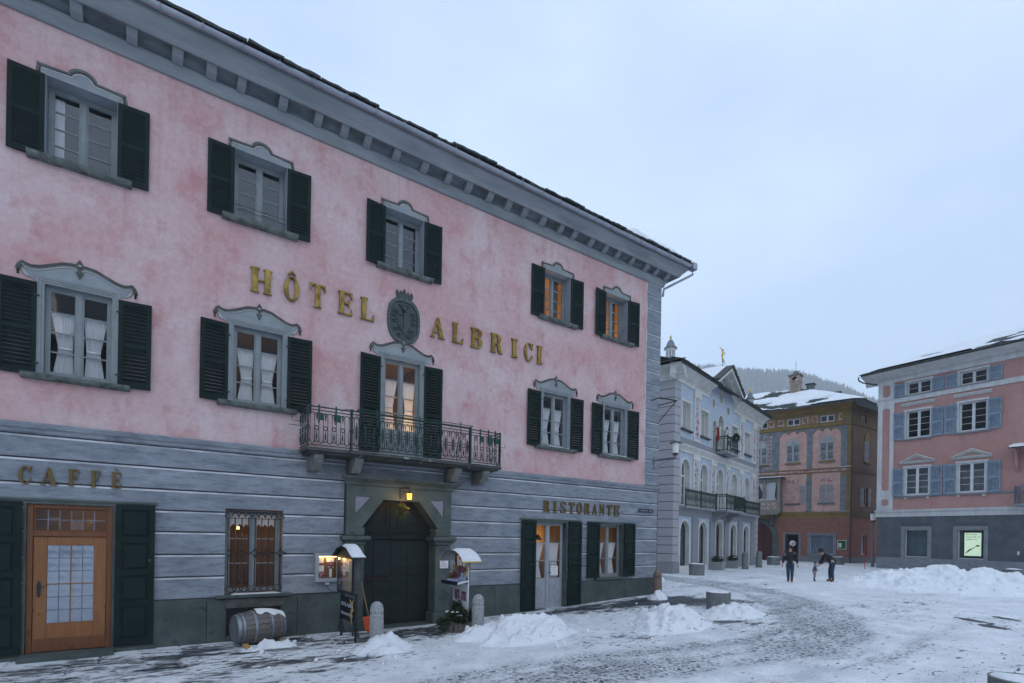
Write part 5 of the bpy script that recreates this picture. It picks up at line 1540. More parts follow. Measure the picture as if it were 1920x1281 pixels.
# bollards
def bollard(x, y, label, h=.86, r=.145, m='granite_light', group='stone bollards'):
    t = thing('bollard', label, 'bollard', (x, y, ground_z(x) - .04), random.random() * 6, group)
    prof = [(r * 1.08, 0), (r * 1.04, .1), (r, .3 * h), (r * .97, .72 * h), (r * .90, .735 * h), (r * .90, .75 * h), (r * .97, .765 * h), (r * .97, .82 * h), (r * .86, .91 * h), (r * .62, .97 * h), (r * .3, h), (0, h + .003)]
    MB().lathe(prof, (0, 0, 0), 20).build('shaft', m, t, smooth=True)
    return t
bollard(4.11, -1.80, 'speckled granite bollard beside the orange snow shovel', .93)
bollard(6.50, -1.93, 'granite bollard beside the planter box right of the gate', .95)
bollard(14.40, -.60, 'brownish stone bollard against the hotel corner', .95, .15, 'brown_stone')
bollard(31.76, 6.77, 'grey stone bollard nearest the blue house right arches', 1.15, .20, 'concrete')
bollard(34.69, 7.54, 'grey stone bollard in front of the red arched gate', 1.15, .20, 'concrete')

# display stand in front of the gate, set square to the wall
sx_ = 3.77; sz0 = ground_z(3.77)
ds = thing('display_stand', 'black iron display stand with lit glass case and chalkboard left of the gate', 'display stand', (sx_, -1.0, sz0))
for yy in (.45, -.50):
    MB().box(-.022, .022, yy - .022, yy + .022, 0, 1.05).build('post', 'black_iron', ds)
MB().box(-.24, .24, -.53, -.47, -.01, .018).build('foot', 'black_iron', ds); MB().box(-.24, .24, .42, .48, -.01, .018).build('foot', 'black_iron', ds)
cs = MB().box(-.07, -.045, -.45, .60, 1.0, 1.06).box(-.07, -.045, -.45, .60, 1.76, 1.82).box(-.07, -.045, -.45, -.40, 1.06, 1.76).box(-.07, -.045, .55, .60, 1.06, 1.76)
cs.box(-.045, .07, -.452, -.43, 1.0, 1.82).box(-.045, .07, .58, .602, 1.0, 1.82).box(-.045, .07, -.43, .58, 1.0, 1.02).box(-.045, .07, -.43, .58, 1.80, 1.82).box(.05, .07, -.43, .58, 1.02, 1.80)
cs = cs.build('case', 'black_iron', ds, bevel=.004)
MB().box(.042, .048, -.42, .57, 1.03, 1.79).build('backboard', 'raffia', cs)
MB().box(-.062, -.058, -.40, .55, 1.06, 1.76).build('pane', 'glass', cs)
MB().lathe([(.075, 0), (.075, .74), (.06, .75)], (.01, -.52, 1.04), 14).build('side_column', 'slate', ds, smooth=False)
for z in (1.12, 1.70): MB().lathe([(.078, 0), (.078, .02)], (.01, -.52, z), 14).build('column_ring', 'black_iron', ds)
for a, b, c, d, m in ((.38, .54, 1.55, 1.74, 'paper'), (.36, .53, 1.36, 1.49, 'paper'), (.36, .52, 1.22, 1.33, 'paper_pink'), (.10, .30, 1.45, 1.7, 'paper')):
    MB().box(.032, .040, a, b, c, d).build('menu_sheet', m, cs)
MB().box(-.03, .03, -.1, .55, 1.775, 1.79).build('lamp_strip', 'strip_light', cs)
lamp('case_light', (sx_ - .01, -.62, sz0 + 1.74), 1.2, (1.0, .58, .22), .02)
# arched gable roof over the case
rf = [(-.66, 1.80), (-.50, 1.86), (-.25, 1.99), (.05, 2.04), (.35, 1.99), (.60, 1.86), (.74, 1.80)]
rp = rf + [(y_, z_ - .025) for y_, z_ in reversed(rf)]
MB().prism(rp, -.16, .16, 'x').build('roof', 'black_iron', ds)
MB().prism([(-.45, 1.825), (.57, 1.825), (.33, 1.96), (.05, 2.01), (-.25, 1.96)], -.07, .06, 'x').build('roof_gable', 'black_iron', ds)
def dsn(u, v):
    yy = -.64 + u * .72; z_ = np.interp(yy, [p[0] for p in rf], [p[1] for p in rf])
    e = min(u, 1 - u, v, 1 - v)
    return (-.15 + v * .30, yy, z_ + .003 + .055 * min(1, e * 6))
MB().grid(dsn, 14, 6).build('snow', 'snow', ds, smooth=True, fix=False)
cb = MB().box(-.03, -.012, -.47, .43, .42, .92).build('chalkboard', 'chalkboard', ds)
text('chalk_writing', 'HOTEL ALBRICI', .115, 'chalk', cb, (-.0325, -.02, .72), rot=(math.pi / 2, 0, -math.pi / 2))
text('chalk_writing', 'Ristorante-Pizzeria', .10, 'chalk', cb, (-.0325, -.02, .53), rot=(math.pi / 2, 0, -math.pi / 2))
def scroll(cx_, cz_, r_, dirn, y0): return [(0, y0 + dirn * (cx_ + r_ * (1 - a / 10) * math.cos(a)), cz_ + r_ * (1 - a / 10) * math.sin(a)) for a in np.linspace(-1.4, 7, 18)]
for yy, dn in ((.45, 1), (-.50, -1), (.45, -1), (-.50, 1)):
    MB().tube([(0, yy, .50), (0, yy + dn * .06, .36), (0, yy + dn * .15, .26)] + scroll(.15, .19, .07, dn, yy), .008, 5).build('scroll', 'black_iron', ds)
for yy in (.45, -.50):
    mb = MB()
    for a in range(5): mb.tube([(-.03, yy + .045 * math.cos(a * 1.256), .44 + .045 * math.sin(a * 1.256)), (-.045, yy, .44)], [.022, .012], 6)
    mb.build('rosette', 'black_iron', ds)
bw = MB()
for (dy, dz) in ((.13, .10), (-.12, .12), (.06, -.30), (-.10, -.12), (.02, -.42)):
    bw.tube([(-.05, -.42, .80), (-.065, -.42 + dy * .5, .80 + dz * .6), (-.06, -.42 + dy, .80 + dz)], [.012, .018, .009], 5)
bw.build('straw_bow', 'raffia', ds)

# orange snow shovel leaning in the gate corner
gz1 = ground_z(4.3)
shv = thing('snow_shovel', 'orange plastic snow shovel with wooden handle leaning by the gate', 'shovel', (4.36, -.62, gz1))
MB().tube([(.03, .0, .32), (-.02, .16, .75), (-.07, .33, 1.18)], .017, 8).build('handle', 'handle_wood', shv, smooth=True)
MB().grid(lambda u, v: ((u - .5) * (.34 - .10 * v) + .10 * (1 - v) - .03, -.05 + .05 * v - .10 * (2 * u - 1) ** 2 * .6 - .0, .02 + .36 * v - .16 * (u - .35) * (1 - v) + .03), 10, 6).build('blade', 'orange_plastic', shv, smooth=True, fix=False).modifiers.new('thick', 'SOLIDIFY').thickness = .008

# brochure stand right of the gate
gz2 = ground_z(6.3)
bs = thing('brochure_stand', 'white brochure stand with curved snowy roof right of the gate', 'brochure stand', (6.36, -1.35, gz2 - .03))
for yy in (.34, -.36):
    MB().tube([(.0, yy, 0), (.0, yy, 1.66)], .016, 8).build('post', 'white_paint', bs, smooth=True)
pnl = MB().box(-.012, .012, -.34, .32, .30, 1.14).build('panel', 'white_paint', bs)
for a, b, c, d in ((.02, .27, .78, 1.0), (-.30, -.04, .76, .98)):
    MB().box(-.018, -.013, a, b, c, d).build('photograph', 'photo_print', pnl)
MB().box(.02, .045, -.36, .34, 1.16, 1.86).build('backboard', 'cork', bs)
for i, (a, b, c, d, m) in enumerate(((.12, .30, 1.22, 1.52, 'paper_pink'), (-.12, .09, 1.20, 1.55, 'photo_print'), (-.33, -.15, 1.25, 1.50, 'photo_print'), (-.02, .12, 1.58, 1.72, 'paper'), (.15, .22, 1.55, 1.82, 'paper'), (-.28, -.06, 1.56, 1.66, 'paper'))):
    MB().box(.012, .0195, a, b, c, d).build('leaflet', m, bs)
shf = MB().add([(-.29, .42, 1.20), (-.29, -.36, 1.20), (.02, -.36, 1.26), (.02, .42, 1.26), (-.29, .42, 1.16), (-.29, -.36, 1.16), (.02, -.36, 1.22), (.02, .42, 1.22)], [(0, 1, 2, 3), (4, 5, 6, 7), (0, 1, 5, 4), (1, 2, 6, 5), (2, 3, 7, 6), (3, 0, 4, 7)]).build('shelf', 'white_paint', bs)
MB().box(-.305, -.291, -.36, .42, 1.14, 1.225).build('shelf_edge', 'enamel_dark', shf)
for i, (a, b, m) in enumerate(((.10, -.22, 'photo_blue'), (-.06, -.24, 'photo_blue'), (-.22, -.22, 'photo_blue'), (-.02, -.10, 'photo_blue'), (-.20, -.08, 'photo_blue'), (.24, -.20, 'photo_blue'))):
    MB().obox((b, a, 1.225 + (b + .29) * .19 + .008), ((1, 0, .19), (0, 1, 0), (-.19, 0, 1)), (.055, .07, .006)).build('brochure', m, bs)
MB().obox((-.06, -.14, 1.33), ((.4, 0, .9), (0, 1, 0), (-.9, 0, .4)), (.09, .06, .008)).build('brochure', 'photo_blue', bs)
MB().obox((-.05, -.28, 1.32), ((.4, 0, .9), (0, 1, 0), (-.9, 0, .4)), (.08, .055, .008)).build('brochure', 'photo_blue', bs)
# barrel-shaped roof with snow on the near half
arc = [(-.50 + 0 * a, 0, 0) for a in (0,)]
ra = [(.0 + .62 * math.cos(a), 1.46 + .50 * math.sin(a)) for a in np.linspace(R(28), R(152), 15)]
ra2 = [(y_ * .975, z_ - .02) for y_, z_ in ra]
rfo = MB().prism(ra + ra2[::-1], -.28, .24, 'x').build('roof', 'zinc', bs)
MB().tube([(-.285, *ra[0]), (-.285, ra[1][0], ra[1][1])], .014, 5).build('roof_trim', 'yellow_paint', bs)
for e in (0, -1):
    MB().tube([(-.285, *ra[e]), (.245, *ra[e])], .014, 5).build('roof_trim', 'yellow_paint', bs)
def bsn(u, v):
    a = R(92 + 60 * u); e = min(u * .8 + .05, 1 - u, v, 1 - v)
    r_ = .62 + .004; q = .05 * min(1, e * 7)
    return (-.275 + .51 * v, (r_ + q) * math.cos(a), 1.46 + (.50 + q) * math.sin(a))
MB().grid(bsn, 14, 6).build('snow', 'snow', bs, smooth=True, fix=False)
MB().tube([(-.16, .30, 1.26), (-.14, .1, 1.42), (-.10, -.02, 1.56)], [.035, .04, .03], 7).tube([(-.20, .38, 1.24), (-.14, .18, 1.34)], [.03, .03], 7).build('wooden_stick', 'stick_wood', bs, smooth=True)
MB().tube([(-.12, .36, 1.26), (-.10, .26, 1.34), (-.08, .18, 1.40)], [.03, .075, .03], 8).build('red_ribbon', 'red_cloth', bs, smooth=True)
for (yy, xx_) in ((.30, .02), (-.38, -.02)):
    bw = MB()
    for (dy, dz) in ((.05, .14), (-.05, .12), (.03, -.16), (-.04, -.20), (.0, .05)):
        bw.tube([(xx_ - .02, yy, 1.50), (xx_ - .05, yy + dy * .6, 1.50 + dz * .6), (xx_ - .03, yy + dy, 1.50 + dz)], [.016, .03, .012], 5)
    bw.build('straw_bow', 'raffia', bs)
lamp('stand_light', (6.34, -1.30, gz2 + 1.82), .9, (1.0, .6, .25), .03)
MB().lathe([(0, 0), (.025, .01), (.025, .05), (0, .06)], (0, .05, 1.80), 8).build('bulb', 'strip_light', bs)

# planter box with evergreen branches in front of the brochure stand
gp = thing('planter_box', 'wooden planter box of dark evergreen branches below the brochure stand', 'planter', (6.30, -1.55, gz2 - .02), R(-38))
for s_ in range(7):
    MB().box(-.40 + s_ * .116, -.40 + s_ * .116 + .108, -.20, -.17, 0, .27 + random.uniform(-.02, .02)).build('board', 'barrel_wood', gp, bevel=.004)
MB().box(-.40, .41, .17, .20, 0, .27).box(-.40, -.375, -.17, .17, 0, .27).box(.385, .41, -.17, .17, 0, .27).build('side_boards', 'stick_wood', gp)
MB().box(-.375, .385, -.17, .17, 0, .22).build('soil', 'soil', gp)
mb = MB(); leaves(mb, (-.02, -.02, .36), .34, 1500, .075, 11, (1.35, .95, .72)); leaves(mb, (-.15, .05, .58), .16, 300, .07, 12, (1, 1, 1.2)); leaves(mb, (-.40, -.15, .22), .22, 400, .07, 13, (1, 1, .8))
mb.build('foliage', 'leaf_green', gp, fix=False)
st = MB()
for k_ in range(26):
    a = random.uniform(0, 6.28); r_ = random.uniform(.1, .4)
    st.tube([(r_ * .3 * math.cos(a), r_ * .2 * math.sin(a), .2), (r_ * math.cos(a), r_ * .7 * math.sin(a), random.uniform(.35, .62))], .006, 4)
st.build('stem', 'stick_wood', gp)
for k_ in range(7):
    a = random.uniform(0, 6.28); r_ = random.uniform(.1, .33)
    px, py = r_ * math.cos(a) * 1.2, r_ * math.sin(a) * .8 - .1
    snow_cap(gp, px - .035, px + .04, py - .03, py + .03, random.uniform(.38, .52), .018, n=4)

# round concrete planters
def planter(x, y, d, h, label, rings=True, snow=True, m='concrete', z=None):
    z = ground_z(x) - .02 if z is None else z
    t = thing('round_planter', label, 'planter', (x, y, z), random.random() * 6, 'round concrete planters')
    r = d / 2
    prof = [(r * .97, 0), (r * .97, h * .6)]
    if rings:
        for k_ in range(4):
            zz = h * (.60 + .085 * k_)
            prof += [(r * .97, zz), (r, zz + .012), (r, zz + h * .06), (r * .97, zz + h * .075)]
    prof += [(r * .98, h * .96), (r * 1.01, h * .965), (r * 1.01, h), (r * .86, h), (r * .86, h - .05), (0, h - .05)]
    MB().lathe(prof, (0, 0, 0), 28).build('drum', m, t)
    MB().lathe([(r * .855, h - .06), (r * .855, h - .03), (0, h - .025)], (0, 0, 0), 20).build('soil', 'soil', t)
    if snow:
        q = random.random() * 9
        def fn(u, v):
            a = 2 * math.pi * u
            rr = r * .93 * v * (1 - .06 * math.sin(3 * a + q)) + 0 * u
            return (rr * math.cos(a), rr * math.sin(a), h - .01 + .045 * math.sqrt(max(0, 1 - v ** 4)) * (.8 + .4 * math.sin(a * 2 + q)) + (.0 if v < .99 else -.0))
        MB().grid(fn, 24, 6).build('snow', 'snow', t, smooth=True, fix=False)
    return t
planter(13.82, -3.30, .68, .50, 'ribbed concrete planter alone among snow heaps right of the hotel corner')
planter(23.9, 4.7, .80, .60, 'concrete planter in front of the first arches of the blue house')
planter(39.2, 9.0, .95, .62, 'snow topped planter in front of the red arched gate')
planter(46.1, 7.5, .95, .62, 'snow topped planter under the green notice board')
planter(45.2, 3.9, .80, .62, 'planter beside the slim street lamp post')
planter(37.8, -1.9, .72, .62, 'left of two planters behind the big snow heap')
planter(35.0, -5.3, .78, .66, 'right of two planters behind the big snow heap')
planter(10.26, -10.53, .80, .40, 'planter cut off by the lower right corner of the picture', z=.02)

# flower boxes in front of the blue house
for i, (x, y, lb) in enumerate(((29.2, 7.0, 'square stone planter left of the blue house centre door'), (31.9, 7.75, 'square stone planter right of the blue house centre door'))):
    t = thing('flower_tub', lb, 'planter', (x, y, ground_z(x) - .01), R(14.5), 'planters at the blue house door')
    MB().add([(-.30, -.30, 0), (.30, -.30, 0), (.30, .30, 0), (-.30, .30, 0), (-.36, -.36, .50), (.36, -.36, .50), (.36, .36, .50), (-.36, .36, .50)], [(0, 1, 2, 3), (4, 5, 6, 7), (0, 1, 5, 4), (1, 2, 6, 5), (2, 3, 7, 6), (3, 0, 4, 7)]).build('tub', 'granite_light', t, bevel=.02)
    mb = MB(); leaves(mb, (0, 0, .62), .34, 500, .10, 30 + i, (1.1, 1.1, .75)); mb.build('foliage', 'leaf_green', t, fix=False)
    if i:
        mb = MB(); leaves(mb, (.1, -.1, .66), .25, 40, .07, 40, (1.2, 1, .6)); mb.build('flowers', 'flower_red', t, fix=False)
    snow_cap(t, -.2, .1, -.25, -.05, .72, .04, n=5)

# slim street lamp, snow stake
sl = thing('street_lamp', 'slim grey street lamp post at the corner of the rose house', 'street lamp', (44.6, 4.45, .46))
MB().tube([(0, 0, 0), (0, 0, .75)], .12, 10).tube([(0, 0, .75), (0, 0, 3.35)], .065, 10).build('post', 'lead', sl)
MB().lathe([(.09, 3.35), (.16, 3.42), (.17, 3.50)], (0, 0, 0), 12).build('socket', 'slate', sl)
MB().lathe([(.17, 3.50), (.20, 4.0)], (0, 0, 0), 12).build('globe', 'paper', sl)
MB().lathe([(.27, 4.0), (.28, 4.03), (.12, 4.12), (0, 4.15)], (0, 0, 0), 14).build('cap', 'slate', sl)
sk = thing('snow_stake', 'thin red snow stake standing behind the big snow heap', 'stake', (40.6, 3.4, .45))
MB().tube([(0, 0, 0), (0, 0, 2.0)], .022, 6).build('pole', 'stake_red', sk)

# ------------------------------------------------------------------ shovelled snow heaps
def heap(cx, cy, rx, ry, h, rot, label, seed, n=40, sharp=1.0, group='shovelled snow heaps', peaks=()):
    """closed lumpy mound; irregular foot, chunky top"""
    mb = MB(); c, s_ = math.cos(rot), math.sin(rot)
    U, V2 = np.meshgrid(np.linspace(-1.15, 1.15, n), np.linspace(-1.15, 1.15, n))
    ang = np.arctan2(V2, U)
    edge = 1.0 + .28 * (fbm(np.cos(ang) * 1.6 + 5, np.sin(ang) * 1.6 + 5, 3, seed) - .5) * 2
    dU = (fbm(U * 1.3 + seed, V2 * 1.3, 3, seed + 1) - .5) * .75; dV = (fbm(U * 1.3, V2 * 1.3 + seed, 3, seed + 2) - .5) * .75
    rad = np.hypot(U + dU * .8, V2 + dV * .8) / edge
    prof = np.clip(1 - rad, 0, 1)
    z = h * (.55 * (1 - (1 - prof) ** 1.7) + .45 * prof ** 1.5) ** sharp
    for (pu, pv, pr, ph) in peaks:
        z = z + ph * np.exp(-((U - pu) ** 2 + (V2 - pv) ** 2) / pr ** 2) * np.clip(prof * 4, 0, 1)
    wx = cx + (U * rx) * c - (V2 * ry) * s_; wy = cy + (U * rx) * s_ + (V2 * ry) * c
    lump = (fbm(wx * 2.3, wy * 2.3, 4, seed + 3) - .5)
    fine = (fbm(wx * 9, wy * 9, 3, seed + 8) - .5)
    mask = np.clip(prof * 3.5, 0, 1)
    z = z * (.72 + .56 * fbm(wx * .9, wy * .9, 2, seed + 6)) + (lump * .40 * min(1, h * 2.2) + fine * .20 + (np.abs(fbm(wx * 4.5, wy * 4.5, 2, seed + 9) - .5)) * .12) * mask
    z = np.where(prof > 0, z, -.08)
    gh_ = ground_h(wx, wy)
    for j in range(n):
        for i in range(n):
            mb.v.append((float(wx[j, i]), float(wy[j, i]), float(gh_[j, i] + z[j, i])))
    for j in range(n - 1):
        for i in range(n - 1):
            if max(prof[j, i], prof[j, i + 1], prof[j + 1, i + 1], prof[j + 1, i]) > 0:
                mb.f.append((j * n + i, j * n + i + 1, (j + 1) * n + i + 1, (j + 1) * n + i)); mb.m.append(0)
    rd = random.Random(seed)
    for _ in range(int(55 * (rx * ry) ** .75)):
        i, j = rd.randrange(n), rd.randrange(n)
        if prof[j, i] < .03 or rd.random() < prof[j, i] * .55: continue
        sz = rd.uniform(.014, .05)
        mb.obox((float(wx[j, i]) + rd.uniform(-.04, .04), float(wy[j, i]) + rd.uniform(-.04, .04), float(gh_[j, i] + z[j, i]) - sz * .1), ((rd.uniform(.4, 1), rd.uniform(-1, 1), rd.uniform(-.4, .4)), (rd.uniform(-.6, .6), rd.uniform(.4, 1), rd.uniform(-.4, .4)), (rd.uniform(-.4, .4), rd.uniform(-.4, .4), 1)), (sz, sz * rd.uniform(.6, .9), sz * rd.uniform(.5, .8)))
    o = mb.build('snow_heap', 'snow', smooth=True, fix=False)
    bm = bmesh.new(); bm.from_mesh(o.data)
    bmesh.ops.delete(bm, geom=[v for v in bm.verts if not v.link_faces], context='VERTS'); bm.to_mesh(o.data); bm.free()
    return tag(o, label, 'snow heap', group)
heap(7.15, -2.75, 1.5, .85, .50, R(5), 'tall lumpy snow heap right of the granite bollard by the gate', 3, 72, 1.0)
heap(4.05, -2.35, .75, .5, .26, R(10), 'low snow heap at the foot of the bollard left of the gate', 13, 34)
heap(2.15, -1.12, .60, .26, .17, R(12), 'small snow heap in front of the barrel', 23, 30)
heap(11.0, -3.75, 1.5, 1.0, .38, R(20), 'steep snow heap left of the ribbed planter', 33, 64, .9)
heap(13.4, -4.05, 1.2, .7, .24, R(15), 'snow heap in front of the ribbed planter', 43, 34)
heap(14.05, -.95, .42, .30, .24, 0, 'small snow heap at the foot of the corner bollard', 53, 26)
heap(26.2, -5.3, 3.6, 2.1, 1.0, R(-62), 'big long snow heap in front of the rose house', 63, 110, .8)
heap(19.2, 3.6, 2.6, .5, .16, R(40), 'low ridge of ploughed snow along the blue house', 73, 40)
for k_, (cx_, cy_) in enumerate(((9.35, -.55), (11.35, -.35), (12.1, -.30), (9.9, -.5), (3.2, -.35), (8.2, -.4), (.9, -.35))):
    pass
# clods of loose snow
cl = MB()
for k_ in range(85):
    if k_ < 18: x_, y_ = random.uniform(2, 14), random.uniform(-4.5, -.4)
    else: x_, y_ = random.choice(((7.1, -2.8), (11, -3.8), (25.5, -4.5), (4.0, -2.4), (2.2, -1.2))); x_ += random.gauss(0, 1.0); y_ += random.gauss(0, .7)
    if y_ > -.15 and x_ < 15.3: continue
    s_ = random.uniform(.012, .04)
    z_ = float(ground_h(np.array(x_), np.array(y_)))
    cl.obox((x_, y_, z_ + s_ * .4), ((random.random(), random.random(), .3), (-random.random(), .6, .2), (.1, -.2, 1)), (s_, s_ * .8, s_ * .6))
o = cl.build('snow_clods', 'snow', kind='stuff', fix=False); o['label'] = 'loose clods of snow scattered over the square'; o['category'] = 'snow'
# ================================================================== BLUE HOUSE
GZ = .40
blue = thing('blue_house', 'pale blue palazzo with arched windows, cream pilasters and small gable', 'building', (23.438, 5.938, 0), R(14.5))
BX = [1.60, 4.33, 7.06, 9.79, 12.54]
BW = 15.2
fl0 = [arch(c + .06, .62, .46 if i == 2 else .82, 3.35 + (.12 if i == 2 else 0), 12) for i, c in enumerate(BX)]
fl1 = [arch(c, .56, 4.16, 6.78, 12) for c in BX]
fl2 = [rect(c - .60, c + .60, 8.44, 9.97) for j, c in enumerate(BX) if j != 2]
tri = [arch(5.95, .32, 7.98, 9.72, 8), arch(7.06, .48, 7.98, 10.2, 10), arch(8.17, .32, 7.98, 9.72, 8)]
ovs = [[(cx_ + .26 * math.cos(a), cz_ + rz_ * math.sin(a)) for a in np.linspace(0, 2 * math.pi * 11 / 12, 12)] for cx_, cz_, rz_ in ((5.75, 10.75, .30), (7.06, 11.35, .42), (8.37, 10.75, .30))]
outline = [(0.02, -.2), (BW - .02, -.2), (BW - .02, 11.4), (9.5, 11.4), (7.06, 12.95), (4.62, 11.4), (0.02, 11.4)]
wall_mesh(outline, fl0 + fl1 + fl2 + tri + ovs, 0, .38).build('wall', ['blue_plaster', 'cream_trim'], blue)
MB().add([(.02, .01, -.2), (.02, 11, -.2), (.02, 11, 11.4), (.02, .01, 11.4), (BW - .02, .01, -.2), (BW - .02, 11, -.2), (BW - .02, 11, 11.4), (BW - .02, .01, 11.4)], [(0, 1, 2, 3), (4, 5, 6, 7), (1, 5, 6, 2)]).build('side_wall', 'lilac_granite', blue, fix=False)
# stone quoins with sunk joints: the left pier wraps the corner
nq = 21
for i in range(nq):
    za = 1.05 + i * (10.86 - 1.05) / nq; zb = 1.05 + (i + 1) * (10.86 - 1.05) / nq
    MB().box(-.04, .74, -.05, 1.5, za + .018, zb - .018).build('quoin', 'lilac_granite', blue)
    MB().box(BW - .70, BW + .04, -.05, .8, za + .018, zb - .018).build('quoin', 'lilac_granite', blue)
MB().box(-.02, .72, -.03, 1.48, 1.0, 10.9).build('quoin_core', 'joint_dark', blue)
MB().box(BW - .68, BW + .02, -.03, .78, 1.0, 10.9).build('quoin_core', 'joint_dark', blue)
MB().box(-.09, .79, -.10, 1.55, -.2, 1.05).build('corner_plinth', 'grey_granite', blue, bevel=.02)
MB().box(BW - .75, BW + .09, -.10, .85, -.2, 1.05).build('corner_plinth', 'grey_granite', blue, bevel=.02)
# pilasters
pil = [(2.62, 3.48), (5.42, 6.22), (7.98, 8.72), (10.72, 11.58), (13.56, 14.42)]
for j, (a, b) in enumerate(pil):
    MB().box(a, b, -.08, .02, 1.02, 3.62).box(a - .04, b + .04, -.11, .02, -.2, 1.02).box(a - .04, b + .04, -.11, .02, 3.30, 3.40).build('lower_pilaster', 'grey_granite', blue)
    p = MB().box(a, b, -.07, .02, 4.15, 7.1).box(a - .05, b + .05, -.12, .02, 6.85, 7.15).build('middle_pilaster', 'cream_trim', blue)
    MB().box(a + .17, b - .17, -.074, -.066, 4.3, 6.75).build('painted_scroll', 'scroll_paint', p)
    if j in (0, 3, 4):
        p = MB().box(a, b, -.07, .02, 7.95, 10.7).box(a - .05, b + .05, -.12, .02, 10.45, 10.9).build('upper_pilaster', 'cream_trim', blue)
        MB().box(a + .17, b - .17, -.074, -.066, 8.1, 10.4).build('painted_scroll', 'scroll_paint', p)
# bands
MB().sweep([(.02, 3.62), (-.09, 3.62), (-.09, 3.9), (-.14, 3.98), (-.14, 4.10), (.02, 4.13)], .745, BW - .705, closed=True).build('stone_band', 'grey_granite', blue)
MB().sweep([(.02, 7.15), (-.06, 7.15), (-.08, 7.28), (-.16, 7.38), (-.24, 7.48), (-.24, 7.54), (.02, 7.60)], .745, BW - .705, closed=True).build('belt_cornice', 'cream_trim', blue)
MB().box(.745, BW - .705, -.03, .02, 7.60, 7.95).build('stone_band', 'grey_granite', blue)
# cornice, soffit, gutter on both wings; dentils
cpf = [(.02, 10.86), (-.08, 10.86), (-.10, 11.0), (-.18, 11.08), (-.20, 11.22), (-.28, 11.30), (-.55, 11.44), (-.60, 11.46), (-.60, 11.58), (.02, 11.62)]
for a, b in ((-.6, 4.75), (9.37, BW + .6)):
    MB().sweep(cpf, a, b, closed=True).build('cornice', 'cream_trim', blue)
    MB().box(a - .05, b + .05, -.70, -.605, 11.52, 11.64).build('gutter', 'slate', blue)
    dn = MB()
    x = max(a, 0)
    while x < min(b, BW):
        dn.box(x, x + .08, -.26, -.21, 11.10, 11.20); x += .17
    dn.build('dentils', 'cream_trim', blue, kind='stuff')
    xx_ = a
    while xx_ < b:
        MB().box(xx_, xx_ + .03, -.72, -.70, 11.50, 11.60).build('gutter_bracket', 'slate', blue); xx_ += .9
# left return of the cornice along the side
pr = cpf
mb = MB(); n = len(pr)
mb.add([(p[0] + .02, -.6, p[1]) for p in pr] + [(p[0] + .02, 6, p[1]) for p in pr], [(i, (i + 1) % n, n + (i + 1) % n, n + i) for i in range(n)] + [tuple(range(n))])
mb.build('side_cornice', 'cream_trim', blue)
# roof and the raised gable
rb = MB().add([(-.7, -.7, 11.64), (BW + .7, -.7, 11.64), (BW + .7, 12, 11.64), (-.7, 12, 11.64), (5, 5.4, 13.9), (BW - 5, 5.4, 13.9)], [(0, 1, 5, 4), (1, 2, 5), (2, 3, 4, 5), (3, 0, 4)]).build('roof', 'slate', blue, fix=False)
for a, b in ((-.7, 4.6), (9.5, BW + .7)):
    x = a
    while x < b:
        w = random.uniform(.45, .8)
        for ly in range(2):
            slab(rb, x + w / 2, -.52 + ly * .2, 11.70 + ly * .08 + random.uniform(0, .02), w - .02, .6, .045, .30, random.uniform(-.04, .04))
        x += w
y_ = -.7
while y_ < 6:
    w = random.uniform(.45, .8)
    slab(rb, -.52, y_ + w / 2, 11.74, w - .02, .6, .045, .30, -math.pi / 2); y_ += w
GA = (7.06, 13.15)
gab = node('gable', blue)
for s_ in (-1, 1):
    ex = GA[0] + s_ * 2.5
    # sloping roof leaf with thick soffit, cornice strip below
    MB().add([(GA[0], -.72, GA[1]), (ex, -.72, 11.75), (ex, 3.2, 11.75), (GA[0], 3.2, GA[1]), (GA[0], -.72, GA[1] + .10), (ex, -.72, 11.85), (ex, 3.2, 11.85), (GA[0], 3.2, GA[1] + .10)], [(0, 1, 2, 3), (4, 5, 6, 7), (0, 1, 5, 4), (1, 2, 6, 5), (2, 3, 7, 6)]).build('gable_roof', 'slate', gab)
    for (f0, f1, ya, yb) in ((.0, .18, -.66, -.10), (.18, .40, -.32, -.05)):
        a0 = (GA[0], GA[1] - .01 - f0); a1 = (ex, 11.74 - f0)
        b0 = (GA[0], GA[1] - .01 - f1); b1 = (ex, 11.74 - f1)
        MB().prism([a0, a1, b1, b0], ya, yb).build('gable_cornice', 'cream_trim', gab)
    dn = MB()
    for k_ in range(14):
        f = (k_ + .5) / 14; x = GA[0] + (ex - GA[0]) * f; z = GA[1] + (11.74 - GA[1]) * f
        dn.obox((x, -.36, z - .30), ((s_ * 2.5, 0, 11.74 - GA[1]), (0, 1, 0), (-(11.74 - GA[1]), 0, s_ * 2.5)), (.045, .04, .05))
    dn.build('dentils', 'cream_trim', gab, kind='stuff')
    L_ = 8
    for k_ in range(L_):
        f = (k_ + .5) / L_
        o = slab(gab, GA[0] + (ex - GA[0]) * f, -.52, GA[1] + .13 + (11.75 - GA[1]) * f, 2.86 / L_ * 1.12, .5, .045, 0)
        o.rotation_euler = (0, s_ * math.atan2(GA[1] - 11.75, 2.5), 0)
def gs(sgn):
    def fn(u, v):
        x = GA[0] + sgn * 2.45 * u; y = -.40 + v * 3.4
        e = min(u + .4, (1 - u) * 2, v * 2, 1)
        return (x, y, GA[1] + .12 + (11.75 - GA[1]) * u + .20 * min(1, e * 1.6) ** .6)
    return fn
MB().grid(gs(-1), 14, 12).build('roof_snow', 'snow', gab, smooth=True, fix=False)
MB().grid(gs(1), 14, 12).build('roof_snow', 'snow', gab, smooth=True, fix=False)
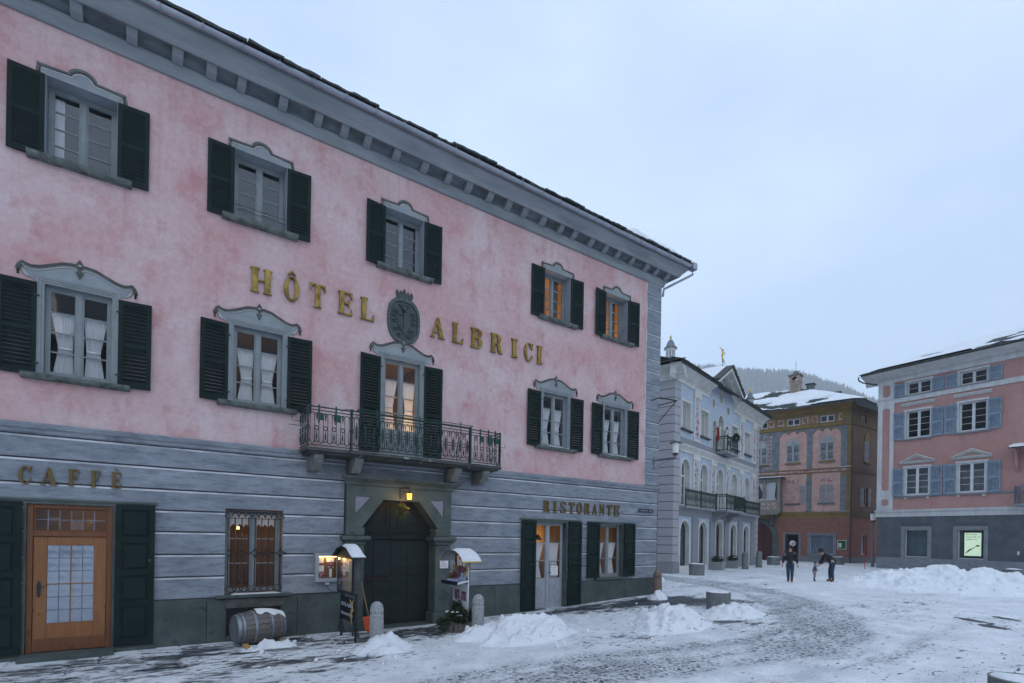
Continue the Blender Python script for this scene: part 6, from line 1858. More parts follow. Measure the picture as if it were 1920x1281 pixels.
def rs(u, v):
    x = -.3 + u * 4.7; y = .1 + v * 4.2
    return (x, y, 11.66 + (y + .7) * .37 + .16 * min(1, 4 * min(u, 1 - u, v + .02, 1 - v) + .02))
MB().grid(rs, 12, 8).build('roof_snow', 'snow', rb, smooth=True, fix=False)
# chimneys with lead domes and gilded tips
for x, y, z, s_ in ((1.62, 1.0, 12.05, .80), (14.5, .45, 11.75, .72)):
    ch = MB().lathe([(.36 * s_, 0), (.33 * s_, .1), (.33 * s_, 1.02), (.40 * s_, 1.05), (.40 * s_, 1.10), (0, 1.10)], (x, y, z), 10).build('chimney', 'cream_trim', rb)
    for k_ in range(10):
        a = 2 * math.pi * (k_ + .5) / 10
        MB().obox((x + .318 * s_ * math.cos(a), y + .318 * s_ * math.sin(a), z + .62), ((-math.sin(a), math.cos(a), 0), (math.cos(a), math.sin(a), 0), (0, 0, 1)), (.04, .006, .34)).build('flute', 'grey_granite', ch)
    MB().lathe([(.47 * s_, 1.10), (.45 * s_, 1.17), (.32 * s_, 1.26), (.26 * s_, 1.42), (.14 * s_, 1.60), (.03, 1.66)], (x, y, z), 12).build('dome', 'lead', ch, smooth=True)
    MB().lathe([(.03, 1.66), (.03, 1.70), (.075, 1.76), (.05, 1.84), (.02, 1.88), (.0, 2.0)], (x, y, z), 8).build('tip', 'gilt', ch, smooth=True)
# windows
for i, c in enumerate(BX):
    # ground floor shop arches
    zt = 3.35 + (.12 if i == 2 else 0); z0 = .46 if i == 2 else .82
    c0 = c + .06
    ro = arch(c0, .625, z0, zt + .005, 12); ri = arch(c0, .50, z0 + .14, zt - .12, 12)
    w_ = MB().prism(ro, .22, .30, holes=[ri]).build('shop_window' if i != 2 else 'shop_door', 'shop_frame', blue)
    MB().box(c0 - .5, c0 + .5, .24, .29, 2.48, 2.54).build('transom', 'shop_frame', w_)
    MB().prism(arch(c0, .50, 2.54, zt - .12, 12), .255, .262).build('pane', 'glass', w_)
    MB().box(c0 - .5, c0 + .5, .255, .262, z0 + .14, 2.48).build('pane', 'glass', w_)
    interior(w_, c0 - .62, c0 + .62, z0, zt, .40, 1.3, 'shop_inside', .05)
    for zz in (1.2, 1.7, 2.15):
        MB().box(c0 - .5, c0 + .5, .55, .9, zz, zz + .03).build('shelf', 'grey_paint', w_)
        for q in range(5):
            MB().box(c0 - .45 + q * .19, c0 - .45 + q * .19 + random.uniform(.06, .13), .6, .7, zz + .032, zz + .032 + random.uniform(.1, .26)).build('goods', random.choice(['paper', 'photo_blue', 'red_cloth', 'raffia', 'grey_paint']), w_)
    s1 = arch(c0, .78, z0 - .3, zt + .16, 12); MB().prism(s1, -.02, .01, holes=[arch(c0, .622, z0 - .3, zt + .003, 12)][0:1]).build('arch_surround', 'cream_trim', blue) if False else None
    # first floor french windows
    w_ = MB().prism(arch(c, .565, 4.16, 6.785, 12), .25, .31, holes=[arch(c, .46, 5.95, 6.68, 10, .42), rect(c - .46, c - .04, 4.3, 5.85), rect(c + .04, c + .46, 4.3, 5.85)]).build('window', 'white_sash', blue)
    MB().prism(arch(c, .46, 5.95, 6.68, 10, .42), .275, .281).build('pane', 'glass', w_)
    for a, b in ((c - .46, c - .04), (c + .04, c + .46)):
        for k_ in range(3):
            MB().box(a, b, .275, .281, 4.3 + k_ * .52 + .01, 4.3 + (k_ + 1) * .52 - .01).build('pane', 'glass', w_)
        for k_ in (1, 2): MB().box(a, b, .265, .29, 4.3 + k_ * .517 - .012, 4.3 + k_ * .517 + .012).build('glazing_bar', 'white_sash', w_)
    interior(w_, c - .56, c + .56, 4.16, 6.78, .40, 1.3, 'interior_dark', .1)
    MB().prism(arch(c, .66, 4.13, 6.88, 14), -.035, .005, holes=[arch(c, .558, 4.131, 6.778, 12)]).build('window_surround', 'cream_trim', blue)
    if i != 2:
        w_ = MB().prism(rect(c - .60, c + .60, 8.44, 9.97), .22, .26, holes=[rect(c - .52, c - .03, 8.54, 9.87), rect(c + .03, c + .52, 8.54, 9.87)]).build('window', 'white_sash', blue)
        for a, b in ((c - .52, c - .03), (c + .03, c + .52)):
            for k_ in range(3):
                MB().box(a, b, .24, .246, 8.54 + k_ * .443 + .01, 8.54 + (k_ + 1) * .443 - .01).build('pane', 'glass', w_)
        for k_ in range(7):
            MB().box(c - .60 + .02 + k_ * .168, c - .60 + k_ * .168 + .16, .262, .275, 8.45, 9.96).build('inner_shutter_board', 'inner_shutter', w_)
        interior(w_, c - .6, c + .6, 8.44, 9.97, .40, .8, 'interior_dark', .05)
        MB().prism(rect(c - .71, c + .71, 8.42, 10.10), -.03, .005, holes=[rect(c - .598, c + .598, 8.421, 9.968)]).build('window_surround', 'cream_trim', blue)
        MB().box(c - .76, c + .76, -.14, .02, 8.33, 8.42).build('sill', 'slate', blue)
# shallow cream edging round the ground floor arches
for i, c in enumerate(BX):
    zt = 3.35 + (.12 if i == 2 else 0); z0 = .46 if i == 2 else .82
    MB().prism(arch(c + .06, .74, -.1, zt + .12, 14), -.02, .005, holes=[arch(c + .06, .622, z0 + .001, zt - .002, 12)]).build('arch_surround', 'cream_trim', blue)
for j, (c, hw, zt) in enumerate(((5.95, .32, 9.72), (7.06, .48, 10.2), (8.17, .32, 9.72))):
    w_ = MB().prism(arch(c, hw, 7.98, zt, 10), .30, .34, holes=[arch(c, hw - .08, 8.08, zt - .08, 10)]).build('loggia_window', 'white_sash', blue)
    MB().prism(arch(c, hw - .08, 8.08, zt - .08, 10), .315, .32).build('pane', 'glass', w_)
    interior(w_, c - hw, c + hw, 7.98, zt, .40, .8, 'interior_dark', .02)
    MB().prism(arch(c, hw + .09, 7.97, zt + .09, 10), -.04, .005, holes=[arch(c, hw - .003, 7.971, zt - .003, 10)]).build('window_surround', 'cream_trim', blue)
for c in (6.43, 7.69):
    MB().lathe([(.13, 7.97), (.13, 8.05), (.10, 8.1), (.09, 9.2), (.13, 9.28), (.13, 9.36)], (c, -.14, 0), 10).build('loggia_column', 'cream_trim', blue)
for o_ in ovs:
    cx_ = sum(p[0] for p in o_) / 12; cz_ = sum(p[1] for p in o_) / 12
    big = [(cx_ + (p[0] - cx_) * 1.35, cz_ + (p[1] - cz_) * 1.28) for p in o_]
    MB().prism(big, -.03, .005, holes=[[(cx_ + (p[0] - cx_) * .99, cz_ + (p[1] - cz_) * .99) for p in o_]]).build('oculus_surround', 'cream_trim', blue)
    MB().prism([(cx_ + (p[0] - cx_) * .99, cz_ + (p[1] - cz_) * .99) for p in o_], .12, .13).build('oculus_pane', 'sky_glass', blue)
    MB().prism(big, .2, .21).build('oculus_backing', 'interior_dark', blue)
# balconies: stone slab, green iron balustrade
def iron_rail(parent, p0, p1, z, h=.92, m='iron_green', step=.17):
    p0, p1 = Vector(p0), Vector(p1); L = (p1 - p0).length; d = (p1 - p0) / L
    mb = MB()
    for zz, th in ((h, .028), (h - .12, .014), (.10, .016)):
        mb.obox((p0 + p1) / 2 + Vector((0, 0, z + zz)), (d, (0, 0, 1), d.cross(Vector((0, 0, 1)))), (L / 2, th, .02))
    k_ = 0
    n = max(2, int(L / step))
    for k_ in range(n + 1):
        p = p0 + d * (L * k_ / n) + Vector((0, 0, z))
        mb.tube([p + Vector((0, 0, .02)), p + Vector((0, 0, .28)), p + Vector((0, 0, .45)), p + Vector((0, 0, h))], [.012, .012, .026, .012], 5)
    for k_ in range(n):
        p = p0 + d * (L * (k_ + .5) / n) + Vector((0, 0, z + h - .06))
        mb.tube([p + d * .03 * math.cos(a) + Vector((0, 0, .04 * math.sin(a))) for a in np.linspace(0, 6.28, 7)], .008, 4)
    for p in (p0, p1):
        mb.tube([p + Vector((0, 0, z)), p + Vector((0, 0, z + h + .05)), p + Vector((0, 0, z + h + .12))], [.03, .03, .005], 6)
    return mb.build('balustrade', m, parent, fix=False)
bal = [(.80, 2.58, .30), (3.52, 5.36, .30), (8.80, 10.68, .30), (11.62, 13.52, .30)]
for a, b, d in bal:
    s_ = MB().box(a - .04, b + .04, -d - .06, .0, 3.99, 4.12).build('balcony_slab', 'grey_granite', blue) if False else None
bslab = MB().box(.78, BW - .75, -.42, -.141, 4.02, 4.12).build('balcony_slab', 'grey_granite', blue)
for a, b in ((.80, 3.05), (3.10, 5.38), (8.82, 11.1), (11.15, 14.4)):
    iron_rail(bslab, (a, -.37, 0), (b, -.37, 0), 4.12)
cslab = MB().box(5.35, 8.86, -1.05, -.421, 4.02, 4.12).build('balcony', 'grey_granite', blue)
iron_rail(cslab, (5.40, -1.0, 0), (8.81, -1.0, 0), 4.12); iron_rail(cslab, (5.40, -.40, 0), (5.40, -1.0, 0), 4.12); iron_rail(cslab, (8.81, -.40, 0), (8.81, -1.0, 0), 4.12)
snow_cap(cslab, 5.4, 8.8, -1.04, -.45, 4.12, .05)
for c in (5.85, 8.35):
    MB().prism([(-.05, 4.018), (-.95, 4.018), (-.9, 3.88), (-.5, 3.78), (-.3, 3.5), (-.05, 3.4)], c - .14, c + .14, 'x').build('console', 'grey_granite', cslab)
ub = MB().box(6.05, 8.1, -.80, -.05, 7.66, 7.78).build('balcony', 'grey_granite', blue)
iron_rail(ub, (6.1, -.76, 0), (8.05, -.76, 0), 7.78); iron_rail(ub, (6.1, -.1, 0), (6.1, -.76, 0), 7.78); iron_rail(ub, (8.05, -.1, 0), (8.05, -.76, 0), 7.78)
mb = MB(); leaves(mb, (7.6, -.8, 8.75), .30, 160, .16, 5, (1.4, .5, 1)); mb.build('balcony_greenery', 'leaf_green', ub, fix=False)
MB().grid(lambda u, v: (5.62 + .18 * u + .05 * v, -.28 - .1 * u + .03 * math.sin(u * 9), 9.2 - .9 * v * (1 - .2 * u)), 6, 6).build('flag', 'red_cloth', blue, smooth=True, fix=False).modifiers.new('thick', 'SOLIDIFY').thickness = .01
MB().tube([(5.6, -.05, 8.9), (5.75, -.4, 9.35)], .02, 5).build('flag_pole', 'stick_wood', blue)
# gilded figure turning on the ridge
wv = thing('weather_vane', 'gilded archer-like figure weather vane on the blue house gable ridge', 'weather vane', (30.36, 7.73, 13.40), R(-35))
wv.scale = (.6, .6, .6)
MB().tube([(0, 0, -.4), (0, 0, .55)], .025, 6).build('rod', 'slate', wv)
fg = MB().tube([(.12, 0, .30), (.02, 0, .72), (0, 0, 1.0), (.03, 0, 1.3), (.05, 0, 1.62)], [.03, .06, .09, .11, .07], 7).tube([(.0, 0, .95), (.16, 0, .62), (.28, 0, .2)], [.07, .05, .03], 6).tube([(.04, 0, 1.55), (-.16, 0, 1.85), (-.32, 0, 2.12)], [.06, .045, .03], 6).tube([(.05, 0, 1.5), (.28, 0, 1.35), (.2, 0, 1.15)], [.06, .05, .04], 6).tube([(.05, 0, 1.64), (.06, 0, 1.74), (.06, 0, 1.86)], [.06, .09, .04], 8)
fg.build('figure', 'gilt', wv, smooth=True)
an = thing('roof_antenna', 'thin dark aerial mast behind the blue house gable', 'antenna', (34.3, 9.0, 11.9))
an.scale = (.6, .6, .6)
mb = MB().tube([(0, 0, 0), (0, 0, 2.6)], .03, 5)
for z, w in ((2.2, .5), (1.7, .35), (1.5, .6)): mb.tube([(-w, 0, z), (w, 0, z - .05)], .02, 4)
mb.build('mast', 'black_iron', an)
# ================================================================== OCHRE HOUSE
ochre = thing('ochre_house', 'ochre and salmon painted house with snowy slate roof and tall chimney', 'building', (49.86, 8.16, 0), R(-76))
OX0 = -15.0
PN = [(-5.12, -4.02), (-2.42, -1.33)]       # the two window axes seen in full
cxs = [-4.57, -1.875, -7.3]
holes = [rect(c - .55, c + .55, 12.82, 13.45) for c in cxs] + [rect(c - .53, c + .53, 5.75, 7.30) for c in cxs[:2]]
holes += [rect(-5.10, -3.98, .46, 2.95), rect(-3.12, -1.2, 1.2, 2.92), arch(-7.55, 1.36, .40, 4.05, 14)]
wall_mesh(rect(OX0, 0, -.2, 14.2), holes, 0, .28).build('wall', ['brick_red', 'grey_stone'], ochre)
# side wall turning away at an obtuse corner
dx, dy = math.cos(R(76)), math.sin(R(76))
side = node('side_facade', ochre, (0, 0, 0), R(76))
sh = [rect(1.9, 2.75, 12.85, 13.5), rect(2.2, 3.25, 5.5, 7.1), rect(2.1, 3.3, 1.2, 3.0), rect(6.8, 7.6, 12.85, 13.5), rect(6.6, 7.6, 5.5, 7.1)]
def sw(z0, z1, m, hl):
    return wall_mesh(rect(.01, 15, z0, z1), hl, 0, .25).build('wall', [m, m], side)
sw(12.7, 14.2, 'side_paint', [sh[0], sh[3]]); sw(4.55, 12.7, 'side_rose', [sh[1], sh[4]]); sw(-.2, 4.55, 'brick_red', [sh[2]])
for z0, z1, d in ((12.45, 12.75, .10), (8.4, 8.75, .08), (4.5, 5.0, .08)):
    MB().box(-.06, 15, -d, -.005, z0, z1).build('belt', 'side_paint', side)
MB().box(-.02, 15, -.05, -.004, -.2, 1.0).build('plinth', 'grey_stone', side)
for z0 in (12.42,):
    for k_ in range(14):
        MB().prism([(.4 + k_ * .75, z0), (.4 + k_ * .75 + .75, z0), (.4 + k_ * .75 + .375, z0 - .55)], -.02, -.004, holes=[[(.4 + k_ * .75 + .12, z0 - .05), (.4 + k_ * .75 + .63, z0 - .05), (.4 + k_ * .75 + .375, z0 - .43)]]).build('zigzag', 'ochre_paint', side)
w_ = louvre(side, 2.35 + .22, 9.45, .42, 1.75, 'weathered_white', y=-.05, pitch=.11); louvre(side, 2.35 - .22 + .9 - .0, 9.45, .42, 1.75, 'weathered_white', y=-.05, pitch=.11)
MB().prism(arch(2.92, .5, 11.2, 12.0, 8), -.04, -.004).build('window_hood', 'ochre_paint', side)
MB().box(2.3, 3.5, -.15, 0, 9.3, 9.42).build('sill', 'ochre_paint', side)
for c, a in ((1.95, 1), (3.55, 1)):
    louvre(side, c, 5.5, .5, 1.6, 'weathered_white', y=-.05, pitch=.11)
for hl, r_ in ((sh[0], 1), (sh[1], 3), (sh[2], 1), (sh[3], 1), (sh[4], 3)):
    a, b, c_, d_ = hl[0][0], hl[1][0], hl[0][1], hl[2][1]
    w_, _, _ = casement(side, (a + b) / 2, c_ + .01, d_ - .01, b - a - .01, .14, r_, m='white_sash', glass='sky_glass')
    MB().box(a - .1, b + .1, .26, .30, c_ - .1, d_ + .1).build('backing', 'interior_dark', w_)
# painted front: ochre attic, salmon panels between slate coloured pilasters
MB().prism(rect(OX0, 0, 12.40, 14.15), -.02, -.004, holes=[rect(c - .55, c + .55, 12.82, 13.45) for c in cxs]).build('attic_paint', 'ochre_paint', ochre)
MB().sweep([(-.004, 12.40), (-.10, 12.44), (-.14, 12.55), (-.14, 12.68), (-.03, 12.74), (-.004, 12.74)], OX0, .1, closed=True).build('belt', 'ochre_paint', ochre)
for x in (-6.0, -3.22, -.58): MB().box(x - .12, x + .12, -.06, -.02, 12.75, 14.1).build('attic_pilaster', 'ochre_paint', ochre)
MB().sweep([(-.02, 13.75), (-.10, 13.8), (-.25, 14.05), (-.8, 14.18), (-.8, 14.22), (-.02, 14.22)], OX0, .2, closed=True).build('cornice', 'ochre_paint', ochre)
for c in (-6.45, -5.62, -3.62, -2.85, -.75):
    MB().prism(rect(c - .27, c + .27, 12.84, 13.50), -.03, -.018, holes=[rect(c - .15, c + .15, 13.0, 13.35)]).build('painted_square', 'pink_marbling', ochre)
zb0 = 4.98
MB().box(OX0, -6.24, -.012, -.004, zb0, 12.4).build('grey_field', 'slate_paint', ochre)
for a, b in ((-6.24, -5.72), (-3.44, -3.0), (-.82, -.36)):
    MB().box(a, b, -.04, -.004, zb0, 12.4).build('painted_pilaster', 'slate_paint', ochre)
    MB().box(a + .08, b - .08, -.075, -.04, 8.05, 8.4).build('pendant', 'ochre_paint', ochre)
MB().box(-.36, .06, -.03, -.004, zb0, 12.4).build('corner_strip', 'ochre_paint', ochre)
for a, b in ((-5.72, -3.44), (-3.0, -.82)):
    c = (a + b) / 2
    MB().box(a, b, -.012, -.004, zb0, 8.38).build('lower_panel', 'salmon_panel', ochre)
    sc = [(a, 8.75)] + [(b, 8.75)] + [(b, 11.9), (b - .12, 12.0)]
    tp = []
    for k_ in range(3):
        cc = b - .12 - (k_ + .5) * (b - a - .24) / 3; r_ = (b - a - .24) / 6
        tp += [(cc + r_ * math.cos(q), 11.95 + (.36 if k_ == 1 else .30) * math.sin(q)) for q in np.linspace(.25, math.pi - .25, 7)]
    tp += [(a + .12, 12.0), (a, 11.9)]
    MB().prism([(a, 8.75), (b, 8.75), (b, 11.9)] + tp, -.012, -.004).build('upper_panel', 'salmon_panel', ochre)
    MB().prism([(b, 12.4), (a, 12.4), (a, 11.905)] + [(p[0], p[1] + .004) for p in tp[::-1]] + [(b, 11.905)], -.014, -.005).build('scallop_field', 'slate_paint', ochre)
    MB().tube([(b, -.02, 11.9)] + [(p[0], -.02, p[1]) for p in tp], .035, 5).build('scallop_trim', 'ochre_paint', ochre)
for k_ in range(3):
    for j in range(9):
        MB().box(-7.1 + k_ * .27, -7.1 + k_ * .27 + .19, -.018, -.011, 9.0 + j * .36, 9.0 + j * .36 + .22).build('painted_tile', 'pink_marbling', ochre)
MB().sweep([(-.004, 8.38), (-.06, 8.40), (-.10, 8.46), (-.05, 8.5), (-.05, 8.68), (-.12, 8.72), (-.12, 8.78), (-.004, 8.80)], OX0, .08, closed=True).build('belt', 'ochre_paint', ochre)
MB().box(OX0, -.36, -.056, -.051, 8.5, 8.67).build('belt_frieze', 'pink_marbling', ochre)
snow_cap(ochre, -.9, .05, -.12, -.01, 8.80, .04); snow_cap(ochre, -2.8, .0, -.10, -.01, 4.98, .02)
MB().sweep([(-.004, 4.42), (-.03, 4.42), (-.03, 4.72), (-.10, 4.78), (-.10, 4.94), (-.004, 4.97)], OX0, .08, closed=True).build('belt', 'ochre_paint', ochre)
# closed louvred shutters with shaped hood, upper floor
for c, w2 in ((-4.57, .55), (-1.875, .55), (-7.3, .55)):
    for s_ in (-1, 1):
        louvre(ochre, c + s_ * .272, 9.45, .535, 1.62, 'weathered_white', y=-.06, pitch=.105, fill=.5)
    MB().box(c - .54, c + .54, -.022, -.013, 9.47, 11.05).build('backing', 'interior_dark', ochre)  # dark sheet on solid wall; shade between the slats put into colour
    hd = [(c - .55, 11.08), (c + .55, 11.08), (c + .55, 11.25)] + [(c + .40 + .15 * math.cos(a), 11.27 + .15 * math.sin(a)) for a in np.linspace(0, 1.6, 4)] + [(c + .26 * math.cos(a), 11.42 + .28 * math.sin(a)) for a in np.linspace(0, math.pi, 8)] + [(c - .40 - .15 * math.cos(a), 11.27 + .15 * math.sin(a)) for a in np.linspace(1.6, 0, 4)] + [(c - .55, 11.25)]
    MB().prism(hd, -.05, -.012).build('window_hood', 'weathered_white', ochre, bevel=.01)
    MB().box(c - .66, c + .66, -.16, -.012, 9.30, 9.42).build('sill', 'ochre_paint', ochre)
for s_ in (-1, 1):
    louvre(ochre, -1.875 + s_ * .272, 5.75, .535, 1.58, 'weathered_white', y=-.06, pitch=.105, fill=.5)
louvre(ochre, -3.76, 5.73, .52, 1.6, 'weathered_white', y=-.06, pitch=.105, fill=.5)
for c in cxs[:2]: MB().box(c - .66, c + .66, -.14, -.012, 5.62, 5.74).build('sill', 'sill_stone', ochre); MB().box(c - .5, c + .5, -.02, -.011, 7.6, 7.85).build('painted_tablet', 'pink_marbling', ochre)
w_, _, _ = casement(ochre, -4.57, 5.76, 7.29, 1.05, .05, 3, m='painted_frame', glass='sky_glass'); interior(w_, -5.1, -4.04, 5.76, 7.29, .3, .8)
w_, _, _ = casement(ochre, -1.875, 5.76, 7.29, 1.05, .10, 3, m='painted_frame', glass='sky_glass'); interior(w_, -2.4, -1.35, 5.76, 7.29, .3, .8)
for c in cxs:
    w_, _, _ = casement(ochre, c, 12.83, 13.44, 1.09, .06, 1, m='white_sash', glass='sky_glass'); interior(w_, c - .55, c + .55, 12.83, 13.44, .3, .6)
# masonry joints: each painted block of the ground floor is a piece
op = [(-5.3, -3.8, 0, 3.1), (-3.3, -1.0, 1.0, 3.1)]
for j in range(6):
    za, zb = 1.02 + j * .566, 1.02 + (j + 1) * .566
    x = -6.0 + (.3 if j % 2 else 0.0)
    edges = [-6.0 if j < 3 else -6.3 + .0]
    xs2 = list(np.arange(-6.0 + (.43 if j % 2 else 0), 0.0, 1.02)) + [0.0]
    prev = -6.0
    for xe in xs2:
        if xe - prev < .15: continue
        segs = [(prev, min(xe, 0.0))]
        for o_ in op:
            if o_[2] < zb - .05 and o_[3] > za + .05:
                nsg = []
                for a, b in segs:
                    if b <= o_[0] or a >= o_[1]: nsg.append((a, b))
                    else:
                        if a < o_[0]: nsg.append((a, o_[0]))
                        if b > o_[1]: nsg.append((o_[1], b))
                segs = nsg
        for a, b in segs:
            if b - a > .1: MB().box(a + .012, b - .012, -.02, .0, za + .012, zb - .012).build('block', 'brick_red', ochre)
        prev = xe
for a, b in ((-6.1, -5.32), (-3.78, .03)):
    MB().box(a, b, -.05, .005, -.2, 1.0).build('plinth', 'grey_stone', ochre)
# door, shop window, notice board
MB().prism(rect(-5.28, -3.82, .0, 3.08), -.04, .0, holes=[rect(-5.10, -3.98, .001, 2.95)]).build('door_surround', 'grey_stone', ochre)
dr = MB().box(-5.10, -4.96, .12, .2, .46, 2.95).box(-4.12, -3.98, .12, .2, .46, 2.95).box(-4.96, -4.12, .12, .2, 2.82, 2.95).box(-4.96, -4.12, .12, .2, .46, .75).build('door', 'red_wood', ochre)
MB().box(-4.96, -4.12, .15, .158, .75, 2.82).build('pane', 'glass', dr)
interior(dr, -5.0, -4.0, .5, 2.9, .29, 1.0, 'interior_dark', .02)
MB().lathe([(0, 0), (.26, 0), (.26, .006), (0, .006)], (0, 0, 0), 24).build('round_emblem', 'paper', dr, loc=(-4.52, .146, 2.12), rot=(R(90), 0, 0))
em = MB()
for q in range(7):
    a = q * .9
    em.tube([(-4.52 + .06 * math.cos(a), .138, 2.12 + .06 * math.sin(a)), (-4.44 + .11 * math.cos(a + .7), .138, 2.12 + .13 * math.sin(a + .7))], .018, 4)
em.build('emblem_ornament', 'ink', dr)
MB().prism(rect(-3.28, -1.04, 1.05, 3.06), -.05, .0, holes=[rect(-3.12, -1.20, 1.2, 2.92)]).build('window_surround', 'grey_stone', ochre)
sw_ = MB().prism(rect(-3.12, -1.2, 1.2, 2.92), .08, .14, holes=[rect(-3.05, -1.27, 1.27, 2.85)]).build('shop_window', 'grey_paint', ochre)
MB().box(-3.05, -1.27, .10, .108, 1.27, 2.85).build('pane', 'sky_glass', sw_); MB().box(-3.05, -1.27, .20, .22, 1.22, 2.9).build('blind', 'shop_blue', sw_)
MB().prism([(-2.9, 1.3), (-2.45, 1.3), (-2.42, 1.75), (-2.6, 1.95), (-2.68, 2.1), (-2.76, 1.95), (-2.92, 1.75)], .17, .185).build('display_shape', 'faded_blue', sw_)
MB().box(-2.9, -1.0, -.10, -.052, 1.0, 1.05).build('window_ledge', 'grey_stone', ochre)
nb = thing('notice_board', 'green felt notice board in a white frame on the ochre house', 'notice board', (0, 0, 0)); nb.parent = None
nb.location = (49.86, 8.16, 0); nb.rotation_euler = (0, 0, R(-76))
MB().prism(rect(-.95, -.27, 1.68, 2.48), -.09, -.021, holes=[rect(-.90, -.32, 1.73, 2.43)]).build('frame', 'white_paint', nb)
MB().box(-.90, -.32, -.05, -.03, 1.73, 2.43).build('felt', 'felt_green', nb); MB().box(-.86, -.64, -.058, -.051, 1.86, 2.22).build('sheet', 'paper', nb)
script(nb, -.83, -.67, 2.10, .03, -.059, 'ink'); script(nb, -.83, -.68, 2.0, .03, -.059, 'ink')
# arched gate at the left
MB().prism(arch(-7.55, 1.86, -.2, 4.45, 16), -.07, .0, holes=[arch(-7.55, 1.36, -.19, 4.05, 14)]).build('gate_arch', 'portal_stone', ochre, bevel=.02)
ag = MB().prism(arch(-7.55, 1.36, .40, 4.05, 14), .18, .24).build('arched_gate', 'red_wood', ochre)
for k_ in range(4):
    MB().box(-8.85 + k_ * .66, -8.85 + k_ * .66 + .56, .15, .178, .55, 2.1).build('panel', 'red_wood', ag, bevel=.01)
    MB().box(-8.85 + k_ * .66, -8.85 + k_ * .66 + .56, .15, .178, 2.2, 2.55 + (.55 if k_ in (1, 2) else .0)).build('panel', 'red_wood', ag, bevel=.01)
# bay window
bay = node('bay_window', ochre)
MB().box(-9.6, -5.35, -1.0, -.01, 4.95, 6.05).build('bay_parapet', 'beige_bay', bay)
MB().prism([(-9.6, 4.95), (-5.35, 4.95), (-5.6, 4.72), (-9.35, 4.72)], -.95, -.01).build('bay_base', 'beige_bay', bay)
for k_ in range(6):
    for j in range(2):
        MB().box(-8.3 + k_ * .46, -8.3 + k_ * .46 + .34, -1.015, -1.001, 5.2 + j * .34, 5.2 + j * .34 + .26).build('bay_tile', 'pink_marbling', bay)
for x in (-9.5, -8.2, -6.72, -5.5):
    MB().box(x - .11, x + .11, -1.0, -.86, 6.05, 7.75).build('bay_post', 'beige_bay', bay)
MB().box(-5.6, -5.39, -.86, -.02, 6.05, 7.75).build('bay_side', 'beige_bay', bay)
MB().box(-9.6, -5.37, -1.0, -.01, 7.75, 8.0).build('bay_lintel', 'beige_bay', bay)
MB().box(-9.8, -5.10, -1.2, -.01, 8.0, 8.10).build('bay_roof', 'slate', bay)
snow_cap(bay, -9.8, -5.12, -1.2, -.02, 8.10, .10, n=24)
snow_cap(bay, -9.6, -5.6, -1.02, -.9, 6.05, .05, n=20)
for a, b in ((-9.39, -8.31), (-8.09, -6.83), (-6.61, -5.61)):
    MB().box(a, b, -.94, -.93, 6.08, 7.74).build('pane', 'glass', bay)
MB().add([(-9.5, -.02, 6.0), (-5.61, -.02, 6.0), (-5.61, -.02, 7.9), (-9.5, -.02, 7.9)], [(0, 1, 2, 3)]).build('bay_back', 'grey_stone', bay)
curtain(bay, -7.3, -5.7, 6.1, 7.7, -.80, tie=6.5, pull=.55, folds=9)
MB().box(-6.3, -6.0, -.55, -.01, 4.2, 4.72).prism([(-.01, 4.2), (-.45, 4.2), (-.3, 3.8), (-.01, 3.6)], -6.28, -6.02, 'x').build('bay_console', 'portal_stone', bay)
# roof: hipped slate with drifts of snow that leave courses bare
EY, EZ = -.95, 14.22
RV = [(OX0, EY, EZ), (.95, EY, EZ), (.95 + 14 * dx, EY + 16 * dy, EZ), (OX0, 14, EZ), (-12, 4.2, 17.3), (-5.0, 4.2, 17.2)]
orf = MB().add(RV, [(0, 1, 5, 4), (1, 2, 5), (0, 4, 3), (2, 3, 4, 5)]).build('roof', 'slate', ochre, fix=False)
MB().box(OX0, .98, EY - .10, EY - .005, EZ - .10, EZ + .03).build('gutter', 'slate', ochre)
gs_ = MB().tube([(.95, EY, EZ - .03), (.95 + 14 * dx, EY + 15 * dy, EZ - .03)], .06, 6).build('gutter', 'slate', ochre)
MB().tube([(.30, EY + .05, EZ - .08), (.1, -.5, 13.9), (.02, -.14, 13.5), (.02, -.14, .45)], .06, 7).build('downpipe', 'slate', ochre)
def plane_z(x, y):
    zf = EZ + (y - EY) * (17.2 - EZ) / (4.2 - EY)
    # right-hand hip plane through corner, back corner and ridge end
    a_, b_, c_ = Vector(RV[1]), Vector(RV[2]), Vector(RV[5]); nn = (b_ - a_).cross(c_ - a_)
    zr = a_.z - (nn.x * (x - a_.x) + nn.y * (y - a_.y)) / nn.z
    return min(zf, zr)
